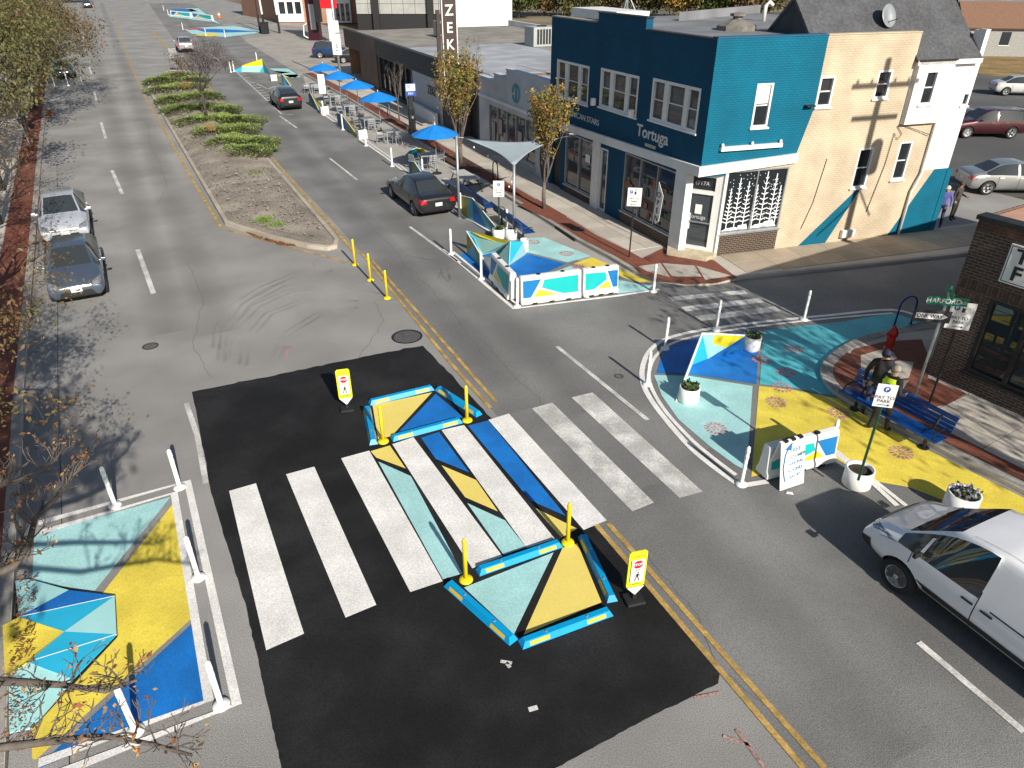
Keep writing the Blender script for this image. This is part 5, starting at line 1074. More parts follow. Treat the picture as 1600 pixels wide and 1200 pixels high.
MB().tube([(T1 - bs.location), (p1 - bs.location)], .025, 6).build('white_edge', M_whitep, bs)
# tall folded screen on the corner mural
cs = empty('folded_screen', G(1056, 626), 0, 'bright blue aqua and yellow folded screen leaning over the corner mural', 'screen')
c0, c1, c2, c3 = G(1056, 628), hz(1080, 562, hat(G(1078, 575), 521)), G(1152, 548), G(1105, 560)
t1 = G(1097, 521, 1.05); t2 = G(1163, 524, .75)
panel3(cs, 'board', [c0, t1, G(1080, 570)], M_sa); panel3(cs, 'board', [G(1080, 570), t1, c3], M_sc); panel3(cs, 'board', [t1, t1.lerp(t2, .28), c3], M_sa)
panel3(cs, 'board', [t1.lerp(t2, .28), t2, t2.lerp(c3, .5), t1.lerp(t2, .28).lerp(c3, .35)], M_sy); panel3(cs, 'board', [t1.lerp(t2, .28).lerp(c3, .35), t2.lerp(c3, .5), c3], M_sa); panel3(cs, 'board', [t2, G(1160, 548), c3], M_sb)
MB().tube([c0 - cs.location, t1 - cs.location, t2 - cs.location], .03, 6).build('white_edge', M_whitep, cs)
# faceted low platform on the left mural
fp = empty('faceted_platform', G(100, 1030), 0, 'low faceted wooden platform painted aqua blue and yellow on the left mural', 'platform')
q = {k: G(*v) for k, v in dict(a=(26, 912), b=(46, 909), c=(181, 936), d=(184, 996), e=(52, 1139), f=(17, 1146), l1=(8, 985), l2=(12, 1065)).items()}
up_ = lambda p, z: Vector((p.x, p.y, z))
r1, r2, ctr = G(30, 965, .12), G(45, 1035, .13), G(101, 988, .1)
c_, d_ = up_(q['c'], .06), up_(q['d'], .06)
for pts, m in (([up_(q['a'], .05), up_(q['b'], .05), G(108, 923, .06), r1], M_sa), ([G(108, 923, .06), c_, r1], M_pb), ([c_, ctr, r1], M_sc), ([r1, ctr, up_(q['l1'], .1)], M_py), ([up_(q['l1'], .1), ctr, r2, up_(q['l2'], .1)], M_py), ([c_, d_, ctr], M_sa), ([ctr, d_, r2], M_sc), ([d_, G(115, 1062, .06), G(70, 1045, .11), r2], M_sc), ([r2, G(70, 1045, .11), G(115, 1062, .06), up_(q['e'], .03), up_(q['f'], .03), up_(q['l2'], .1)], M_sa)):
    panel3(fp, 'facet', [p - Vector((0, 0, 0)) for p in pts], m, .02)
wl = MB()
for a, b in ((c_, r1), (d_, r2)): wl.tube([a - fp.location + Vector((0, 0, .012)), b - fp.location + Vector((0, 0, .012))], .012, 5)
wl.build('ridge_seam', M_white, fp)
bp_ = [q[k] for k in 'abcdef']; MB().prism([(p - fp.location).xy for p in bp_], .0, .03).build('base', M_dark, fp)
# ---- planters
M_soil = mat('potting_soil', (.03, .022, .015), .95, .4, 12); M_leafp = mat('planter_leaf', (.06, .10, .025), .7, .4, 8); M_flw = mat('planter_bloom', (.30, .26, .42), .7, .3, 20)
def planter(u, v, label, r=.3, h=.5, plants=True, bloom=False, grp='round white planters'):
    o = empty('planter', G(u, v, .012), rnd.uniform(0, 3), label, 'planter', grp)
    MB().lathe([(r * .9, 0), (r, .03), (r, h), (r * .88, h), (r * .86, h - .08)], n=28, caps=False).build('pot', M_white, o, True); MB().lathe([(r * .88, h - .09), (.01, h - .07)], n=20, caps=False).build('soil', M_soil, o)
    if plants:
        lf = MB(); bl = MB()
        for k in range(120):
            a, rr = rnd.uniform(0, 6.28), r * .8 * math.sqrt(rnd.random()); p = Vector((rr * math.cos(a), rr * math.sin(a), h - .06 + rnd.uniform(0, .12))); d = Vector((rnd.gauss(0, .5), rnd.gauss(0, .5), .6)).normalized() * .09; s_ = d.orthogonal().normalized() * .03
            (bl if bloom and k % 3 == 0 else lf).add([p - s_ * .3, p + d * .5 + s_, p + d, p + d * .5 - s_], [(0, 1, 2, 3)])
        lf.build('plants', M_leafp, o)['kind'] = 'stuff'
        if bl.v: bl.build('flowers', M_flw, o)['kind'] = 'stuff'
    return o
planter(1075, 626, 'white round planter at the foot of the folded corner screen', .26, .42, True, False)
planter(1173, 545, 'white round planter at the dark blue field by the side street', .25, .42)
planter(1337, 757, 'white round planter holding the green sign post', .29, .44, False)
planter(1497, 796, 'white round planter with violet flowers beside the van', .31, .44, True, True)
planter(819, 393, 'small white planter at the tip of the faceted screen', .16, .5, False)
planter(779, 372, 'white round planter behind the outer folded screen', .25, .4); planter(799, 373, 'white planter at the foot of the silver sail pole', .24, .45, False)
def boxp(u, v, label):
    o = empty('planter_box', G(u, v, .012), rz_road, label, 'planter', 'white planter boxes'); MB().bx(-.28, .28, -.28, .28, 0, .55).build('box', M_white, o, bevel=.03); MB().bx(-.24, .24, -.24, .24, .55, .56).build('soil', M_soil, o)
boxp(507, 178, 'square white planter box beside the dark hatchback'); boxp(566, 216, 'square white planter box at the folded screen in the cafe'); boxp(428, 126, 'square white planter box behind the far wedge')
# ---- cafe umbrellas
def umbrella_proto():
    o = empty('cafe_umbrella', (0, 0, 0), 0, '', 'umbrella', 'blue cafe umbrellas'); n = 8; R_ = 1.25; vs = [(0, 0, 2.46)]; fs = []
    for j, (f, z_) in enumerate(((.33, 2.33), (.67, 2.17), (1, 1.98))):
        for i in range(n * 2):
            a = math.pi * i / n; rr = R_ * f * (1 if i % 2 == 0 else .955); vs.append((rr * math.cos(a), rr * math.sin(a), z_ + (0 if i % 2 == 0 else -.012)))
    m_ = n * 2
    fs = [(0, 1 + i, 1 + (i + 1) % m_) for i in range(m_)] + [(1 + j * m_ + i, 1 + (j + 1) * m_ + i, 1 + (j + 1) * m_ + (i + 1) % m_, 1 + j * m_ + (i + 1) % m_) for j in range(2) for i in range(m_)]
    cn = mesh_obj('canopy', vs, fs, M_blueu, o); cn.modifiers.new('t', 'SOLIDIFY').thickness = .008
    for i in range(n): a = 2 * math.pi * i / n; MB().tube([(0, 0, 2.40), (R_ * .98 * math.cos(a), R_ * .98 * math.sin(a), 1.965)], .009, 4).build('rib', M_dark, o)
    MB().tube([(0, 0, .05), (0, 0, 2.5)], .021, 8).build('pole', M_galv, o); MB().lathe([(.25, 0), (.25, .04), (.06, .07), (.04, .25)], n=18).build('base', M_dark, o); MB().lathe([(.02, 2.46), (.035, 2.5), (.005, 2.56)], n=8).build('finial', M_white, o)
    return o
up0 = umbrella_proto()
for (u, v), lb in (((679, 194), 'blue umbrella over the table nearest the shade sail'), ((590, 142), 'blue umbrella in front of the slim bare tree'), ((556, 124), 'blue umbrella second from the slim bare tree'), ((528, 110), 'blue umbrella beside the tall silver pole signs'), ((504, 98), 'blue umbrella at the far end of the cafe row by the blue car')):
    p = G(u, v, 2.5); instance(up0, USED, Vector((p.x, p.y, .012)), rnd.uniform(0, .7), lb)
lean = empty('folded_board', G(650, 246), 0, 'leaning board with cyan and yellow panels behind the near umbrella table', 'screen')
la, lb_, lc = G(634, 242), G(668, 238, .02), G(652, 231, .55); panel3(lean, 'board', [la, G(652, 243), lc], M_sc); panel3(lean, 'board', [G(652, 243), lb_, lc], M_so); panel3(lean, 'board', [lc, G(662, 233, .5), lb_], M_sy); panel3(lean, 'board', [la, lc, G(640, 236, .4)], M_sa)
# ---- tables and chairs
def table_proto():
    o = empty('cafe_table', (0, 0, 0), 0, '', 'table', 'grey cafe tables')
    for k in range(6): MB().bx(-.4, .4, -.4 + k * .134, -.275 + k * .134, .71, .735).build('tabletop_slat', M_steel, o)
    MB().bx(-.38, .38, -.38, .38, .67, .708).build('apron', M_steel, o)
    for a in (-1, 1):
        for b in (-1, 1): MB().bx(a * .36 - .025, a * .36 + .025, b * .36 - .025, b * .36 + .025, 0, .67).build('leg', M_steel, o)
    return o
def chair_proto():
    o = empty('cafe_chair', (0, 0, 0), 0, '', 'chair', 'grey cafe chairs')
    MB().bx(-.21, .21, -.2, .2, .43, .455).build('seat', M_steel, o)
    for a in (-1, 1):
        MB().tube([(a * .2, .2, .44), (a * .22, .25, 0)], .014, 6).build('leg', M_steel, o); MB().tube([(a * .2, -.27, 0), (a * .2, -.2, .44), (a * .2, -.27, .85)], .014, 6).build('leg', M_steel, o); MB().tube([(a * .21, -.23, .63), (a * .23, .15, .64), (a * .21, .19, .44)], .012, 6).build('armrest', M_steel, o)
    for z_ in (.56, .66, .76, .83): MB().bx(-.2, .2, -.2 - (z_ - .44) * .17 - .012, -.2 - (z_ - .44) * .17 + .008, z_ - .028, z_ + .028).build('back_slat', M_steel, o)
    return o
tb0, chp = table_proto(), chair_proto()
TB = [((666, 241), 'under the near umbrella', 3), ((610, 204), 'out in the sun beside the parking kiosk', 3), ((574, 185), 'next to the middle folded screen', 4), ((545, 164), 'under the umbrella second from the bare tree', 4), ((522, 149), 'next to the far planter box', 4), ((492, 131), 'behind the dark hatchback', 3)]
for (u, v), ds_, nc in TB:
    p = G(u, v, .73); p.z = .012; instance(tb0, USED, p, rz_road + rnd.uniform(-.15, .15), 'square grey slatted cafe table ' + ds_, 'grey cafe tables')
    for k in range(nc):
        a = rz_road + [math.pi, 0, -math.pi / 2, math.pi / 2][k] + rnd.uniform(-.2, .2); q_ = p + Vector((math.cos(a), math.sin(a), 0)) * rnd.uniform(.62, .8)
        instance(chp, USED, q_, a + math.pi / 2 + rnd.uniform(-.3, .3), 'grey slat back chair at the table ' + ds_, 'chairs at the table ' + ds_)
# picnic table
pt_ = empty('picnic_table', G(727, 297), rz_road + R(90), 'pale picnic table with attached benches beside the coupe', 'picnic table')
for k in range(5): MB().bx(-.95, .95, -.37 + k * .15, -.235 + k * .15, .72, .76).build('top_plank', mat('weathered_white_wood', (.5, .5, .5), .7, .1, 4), pt_)
for sg in (-1, 1):
    for k in range(2): MB().bx(-.95, .95, sg * .72 - .14 + k * .14, sg * .72 - .01 + k * .14, .43, .465).build('seat_plank', MATS['weathered_white_wood'], pt_)
    MB().tube([(sg * .7, -.7, .42), (sg * .7, .7, .42)], .03, 6).tube([(sg * .7, -.3, .7), (sg * .7, -.62, 0)], .03, 6).tube([(sg * .7, .3, .7), (sg * .7, .62, 0)], .03, 6).build('leg_frame', M_dark, pt_)
# slatted blue benches, with and without the perforated look
def bench(A, B, z0, label, perf=False, flip=1, grp=None):
    d = B - A; L = d.length; o = empty('bench', Vector(((A.x + B.x) / 2, (A.y + B.y) / 2, z0)), math.atan2(d.y, d.x), label, 'bench', grp); h = L / 2
    n_ = 5
    for k in range(n_): MB().bx(-h, h, flip * (-.22 + k * .09) - .038, flip * (-.22 + k * .09) + .038, .43, .455).build('seat_slat', M_blueb, o)
    for k in range(4):
        z_ = .52 + k * .095; y_ = flip * (.24 + (z_ - .45) * .3); MB().bx(-h, h, y_ - .014, y_ + .014, z_, z_ + .08).build('back_slat', M_blueb, o)
    MB().tube([(-h, -flip * .25, .45), (h, -flip * .25, .45)], .03, 8).build('front_rail', M_blueb, o); MB().tube([(-h, flip * .37, .88), (h, flip * .37, .88)], .03, 8).build('top_rail', M_blueb, o)
    for x in (-h * .72, h * .72): MB().tube([(x, flip * .05, .42), (x, flip * .05, .03)], .04, 8).build('leg', M_dark, o); MB().lathe([(.12, 0), (.12, .02)], (x, flip * .05, 0), 12).build('foot', M_dark, o); MB().tube([(x, flip * .15, .42), (x, flip * .38, .86)], .025, 6).build('back_support', M_dark, o)
    for x in (-h + .1, h - .1): MB().tube([(x, flip * .28, .6), (x, flip * .05, .66), (x, -flip * .18, .62), (x, -flip * .22, .46)], .018, 6).build('armrest', M_dark, o)
    return o
bench(G(727, 312), G(766, 341), .012, 'blue slatted bench between coupe and kerb', flip=-1); bench(G(780, 346), G(826, 382), .012, 'blue slatted bench between the sign post and the sail pole', flip=-1)
l1_, l2_ = G(1333, 641), G(1440, 701); lc_ = (l1_ + l2_) / 2; ba = lc_ + (l1_ - lc_) / .72; bb_ = lc_ + (l2_ - lc_) / .72
bench(Vector((ba.x, ba.y, 0)), Vector((bb_.x, bb_.y, 0)), .014, 'blue perforated metal bench on the yellow mural with two people beside it', True, 1)
# ---- bike racks
def rack(u, v, z, m, label, w_=.5, az=RD):
    o = empty('bike_rack', G(u, v, z), R(-az), label, 'bike rack'); MB().tube([(0, -w_ / 2, 0), (0, -w_ / 2, .65)] + [(0, -w_ / 2 * math.cos(a), .65 + w_ / 2 * math.sin(a)) for a in [math.pi * k / 8 for k in range(1, 8)]] + [(0, w_ / 2, .65), (0, w_ / 2, 0)], .028, 8).build('hoop', m, o, True)
    for s in (-1, 1): MB().lathe([(.07, 0), (.07, .012)], (0, s * w_ / 2, 0), 10).build('foot', m, o)
rack(774, 281, KZ, M_dark, 'black hoop bike rack on the pavement by the sail', .55); rack(1410, 508, KZ, mat('rack_blue', (.01, .04, .2), .4), 'blue hoop bike rack behind the red hydrant', .6, 75); rack(608, 184, KZ, mat('rack_steel_blue', (.08, .15, .22), .4), 'steel hoop bike rack in front of the coffee shop', .5)
# ---- sign posts
def plate_sign(o, w_, h_, z_, lines, m=M_signw, y=-.03, extra=None, tilt=0, x0=0):
    MB().bx(x0 - w_ / 2, x0 + w_ / 2, y - .004, y + .004, z_, z_ + h_).build('sign_plate', m, o, bevel=.002)
    for body, sz, dz_, mm in lines: text('lettering', body, sz, frameM((x0, y - .007, z_ + dz_ * h_), (1, 0, 0), (0, 0, 1)), mm, o, .001, sz * .012)
M_ink = mat('sign_ink', (.03, .03, .035), .6, .05, 5); M_inkb = mat('sign_blue', (.02, .08, .35), .5, .05, 5)
def pay_sign(u, v, z, h, label, az, post=M_green, w_=.46, hh=.62, arrow='>', style=0):
    o = empty('parking_sign', G(u, v, z), R(-az), label, 'sign'); MB().tube([(0, 0, 0), (0, 0, h)], .028, 8).build('post', post, o)
    plate_sign(o, w_, hh, h - hh, [('PAY TO', .1, .42, M_ink), ('PARK', .1, .26, M_ink)])
    c = Vector((-.12 if style else 0, -.036, h - hh * .22)); MB().add([c + Vector((.065 * math.cos(a), 0, .065 * math.sin(a))) for a in [k * .5236 for k in range(12)]], [tuple(range(12))]).build('parking_disc', M_inkb, o)
    text('lettering', 'P', .1, frameM(c + Vector((0, -.003, 0)), (1, 0, 0), (0, 0, 1)), M_signw, o, .001, .002)
    if style: MB().bx(-.01, .06, -.037, -.0345, h - hh * .36, h - hh * .08).build('meter_icon', M_ink, o); MB().bx(.0, .05, -.0385, -.0375, h - hh * .2, h - hh * .12).build('meter_screen', M_signw, o)
    zz = h - hh + hh * .1; sg = 1 if arrow == '>' else -1
    MB().bx(-.1, .08, -.037, -.0345, zz - .008, zz + .008).add([(sg * .08, -.036, zz - .03), (sg * .13, -.036, zz), (sg * .08, -.036, zz + .03)], [(0, 1, 2)]).build('arrow', M_ink, o)
    return o
pay_sign(983, 402, KZ, 2.6, 'white pay to park sign on a dark post before the shop window', 8, M_dark, .5, .66, '<', 1)
pay_sign(780, 374, .012, 2.35, 'white pay to park sign on a green post by the sail pole', 0, M_green, .42, .62)
pay_sign(1341, 750, .45, 2.3, 'white pay to park sign on a green post standing in a planter', 14, M_green, .36, .5)
pay_sign(1452, 630, KZ, 2.75, 'white pay to park sign with arrow on a black post near the brick building', 20, M_dark, .52, .68, '>', 1)
def simple_sign(name, u, v, z, h, label, plates, post, r=.03, az=0, lean=0):
    o = empty(name, G(u, v, z), R(-az), label, 'sign'); MB().tube([(0, 0, 0), (lean, 0, h)], r, 8).build('post', post, o)
    for w_, hh, zz, m, lines in plates: plate_sign(o, w_, hh, zz, lines, m, y=-r - .008, x0=lean * zz / h)
simple_sign('parking_sign', 508, 172, .012, 2.5, 'two small white signs on a green post among the cafe tables', [(.5, .7, 1.8, M_signw, []), (.5, .62, 1.15, M_signw, [('P', .2, .6, M_sred)])], M_green)
o_ = empty('street_pole', G(533, 128, KZ), 0, 'tall silver street pole with two white signs by the cafe', 'pole'); MB().tube([(0, 0, 0), (0, 0, 4), (-.05, 0, 11)], [.13, .11, .08], 12).build('shaft', M_galv, o_, True); plate_sign(o_, .75, .95, 4.1, [], M_signw, y=-.14); plate_sign(o_, .8, 1.7, 2.3, [('5', .45, .4, M_ink), ('LIMIT', .16, .2, M_ink)], M_signw, y=-.14)
simple_sign('median_sign', 276, 110, .15, 2.0, 'grey backed sign on a post at the far tip of the median', [(.75, .95, 1.1, mat('sign_back', (.5, .52, .53), .4, metal=.5), [])], M_galv)
simple_sign('bus_stop_sign', 46, 225, KZ, 4.2, 'grey square sign on a leaning post on the left pavement', [(1.0, 1.1, 2.9, MATS['sign_back'], [])], M_galv, az=20, lean=-.6)
simple_sign('litter_post', 51, 232, KZ, 1.7, 'dark red post with a small dark box on the left pavement', [(.6, .3, 1.4, M_dark, [])], mat('dark_red_post', (.12, .015, .03), .5), .04)
# street name corner post
o_ = empty('street_name_post', G(1424, 634, KZ), R(-12), 'steel post with green street name blades and a one way sign', 'sign'); MB().tube([(0, 0, 0), (0, 0, 3.05)], .035, 8).build('post', M_galv, o_)
M_sgreen = mat('sign_green', (.0, .19, .10), .5, .04, 4); MB().bx(-.42, .42, -.05, -.044, 2.74, 2.94).build('name_blade', M_sgreen, o_)
text('lettering', 'HARFORD', .16, frameM((-.08, -.053, 2.84), (1, 0, 0), (0, 0, 1)), M_signw, o_, .001, .002); text('lettering', 'RD', .09, frameM((.34, -.053, 2.82), (1, 0, 0), (0, 0, 1)), M_signw, o_, .001)
xb = MB().bx(-.006, .006, -.28, .28, 2.96, 3.12).build('name_blade', M_sgreen, o_); MB().bx(-.02, .02, -.02, .02, 3.06, 3.2).build('cap', M_sgreen, o_)
MB().bx(-.62, .18, -.05, -.044, 2.3, 2.6).build('one_way_plate', M_ink, o_); MB().add([(-.57, -.053, 2.38), (-.57, -.053, 2.52), (-.02, -.053, 2.52), (.12, -.053, 2.45), (-.02, -.053, 2.38)], [(0, 1, 2, 3, 4)]).build('one_way_arrow', M_signw, o_); text('lettering', 'ONE WAY', .12, frameM((-.27, -.056, 2.45), (1, 0, 0), (0, 0, 1)), M_ink, o_, .001, .002)
# parking kiosk
o_ = empty('parking_kiosk', G(645, 206, KZ), R(25), 'black parking kiosk with a blue and white sign on top', 'parking meter'); MB().bx(-.19, .19, -.16, .16, 0, 1.55).build('cabinet', M_dark, o_, bevel=.02); MB().bx(-.15, .15, -.175, -.163, 1.1, 1.4).build('screen', M_glass, o_); MB().bx(-.06, .06, -.18, -.163, .85, 1.0).build('slot', M_galv, o_); MB().bx(-.14, .14, -.1, .1, 1.55, 2.35).build('mast', M_dark, o_)
MB().bx(-.34, .34, -.14, -.11, 2.2, 2.95).build('sign_plate', M_inkb, o_); MB().bx(-.3, .3, -.147, -.142, 2.5, 2.9).build('sign_field', M_signw, o_); text('lettering', 'PAY', .2, frameM((0, -.148, 2.34), (1, 0, 0), (0, 0, 1)), M_signw, o_, .001); text('lettering', 'P', .4, frameM((-.12, -.152, 2.7), (1, 0, 0), (0, 0, 1)), M_inkb, o_, .001)
# sandwich board
A1, A2 = G(1206, 756), G(1239, 745); sd2 = (A2 - A1).normalized(); so2 = Vector((sd2.y, -sd2.x, 0)); o_ = empty('sandwich_board', (A1 + A2) / 2, math.atan2(sd2.y, sd2.x), 'white sandwich board with hand lettering about free customer parking', 'sandwich board')
for sg in (-1, 1):
    q_ = [(-.33, sg * .28, .02), (.33, sg * .28, .02), (.33, sg * .03, 1.1), (-.33, sg * .03, 1.1)]; MB().plate(q_ if sg < 0 else q_[::-1], .03).build('board', M_white, o_, bevel=.01)
    ez = Vector((0, -sg * .25, 1.08)).normalized()
    if sg < 0:
        M_hand = mat('hand_lettering', (.05, .18, .3), .6)
        for i, tx in enumerate(('FREE', 'CUSTOMER', 'PARKING', 'ROUND', 'BACK!')): text('lettering', tx, .14 if i == 0 else .105, frameM(Vector((.06, -.285, .02)) + ez * (.86 - i * .15), (1, 0.0, .12), ez), M_hand, o_, .002, .001)
        ar = [Vector((-.22, -.29, .02)) + ez * .2, Vector((-.27, -.29, .02)) + ez * .5, Vector((-.22, -.29, .02)) + ez * .8, Vector((-.12, -.29, .02)) + ez * .98]; MB().tube(ar, .014, 6).build('painted_arrow', M_sb, o_); MB().add([Vector((-.23, -.294, .02)) + ez * .93, Vector((-.07, -.294, .02)) + ez * .88, Vector((-.03, -.294, .02)) + ez * 1.06], [(0, 1, 2)]).build('painted_arrow', M_sb, o_)
for x in (-.2, .0, .2): MB().bx(x - .05, x + .05, -.05, .05, 1.07, 1.12).build('hinge', M_dark, o_)
# hydrant
o_ = empty('fire_hydrant', G(1388, 546, KZ), .4, 'red fire hydrant on the corner pavement behind the man in black', 'hydrant'); M_hyd = mat('hydrant_red', (.35, .02, .015), .45, .1, 6)
MB().lathe([(.15, 0), (.15, .04), (.1, .05), (.1, .12), (.115, .14), (.105, .5), (.13, .52), (.13, .56), (.11, .6), (.07, .68), (.03, .71), (.03, .76)], n=16).build('barrel', M_hyd, o_, True)
for a in (0, 90, 180): p_ = MB().lathe([(.05, 0), (.06, .07), (.045, .09), (.02, .1)], n=10).build('outlet_cap', M_hyd, o_); p_.rotation_euler = (0, R(90), R(a)); p_.location = (.09 * math.cos(R(a)), .09 * math.sin(R(a)), .42)
# shade sail on two silver poles and a wall bracket
P1, P2 = G(718, 340), G(803, 374); pz1, pz2 = 3.45, 2.95
for p_, z_, lb in ((P1, pz1, 'tall silver sail pole beside the coupe'), (P2, pz2, 'silver sail pole between bench and faceted screen')):
    o_ = empty('sail_pole', p_, 0, lb, 'pole', 'silver sail poles'); MB().tube([(0, 0, 0), (0, 0, z_)], .055, 12).build('shaft', M_galv, o_, True); MB().lathe([(.16, 0), (.16, .02)], n=14).build('base_plate', M_galv, o_); MB().tube([(0, 0, z_ - .08), (.05, .03, z_ - .05)], .02, 6).build('eye_bolt', M_galv, o_)
an3 = fw_.at(8.8, .05, 2.95); t1_ = Vector((P1.x, P1.y, pz1 - .05)); t2_ = Vector((P2.x, P2.y, pz2 - .03))
k1 = t1_.lerp((t2_ + an3) / 2, .08); k3 = an3.lerp((t1_ + t2_) / 2, .2); k2 = t2_ + Vector((0, 0, .0)); NN = 12; vs, idx, fs = [], {}, []
cen = (k1 + k2 + k3) / 3
for i in range(NN + 1):
    for j in range(NN + 1 - i):
        a, b = i / NN, j / NN; c_ = 1 - a - b; p_ = k1 * a + k2 * b + k3 * c_; pull = (a * b + b * c_ + a * c_) - 3 * a * b * c_ * 1.0
        e_ = max(0, 1 - 3.2 * min(a, b, c_)); p_ = p_.lerp(cen, .30 * e_ * 4 * max(a * b, b * c_, a * c_)); p_.z -= .25 * (a * b + b * c_ + c_ * a); idx[i, j] = len(vs); vs.append(p_)
for i in range(NN):
    for j in range(NN - i):
        fs.append((idx[i, j], idx[i + 1, j], idx[i, j + 1]))
        if j < NN - i - 1: fs.append((idx[i + 1, j], idx[i + 1, j + 1], idx[i, j + 1]))
sail = empty('shade_sail', (0, 0, 0), 0, 'pale blue grey triangular shade sail strung over the parklet', 'shade sail'); sm = mesh_obj('cloth', vs, fs, mat('sail_cloth', (.31, .37, .41), .8, .04, 2), sail, True); sm.modifiers.new('t', 'SOLIDIFY').thickness = .006
for a, b in ((t1_, k1), (an3, k3)): MB().tube([a, b], .012, 5).build('cable', M_galv, sail)
MB().tube([an3, fw_.at(8.0, .9, 3.2)], .02, 6).build('bracket', M_whitep, sail)
lights = empty('string_lights', (0, 0, 0), 0, 'string of small bulbs hanging from the tall sail pole to the sign', 'string lights'); lp_ = [t1_.lerp(Vector((*G(786, 374).xy, 2.0)), t) - Vector((0, 0, 1.5 * t * (1 - t))) + fout * -1.2 * 4 * t * (1 - t) for t in [i / 16 for i in range(17)]]; MB().tube(lp_, .006, 4).build('wire', M_dark, lights)
for p_ in lp_[2::2]: MB().lathe([(.012, 0), (.03, -.03), (.035, -.06), (.01, -.09)], p_, 8).build('bulb', M_white, lights)
# fuel station: price sign, pump, bin, lamp posts
o_ = empty('fuel_price_sign', G(520, 66), R(-10), 'lime green fuel station sign over a white and red column', 'sign'); MB().bx(-1.2, 1.2, -.3, .3, 5.6, 13).build('lime_panel', mat('lime_panel', (.55, .72, .02), .5), o_); MB().bx(-.5, .5, -.33, -.31, 8.6, 10).build('price_window', M_signw, o_); MB().bx(-1.1, 1.1, -.32, .3, 4.2, 5.55).build('red_panel', M_sred, o_); MB().bx(-.3, .6, -.25, .25, 0, 4.2).build('column', M_white, o_); MB().bx(-2.0, -1.25, -.3, .3, 2.5, 13).build('dark_edge', M_dark, o_)
o_ = empty('fuel_pump', G(495, 63), R(-10), 'maroon and grey fuel pump beside the lime sign', 'fuel pump'); MB().bx(-.9, .7, -.5, .5, 0, 5.2).build('cabinet', mat('pump_maroon', (.04, .006, .015), .4), o_); MB().bx(-.4, .4, -.56, -.51, 1.4, 4.6).build('front_panel', M_galv, o_); MB().tube([(-.95, -.3, 2.2), (-1.6, -.3, 1.9), (-1.7, -.3, .6), (-1.1, -.3, .3)], .09, 6).build('hose', M_white, o_)
o_ = empty('litter_bin', G(415, 53), 0, 'dark square litter bin at the far kerb', 'bin'); MB().bx(-.5, .5, -.45, .45, 0, 1.5).build('body', M_dark, o_, bevel=.05); MB().bx(-.55, .55, -.5, .5, 1.5, 1.65).build('lid', M_black, o_)
for (u, v), lb, hh in (((407, 52), 'slim dark lamp post beside the far litter bin', 9), ((414, 51), 'white lamp post next to the far litter bin', 14), ((437, 52), 'white lamp post in front of the white school front', 14)):
    o_ = empty('lamp_post', G(u, v), 0, lb, 'lamp post', 'far lamp posts'); MB().tube([(0, 0, 0), (0, 0, 2.6)], .17, 10).build('base', M_dark, o_); MB().tube([(0, 0, 2.6), (-.3 if hh > 9 else 0, 0, hh)], .14 if hh > 9 else .09, 10).build('shaft', M_white if hh > 9 else M_dark, o_); MB().tube([(-.3 if hh > 9 else 0, 0, hh), (-2, -.5, hh + .3)], .07, 6).build('arm', M_galv, o_); MB().box((-2.3, -.6, hh + .3), (.8, .3, .12)).build('lamp_head', M_galv, o_)
o_ = empty('traffic_drum', G(343, 29), 0, 'orange traffic drum at the far kerb', 'traffic drum'); M_or = mat('safety_orange', (.75, .17, .02), .5)
for k in range(4): MB().lathe([(.3 - k * .02, k * .3), (.29 - k * .02, k * .3 + .28)], n=14).build('band', M_or if k != 2 else M_white, o_)
MB().lathe([(.4, 0), (.4, .06)], n=14).build('base', M_black, o_)
o_ = empty('parking_meter', G(1320, 384, KZ), 0, 'loose litter wrapper on the dark lane before the van', 'litter') if False else None
lit = MB().plate([G(1228, 771, .03), G(1240, 773, .02), G(1238, 769, .05), G(1230, 768, .04)], .004).build('litter', M_white); tag(lit, 'scrap of white litter on the dark lane by the van shadow', 'litter')
# utility pole across the side street: its shadow climbs the tan wall
up = (C0 + sdir * 6.9 + Vector((math.sin(SUN_AZ), math.cos(SUN_AZ), 0)) * 10.5); o_ = empty('utility_pole', (up.x, up.y, KZ), math.atan2(sdir.y, sdir.x), 'wooden utility pole with crossarms and transformer by the brick building', 'utility pole'); M_wood = mat('pole_wood', (.10, .075, .05), .9, .2, 3)
MB().tube([(0, 0, 0), (0, 0, 12.5)], [.17, .12], 10).build('shaft', M_wood, o_, True)
for z_, w_ in ((11.6, 1.3), (10.5, 1.0)): MB().bx(-w_, w_, -.06, .06, z_, z_ + .12).build('crossarm', M_wood, o_)
MB().lathe([(.25, 8.6), (.27, 8.7), (.27, 9.6), (.2, 9.7)], (.42, 0, 0), 14).build('transformer', M_galv, o_); MB().tube([(.1, .1, 7.5), (-1.4, .1, 6.2)], .03, 5).tube([(.1, .1, 7.9), (.9, .1, 6.8)], .04, 5).build('brace', M_wood, o_)
for x in (-1.1, -.5, .5, 1.1): MB().lathe([(.05, 11.72), (.06, 11.8), (.02, 11.9)], (x, 0, 0), 8).build('insulator', M_white, o_)
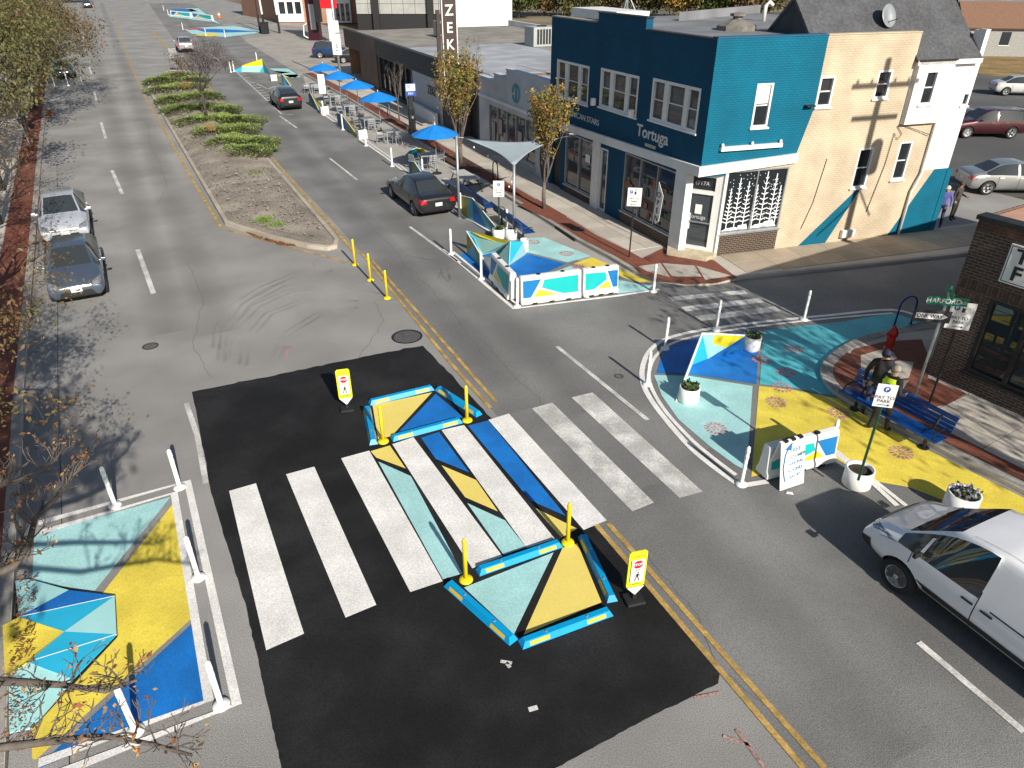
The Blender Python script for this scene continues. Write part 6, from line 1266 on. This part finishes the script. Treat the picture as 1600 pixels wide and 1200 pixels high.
# ================================================================== MEDIAN, TREES, SHRUBS, PEOPLE
# median island
mo = [(240, 128), (231, 140), (250, 175), (300, 262), (352, 352), (420, 374), (480, 388), (512, 392), (527, 388), (530, 378), (500, 343), (430, 262), (370, 192), (320, 140), (290, 112), (262, 112)]
mw = [G(*p) for p in mo]; med = struct(MB().prism([p.xy for p in mw], -.02, .10).build('median_island', mat('mulch_tan', (.285, .245, .2), .95, .2, .8, .6, 20, speck=.35, sscale=16, stain=.2)))
ring = mw + [mw[0]]; kk = len(mw); vs = []
ctr_ = sum(mw, Vector()) / kk
for i in range(kk):
    d = mw[(i + 1) % kk] - mw[i - 1]; d.normalize(); nn = Vector((-d.y, d.x, 0)); nn = nn if nn.dot(ctr_ - mw[i]) > 0 else -nn
    for off, zz in ((-.01, -.02), (0, .15), (.16, .16), (.18, .08)): q_ = mw[i] + nn * off; vs.append((q_.x, q_.y, zz))
mesh_obj('kerb', vs, [(i * 4 + j, ((i + 1) % kk) * 4 + j, ((i + 1) % kk) * 4 + j + 1, i * 4 + j + 1) for i in range(kk) for j in range(3)], mat('median_kerb', (.42, .37, .29), .9, .08, 1, .2, 40, speck=.1, sscale=20, stain=.15), med)
# mulch mound: gently raised with chips
mm = MB(); cc = ctr_
NR = 6
inner = [p.lerp(cc, .06) for p in mw]
for r_ in range(NR + 1):
    f_ = r_ / NR
    for p in inner: q_ = p.lerp(cc, f_ * .98); mm.v.append(Vector((q_.x, q_.y, .1 + .32 * (1 - (1 - f_) ** 2) + rnd.uniform(-.03, .03))))
for r_ in range(NR):
    for i in range(kk): mm.f.append((r_ * kk + i, r_ * kk + (i + 1) % kk, (r_ + 1) * kk + (i + 1) % kk, (r_ + 1) * kk + i))
mm.build('mulch_mound', MATS['mulch_tan'], med, True)
chips = MB(); leafb = MB()
def in_poly(p, poly):
    c = False; n = len(poly)
    for i in range(n):
        a, b = poly[i], poly[i - 1]
        if (a.y > p.y) != (b.y > p.y) and p.x < (b.x - a.x) * (p.y - a.y) / (b.y - a.y) + a.x: c = not c
    return c
def scatter_chip(mb, p, s, z):
    a = rnd.uniform(0, 6.28); d = Vector((math.cos(a), math.sin(a), rnd.uniform(-.3, .5))) * s; e = Vector((-math.sin(a), math.cos(a), rnd.uniform(-.3, .3))) * s * .35; c = Vector((p.x, p.y, z)); mb.add([c - d - e, c + d - e, c + d + e, c - d + e], [(0, 1, 2, 3)])
cnt = 0
while cnt < 2600:
    p = Vector((rnd.uniform(-34, -6), rnd.uniform(26, 72), 0))
    if in_poly(p, inner):
        e_ = min((p - q_).length for q_ in inner); scatter_chip(chips, p, rnd.uniform(.03, .09), .13 + min(.26, e_ * .1) + .03); cnt += 1
ch_ = chips.build('bark_chips', mat('bark_chip', (.27, .235, .195), .95, .5, 9), med); ch_['kind'] = 'stuff'
# leaf litter: drifts against kerbs
def drift(name, px, n, m, s=.05, z=.02, label=None):
    mb = MB(); us = [p[0] for p in px]; vs_ = [p[1] for p in px]; poly = [G(*p) for p in px]; k = 0; xs = [p.x for p in poly]; ys_ = [p.y for p in poly]
    while k < n:
        p = Vector((rnd.uniform(min(xs), max(xs)), rnd.uniform(min(ys_), max(ys_)), 0))
        if in_poly(p, poly): scatter_chip(mb, p, rnd.uniform(.5, 1) * s, z + rnd.uniform(0, .03)); k += 1
    o = mb.build(name, m); o['kind'] = 'stuff'; return tag(o, label, 'leaves')
M_dry = mat('dry_leaf_brown', (.20, .075, .03), .9, .5, 7); M_dryo = mat('dry_leaf_orange', (.42, .17, .05), .9, .4, 7)
drift('fallen_leaves', [(368, 353), (400, 358), (478, 385), (440, 384), (400, 372)], 800, M_dry, .06, .02, 'drift of brown leaves along the near kerb of the median')
drift('fallen_leaves', [(52, 178), (80, 172), (86, 180), (70, 188), (55, 186)], 500, M_dryo, .09, .03, 'orange drift of leaves at the left kerb')
drift('fallen_leaves', [(0, 150), (20, 160), (18, 178), (0, 190)], 250, M_dryo, .1, .14, 'orange leaves strewn on the left pavement')
drift('fallen_leaves', [(30, 900), (60, 905), (60, 1180), (10, 1190)], 300, M_dry, .035, .16, 'brown leaves caught along the left gutter')
# ---- tree builder
def leaf_quads(mb, p, n, spread, size, up=.2):
    for _ in range(n):
        q_ = p + Vector((rnd.gauss(0, spread), rnd.gauss(0, spread), rnd.gauss(0, spread * .9)))
        a = Vector((rnd.gauss(0, 1), rnd.gauss(0, 1), rnd.gauss(up, .8))).normalized(); b = a.orthogonal().normalized(); b.rotate(Matrix.Rotation(rnd.uniform(0, 6.28), 3, a)); s = size * rnd.choice((.5, .7, .9, 1.1, 1.5)); c = a.cross(b)
        mb.add([q_ - b * s, q_ + c * s * .5, q_ + b * s, q_ - c * s * .5], [(0, 1, 2, 3)])
def grow(wood, tips, p, d, L, r, depth, spread, upb, droop=0, seg=3, minr=.006, kids=(2, 3), ratio=.72):
    pts, rs = [p.copy()], [r]; q_ = p.copy(); dd = d.copy()
    for i in range(seg):
        dd = (dd + Vector((rnd.gauss(0, .12), rnd.gauss(0, .12), rnd.gauss(0, .08) + upb * .12 - droop * .1))).normalized(); q_ = q_ + dd * L / seg; pts.append(q_.copy()); rs.append(max(minr, r * (1 - .45 * (i + 1) / seg)))
    wood.tube(pts, rs, 6 if r > .04 else 4, caps=False)
    tips.append((q_, depth, dd.copy()))
    if depth <= 0: return
    for k in range(rnd.randint(*kids)):
        a = dd.orthogonal().normalized(); a.rotate(Matrix.Rotation(rnd.uniform(0, 6.28), 3, dd)); nd = (dd * math.cos(spread) + a * math.sin(spread) * rnd.uniform(.7, 1.2) + Vector((0, 0, upb * .25))).normalized()
        st_ = pts[-1] if k == 0 else pts[rnd.randint(max(1, seg - 2), seg)]
        grow(wood, tips, st_, nd, L * ratio * rnd.uniform(.8, 1.15), rs[-1] * .8, depth - 1, spread, upb, droop, seg, minr, kids, ratio)
M_bark = mat('bark_grey', (.12, .10, .085), .9, .25, 6, .5, 25); M_barkd = mat('bark_dark', (.06, .048, .042), .9, .25, 6, .5, 25)
LEAFC = dict(olive=[(.085, .088, .025), (.125, .105, .03), (.06, .066, .02)], gold=[(.27, .185, .03), (.19, .165, .03), (.12, .125, .028), (.27, .13, .025)], rust=[(.14, .072, .03), (.095, .06, .03), (.085, .08, .028), (.125, .09, .03)], green=[(.045, .075, .015), (.07, .09, .02), (.1, .11, .03)], bare=[(.09, .055, .04), (.06, .04, .032)])
def lm_(key): return [mat('leaf_%s_%d' % (key, i), c, .7, .3, 3) for i, c in enumerate(LEAFC[key])]
def tree(name, base, h, label, leaf='gold', trunk_r=.1, depth=4, spread=.4, upb=.8, clear=.3, per=9, lsz=.06, lsp=.22, kids=(2, 3), cat='tree', lean=None, group=None, L0_=None, bark=None, droop=0, limbs=4, ratio=.72, low=1, topbare=0):
    o = empty(name, base, 0, label, cat, group); wood = MB(); tips = []; top = Vector((0, 0, h * clear)) + (lean or Vector())
    wood.tube([(0, 0, 0), top * .5 + Vector((rnd.gauss(0, .03), rnd.gauss(0, .03), 0)), top], [trunk_r * 1.2, trunk_r, trunk_r * .85], 10)
    LL = L0_ or h * .24
    for k in range(limbs):
        a = 2 * math.pi * k / limbs + rnd.uniform(-.4, .4); d = Vector((math.cos(a) * spread * 1.2, math.sin(a) * spread * 1.2, 1)).normalized() + (lean or Vector()) * .15
        grow(wood, tips, top - Vector((0, 0, rnd.uniform(0, h * .04))), d.normalized(), LL, trunk_r * .6, depth, spread, upb, droop, 3, .006, kids, ratio)
    wood.build('trunk', bark or M_bark, o, True)
    if per:
        ms = lm_(leaf); mbs = [MB() for _ in ms]
        for p, dp, dd in tips:
            if topbare and rnd.random() < topbare * max(0, (p.z / h - .45) / .5): continue
            if dp <= low: leaf_quads(mbs[rnd.randrange(len(ms))], p, per, lsp, lsz)
        for mb, m in zip(mbs, ms):
            if mb.v: mb.build('crown', m, o)
    return o
# street trees before the shops
tree('street_tree', G(720, 254, KZ), 6.4, 'upright street tree with golden leaves in front of the blade sign', 'gold', .11, 4, .25, 1.1, .15, 24, .06, .16, limbs=9, ratio=.74, L0_=1.75, low=3, topbare=1.0)
tree('street_tree', G(850, 326, KZ), 5.6, 'golden street tree in the brick pit before the low white shop', 'gold', .085, 4, .22, 1.1, .22, 20, .052, .13, limbs=8, ratio=.74, L0_=1.35, low=3, topbare=.7)
tree('slim_bare_tree', G(624, 188, KZ), 3.9, 'slim bare young tree before the coffee shop windows', 'bare', .04, 3, .3, 1.2, .35, 0, limbs=5)
# median tree and junipers
tree('median_tree', G(324, 186, .3), 5.0, 'small dark nearly bare tree on the median', 'bare', .09, 4, .55, .35, .36, 12, .04, .2, limbs=7, bark=M_barkd, L0_=1.1, ratio=.76)
def juniper(u, v, rx, ry, h, label, n=2600, m=None, name='juniper_shrub'):
    c = G(u, v, .25); o = empty(name, c, rz_road, label, 'shrub', 'junipers on the median'); st = MB(); mbs = [MB(), MB(), MB()]
    for k in range(24):
        a = 2 * math.pi * k / 24; st.tube([(0, 0, -.2), (rx * .5 * math.cos(a), ry * .5 * math.sin(a), h * .5), (rx * .9 * math.cos(a), ry * .9 * math.sin(a), h * .3)], [.03, .02, .008], 4, False)
    for k in range(n):
        a = rnd.uniform(0, 6.28); rr = math.sqrt(rnd.random()); lump = 1 + .14 * math.sin(3 * a + u) + .1 * math.sin(7 * a); x, y = rx * rr * math.cos(a) * lump, ry * rr * math.sin(a) * lump
        z_ = h * (1 - rr ** 2.2) * (.75 + .25 * math.sin(x * 3.1 + u) * math.cos(y * 2.7)) + rnd.uniform(-.1, .04); d = Vector((math.cos(a) + rnd.gauss(0, .5), math.sin(a) + rnd.gauss(0, .5), rnd.uniform(.1, .7))).normalized() * rnd.uniform(.08, .19); s_ = d.cross(Vector((0, 0, 1))).normalized() * .04; p = Vector((x, y, z_))
        mbs[rnd.choice((0, 0, 1, 1, 2))].add([p - s_, p + d * .6 - s_ * .8, p + d, p + d * .6 + s_ * .8, p + s_], [(0, 1, 2, 3, 4)])
    st.build('stem', M_barkd, o)
    for mb, cc in zip(mbs, ((.15, .20, .045), (.19, .245, .06), (.105, .15, .038))): mb.build('foliage', mat('juniper_%d' % int(cc[0] * 1000), cc, .8, .2, 2), o)
for u_, v_ in ((253, 127), (278, 120), (262, 140), (290, 136), (272, 157), (303, 153), (290, 172), (322, 170), (312, 190), (343, 188), (335, 208), (364, 204), (362, 224), (389, 226), (384, 238), (318, 150), (345, 172), (300, 126), (372, 190)):
    juniper(u_, v_, rnd.uniform(1.5, 1.9), rnd.uniform(1.9, 2.4), rnd.uniform(.28, .42), 'low green juniper in the carpet on the far half of the median', 2600)
def grass_tuft(u, v, label, col, n=160, h=.5, r=.3, z=.25, name='grass_tuft'):
    o = MB(); c = G(u, v, z)
    for k in range(n):
        a = rnd.uniform(0, 6.28); b = c + Vector((rnd.gauss(0, r * .4), rnd.gauss(0, r * .4), 0)); d = Vector((math.cos(a) * .5, math.sin(a) * .5, 1)).normalized() * h * rnd.uniform(.5, 1); s_ = Vector((-math.sin(a), math.cos(a), 0)) * .012; o.add([b - s_, b + s_, b + d], [(0, 1, 2)])
    g_ = tag(o.build(name, mat('tuft_%d' % int(col[0] * 1000), col, .8, .3, 4)), label, 'grass'); g_['kind'] = 'stuff'; return g_
grass_tuft(290, 138, 'tan grass tuft between the median junipers', (.30, .21, .08), 260, .8, .7); grass_tuft(330, 203, 'tan grass sprouting from the front juniper', (.31, .22, .085), 160, .7, .4, .6)
grass_tuft(412, 345, 'bright green weed clump in the bare mulch', (.14, .25, .02), 160, .3, .5, .22); grass_tuft(432, 351, 'smaller green weed clump near the median kerb', (.13, .23, .025), 120, .22, .45, .18); grass_tuft(400, 270, 'sparse green weeds in the middle of the mulch', (.10, .15, .03), 120, .2, .7, .35)
# left side trees overhanging the road
def kleft(f): 
    return kLw[0].lerp(kLw[1], f)
def lt(u, v, h, label, leaf, **k): return tree('kerb_tree', Vector((*(G(u, v).xy), KZ)), h, label, leaf, bark=M_barkd, **k)
def onleft(dist, off=1.1):                          # point on the left pavement, metres up the road from the frame corner
    p = kLw[1] + azdir(-28.9) * dist + azdir(-118) * off; return Vector((p.x, p.y, KZ))
def ltree(dist, off, h, label, leaf, **k): return tree('kerb_tree', onleft(dist, off), h, label, leaf, bark=M_barkd, group='trees along the left kerb', **k)
K_ = dict(depth=4, upb=.25, limbs=7, ratio=.76)
ltree(4.2, 1.3, 5.6, 'rusty leaved tree on the left pavement near the slate blue hatchback', 'rust', trunk_r=.12, spread=.6, clear=.38, per=60, lsz=.038, lsp=.2, L0_=1.55, lean=Vector((.3, .1, 0)), **K_)
ltree(14.5, 1.2, 6.0, 'bare twiggy tree leaning over the silver white parked car', 'rust', trunk_r=.11, spread=.64, clear=.33, per=2, lsz=.045, lsp=.2, L0_=1.45, lean=Vector((.2, 0, 0)), **K_)
ltree(25, 1.4, 6.0, 'second bare twiggy tree up the left pavement', 'rust', trunk_r=.11, spread=.64, clear=.33, per=3, lsz=.05, lsp=.25, L0_=1.5, **K_)
for d_, of_, h_, lb, lf, pr_ in ((47, 1.0, 8.5, 'olive leaved tree over the left pavement by the square sign', 'olive', 18), (56, .8, 9, 'dense olive tree shading the blue grey sedan', 'rust', 18), (66, .8, 9.5, 'olive and brown tree beyond the blue grey sedan', 'olive', 16), (78, .8, 9.5, 'brown tree overhanging the far left lane', 'rust', 13), (94, .8, 9.5, 'thin brown tree farther up the far left lane', 'rust', 9),
    (50, 7, 10, 'tall brown tree set back from the left pavement', 'olive', 16), (64, 8, 11, 'russet tree set back behind the square sign', 'rust', 16), (38, 5.5, 8, 'low olive tree behind the left pavement', 'olive', 16), (80, 8, 11, 'tall olive tree set back beyond the sedan', 'olive', 14)):
    ltree(d_, of_, h_, lb, lf, trunk_r=.17, spread=.66, clear=.24, per=int(pr_ * 1.7), lsz=.095, lsp=.48, L0_=2.3, **K_)
ltree(8.2, 2.9, 6.4, 'rust and olive tree at the back of the left pavement beside the hatchback', 'rust', trunk_r=.12, spread=.55, clear=.4, per=44, lsz=.04, lsp=.2, L0_=1.3, **K_)
ltree(.6, 2.6, 5.6, 'rusty tree on the left pavement just past the mural corner', 'rust', trunk_r=.11, spread=.55, clear=.42, per=40, lsz=.035, lsp=.18, L0_=.85, **K_)
ltree(18.5, 2.6, 6.4, 'olive tree at the back of the left pavement by the silver white car', 'olive', trunk_r=.12, spread=.55, clear=.36, per=24, lsz=.05, lsp=.22, L0_=1.4, **K_)
ltree(31, 1.6, 7, 'olive tree at the left kerb short of the leaning sign', 'olive', trunk_r=.13, spread=.6, clear=.35, per=9, lsz=.09, lsp=.3, L0_=1.5, **K_)
tree('kerb_tree', Vector((-4.4, -2.4, KZ)), 9.5, 'tall rusty tree on the left pavement below the viewpoint', 'rust', .15, 4, .5, .5, .5, 24, .12, .3, limbs=7, group='trees along the left kerb', bark=M_barkd)
tree('kerb_tree', Vector((-8.4, 3.0, KZ)), 6.5, 'leafy rust tree on the left pavement beside the mural', 'rust', .13, 4, .45, .4, .5, 10, .06, .22, limbs=6, group='trees along the left kerb', bark=M_barkd, L0_=.9)
# nearest tree: limbs reach into the frame over the left mural
nt_ = empty('kerb_tree', (-9.4, 4.6, KZ), 0, 'nearly bare budding tree whose low limbs cross the left mural', 'tree', 'trees along the left kerb'); wd = MB(); tips = []
B0 = Vector((-9.4, 4.6, KZ)); wd.tube([(0, 0, 0), (.05, .05, 2.0), (.1, .1, 3.4)], [.16, .13, .11], 10)
def limb(pts, r0):
    q_ = [Vector((.1, .1, 3.2))] + [G(u, v, z) - B0 for u, v, z in pts]; n_ = len(q_); wd.tube(q_, [r0 * (1 - .8 * i / (n_ - 1)) + .004 for i in range(n_)], 6, False)
    for i in range(1, n_ - 1):
        for _ in range(5):
            t = rnd.random(); p = q_[i].lerp(q_[i + 1], t); d = (q_[i + 1] - q_[i]).normalized(); a = Vector((rnd.gauss(0, .6), rnd.gauss(0, .6), rnd.uniform(.0, .9))); grow(wd, tips, p, (d * .6 + a).normalized(), .2, .012, 2, .6, .3, 0, 3, .004, (2, 3), .75)
limb([(-80, 1060, 3.7), (40, 1066, 3.75), (95, 1070, 3.8), (165, 1080, 3.8), (215, 1062, 3.85)], .05); limb([(-80, 1180, 3.7), (20, 1165, 3.75), (110, 1155, 3.8), (170, 1150, 3.85), (240, 1163, 3.85), (300, 1180, 3.9)], .045)
limb([(-60, 920, 3.9), (20, 885, 4.0), (45, 850, 4.0), (55, 810, 4.05), (100, 765, 4.1), (118, 735, 4.15)], .06); limb([(-60, 800, 4.2), (0, 760, 4.2), (40, 745, 4.25), (90, 718, 4.3)], .035)
wd.build('trunk', M_bark, nt_, True); lv = [MB(), MB()]
for p, dp, dd in tips:
    if dp == 0 and rnd.random() < .4: leaf_quads(lv[rnd.randrange(2)], p, 2, .03, .03)
for mb, m in zip(lv, (M_dry, mat('leaf_tan', (.32, .19, .07), .8, .3, 6))): mb.build('crown', m, nt_)
# trees on the right pavement, out of frame behind the van: their shade falls on the corner mural
for x, y, h_, lb in ((13.6, 7.6, 9.5, 'half bare street tree on the right pavement behind the van'), (17.2, 3.0, 10, 'tall thin street tree farther down the right pavement')):
    tree('street_tree', Vector((x, y, KZ)), h_, lb, 'gold', .16, 4, .5, .6, .4, 4, .09, .4, limbs=6, group='trees on the right pavement')
# background trees and shrubs
def bgtree(u, v, h, label, leaf, per=26, sz=.3, **k): tree('background_tree', Vector((*G(u, v).xy, 0)), h, label, leaf, .25, 3, .6, .35, .1, per, sz, 1.0, limbs=9, group='trees behind the shops', kids=(2, 4), **k)
BG = [(810, 28, 10, 'dark evergreen beside the white windowless building', 'green'), (850, 24, 9, 'bare brownish tree behind the pale roof', 'rust'), (905, 26, 9, 'olive tree behind the raised teal parapet', 'olive'), (960, 24, 10, 'brown twiggy tree behind the roof antenna', 'rust'), (1010, 26, 10, 'gold and green tree behind the teal shop roof', 'olive'), (1065, 28, 10, 'thick yellow green tree behind the teal shop roof', 'gold'), (1120, 28, 10, 'dark green tree over the flat roof vent', 'green'), (1165, 30, 9, 'bare tree beside the slate gable', 'rust'), (1200, 24, 11, 'tall olive tree behind the slate gable', 'olive'),
      (1520, 42, 12, 'dark green tree at the white wing corner', 'green'), (1560, 52, 11, 'brown bare tree above the far car park', 'rust'), (1598, 48, 12, 'rusty tree at the far car park edge', 'rust'), (1540, 30, 13, 'tall olive tree beyond the far houses', 'olive'), (1590, 24, 13, 'tall brown tree beyond the far houses', 'rust'), (1500, 22, 13, 'green tree behind the slate roof ridge', 'green'), (60, 10, 12, 'brown tree at the far left roadside', 'rust'), (20, 14, 12, 'olive tree at the far left roadside', 'olive'), (110, 4, 10, 'brown tree beside the far left lane', 'rust')]
for u, v, h_, lb, lf in BG: bgtree(u, v, h_, lb, lf)
grass_bank = struct(sheet('grass_bank', [(1480, 62), (1600, 66), (1600, 122), (1540, 118), (1478, 104)], .0, mat('dry_lawn', (.24, .16, .06), .95, .3, .4, .4, 8, speck=.3, sscale=5)))
# ---- people
SKIN = mat('skin', (.42, .25, .17), .6, .05, 8); M_hair = mat('hair_brown', (.06, .035, .02), .8, .2, 20); M_hairg = mat('hair_grey', (.28, .25, .22), .8, .2, 20)
def person(label, loc, heading, top, legs_m, shoes, pose, hairm, capm=None, h=1.75):
    k = h / 1.75; o = empty('person', loc, R(-heading), label, 'person')
    V = lambda *p: Vector(p) * k
    lean = pose.get('lean', 0); L = lambda z: Vector((0, lean * max(0, z - .95), 0))
    pts = {'pel': V(0, 0, .96), 'sp': V(0, .01, 1.15) + L(1.15), 'ch': V(0, .0, 1.36) + L(1.36), 'nk': V(0, .0, 1.49) + L(1.49), 'hd0': V(0, .02, 1.57) + L(1.57), 'hd1': V(0, .03, 1.68) + L(1.68)}
    E_ = [('pel', 'sp'), ('sp', 'ch'), ('ch', 'nk'), ('nk', 'hd0'), ('hd0', 'hd1')]; rad = {'pel': (.155, .12), 'sp': (.145, .11), 'ch': (.175, .125), 'nk': (.06, .06), 'hd0': (.075, .085), 'hd1': (.07, .085)}
    for s, n in ((-1, 'l'), (1, 'r')):
        pts[n + 'sh'] = V(s * .19, 0, 1.42) + L(1.42); pts[n + 'el'] = pose[n + 'el'] * k + L(1.1); pts[n + 'wr'] = pose[n + 'wr'] * k + L(1.0); dwr = (pts[n + 'wr'] - pts[n + 'el']).normalized(); pts[n + 'pm'] = pts[n + 'wr'] + dwr * .07 * k
        pts[n + 'hp'] = V(s * .095, 0, .9); pts[n + 'kn'] = pose[n + 'kn'] * k; pts[n + 'an'] = pose[n + 'an'] * k; pts[n + 'to'] = pts[n + 'an'] + V(s * .02, .16, -.045)
        E_ += [('ch', n + 'sh'), (n + 'sh', n + 'el'), (n + 'el', n + 'wr'), (n + 'wr', n + 'pm'), ('pel', n + 'hp'), (n + 'hp', n + 'kn'), (n + 'kn', n + 'an'), (n + 'an', n + 'to')]
        rad.update({n + 'sh': (.075,) * 2, n + 'el': (.055,) * 2, n + 'wr': (.036,) * 2, n + 'pm': (.042, .022), n + 'hp': (.1, .1), n + 'kn': (.072,) * 2, n + 'an': (.05,) * 2, n + 'to': (.045, .035)})
    keys = list(pts); me = bpy.data.meshes.new('p'); me.from_pydata([tuple(pts[q]) for q in keys], [(keys.index(a), keys.index(b)) for a, b in E_], [])
    tmp = bpy.data.objects.new('p', me); COL.objects.link(tmp); sk = tmp.modifiers.new('s', 'SKIN'); tmp.modifiers.new('ss', 'SUBSURF').levels = 2
    for i, q in enumerate(keys): sv = me.skin_vertices[0].data[i]; sv.radius = tuple(x * k for x in rad[q]); sv.use_root = (q == 'pel')
    dg = bpy.context.evaluated_depsgraph_get(); dg.update(); ev = bpy.data.meshes.new_from_object(tmp.evaluated_get(dg)); bpy.data.objects.remove(tmp)
    bm = bmesh.new(); bm.from_mesh(ev)
    for n, s in (('l', -1), ('r', 1)):                # five fingers on each palm
        d = (pts[n + 'wr'] - pts[n + 'el']).normalized(); sd_ = d.cross(Vector((0, 1, 0))).normalized(); fw2 = sd_.cross(d)
        for f_, (of, ln_) in enumerate(((-.03, .062), (-.01, .075), (.011, .07), (.03, .055), (.04, .045))):
            b = pts[n + 'pm'] + fw2 * of * k + d * .01; tip = b + (d * .9 + sd_ * (-s) * .35 + (fw2 * .9 if f_ == 4 else Vector())).normalized() * ln_ * k; mid_ = b.lerp(tip, .5) + sd_ * s * .006
            mb = MB().tube([b - d * .03, mid_, tip], [.0095 * k, .009 * k, .006 * k], 6); vv = [bm.verts.new(v) for v in mb.v]
            for f in mb.f: bm.faces.new([vv[i] for i in f])
    hc = pts['hd0'].lerp(pts['hd1'], .5); fy_ = .09 * k
    for c, r_ in ((hc + V(0, .095, -.01), .016), (hc + V(-.03, .085, .015), .011), (hc + V(.03, .085, .015), .011), (hc + V(-.078, .01, 0), .02), (hc + V(.078, .01, 0), .02), (hc + V(0, .085, -.05), .014)):
        bmesh.ops.create_icosphere(bm, subdivisions=1, radius=r_ * k, matrix=Matrix.Translation(c))
    wrz = {n: pts[n + 'wr'] for n in 'lr'}
    for f in bm.faces:
        c = f.calc_center_median(); f.smooth = True; i = 1
        if c.z < .11 * k: i = 3
        elif c.z < .98 * k and abs(c.x) < .26 * k and min((c - wrz[n]).length for n in 'lr') > .12 * k: i = 2
        if c.z > 1.5 * k + 0: i = 0
        for n in 'lr':
            d = (pts[n + 'wr'] - pts[n + 'el']).normalized()
            if (c - wrz[n]).dot(d) > -.005 and (c - wrz[n]).length < .2 * k: i = 0
        f.material_index = i
    me2 = bpy.data.meshes.new('body'); bm.to_mesh(me2); bm.free()
    for m in (SKIN, top, legs_m, shoes): me2.materials.append(m)
    link(bpy.data.objects.new('body', me2), o)
    hr = MB(); n_ = 12
    prof = [(.098, -.02), (.104, .03), (.095, .085), (.06, .125), (.01, .14)]
    hr.lathe([(a * k, b * k) for a, b in prof], hc + V(0, -.012, 0), 14); hr.build('cap' if capm else 'hair', capm or hairm, o, True)
    if capm: MB().plate([hc + V(-.07, .06, .05), hc + V(.07, .06, .05), hc + V(.05, .17, .035), hc + V(-.05, .17, .035)], .01).build('peak', capm, o)
    return o
M_jk = mat('black_jacket', (.012, .012, .014), .8, .2, 5); M_jean = mat('blue_jeans', (.025, .045, .10), .85, .2, 6); M_shoe = mat('dark_shoe', (.015, .014, .014), .6, .1, 6); M_dkp = mat('dark_trousers', (.022, .022, .02), .85, .2, 6); M_hv = mat('hi_vis_vest', (.50, .68, .02), .6, .06, 6); M_pur = mat('violet_jacket', (.12, .13, .38), .8, .15, 6)
st = dict(lel=Vector((-.28, -.02, 1.14)), lwr=Vector((-.3, .12, .92)), rel=Vector((.28, -.02, 1.14)), rwr=Vector((.3, .1, .9)), lkn=Vector((-.11, .03, .5)), lan=Vector((-.12, -.01, .07)), rkn=Vector((.11, .04, .5)), ran=Vector((.13, .02, .07)))
ph = G(1386, 545, 1.86); person('man in black jacket and dark cap standing behind the blue bench', Vector((ph.x, ph.y, KZ)), 195, M_jk, M_jean, M_shoe, dict(st, lel=Vector((-.3, .03, 1.14)), lwr=Vector((-.3, .22, .98)), lean=.12), M_hair, mat('navy_cap', (.02, .02, .05), .8))
p2 = person('person in hi vis vest standing before the bench, half hidden by a sign', G(1368, 672, .014), 60, M_jk, M_dkp, M_shoe, dict(st, rkn=Vector((.12, .12, .52)), ran=Vector((.14, .16, .07)), lan=Vector((-.12, -.12, .07)), lkn=Vector((-.11, 0, .5)), rwr=Vector((.26, .24, 1.05)), lwr=Vector((-.25, .26, 1.05)), lean=.1), M_hairg)
vt = MB(); 
for (a, b), z_ in (((.165, .125), .93), ((.165, .13), 1.1), ((.205, .15), 1.32), ((.16, .12), 1.45)):
    vt.v += [Vector((a * math.cos(t), b * math.sin(t) + .1 * max(0, z_ - .95), z_)) for t in [2 * math.pi * i / 16 for i in range(16)]]
vt.f = [(r_ * 16 + i, r_ * 16 + (i + 1) % 16, (r_ + 1) * 16 + (i + 1) % 16, (r_ + 1) * 16 + i) for r_ in range(3) for i in range(16)]; vt.build('vest', M_hv, p2, True)
pw = G(1463, 354, KZ); p3 = person('person in violet jacket and pale cap at the end of the teal wall', pw, 215, M_pur, M_jean, M_shoe, dict(st, rwr=Vector((.2, .25, 1.1))), M_hair, mat('pale_cap', (.6, .52, .42), .8), 1.7)
MB().box((.05, -.2, 1.15), (.3, .16, .42)).build('backpack', mat('green_bag', (.05, .12, .05), .8), p3, bevel=.05)

person('second person with brown hair and dark coat at the end of the teal wall', G(1485, 343, KZ), 150, mat('dark_coat', (.05, .04, .035), .8, .2, 6), M_dkp, M_shoe, dict(st, lwr=Vector((-.2, .28, 1.1))), M_hair, None, 1.62)
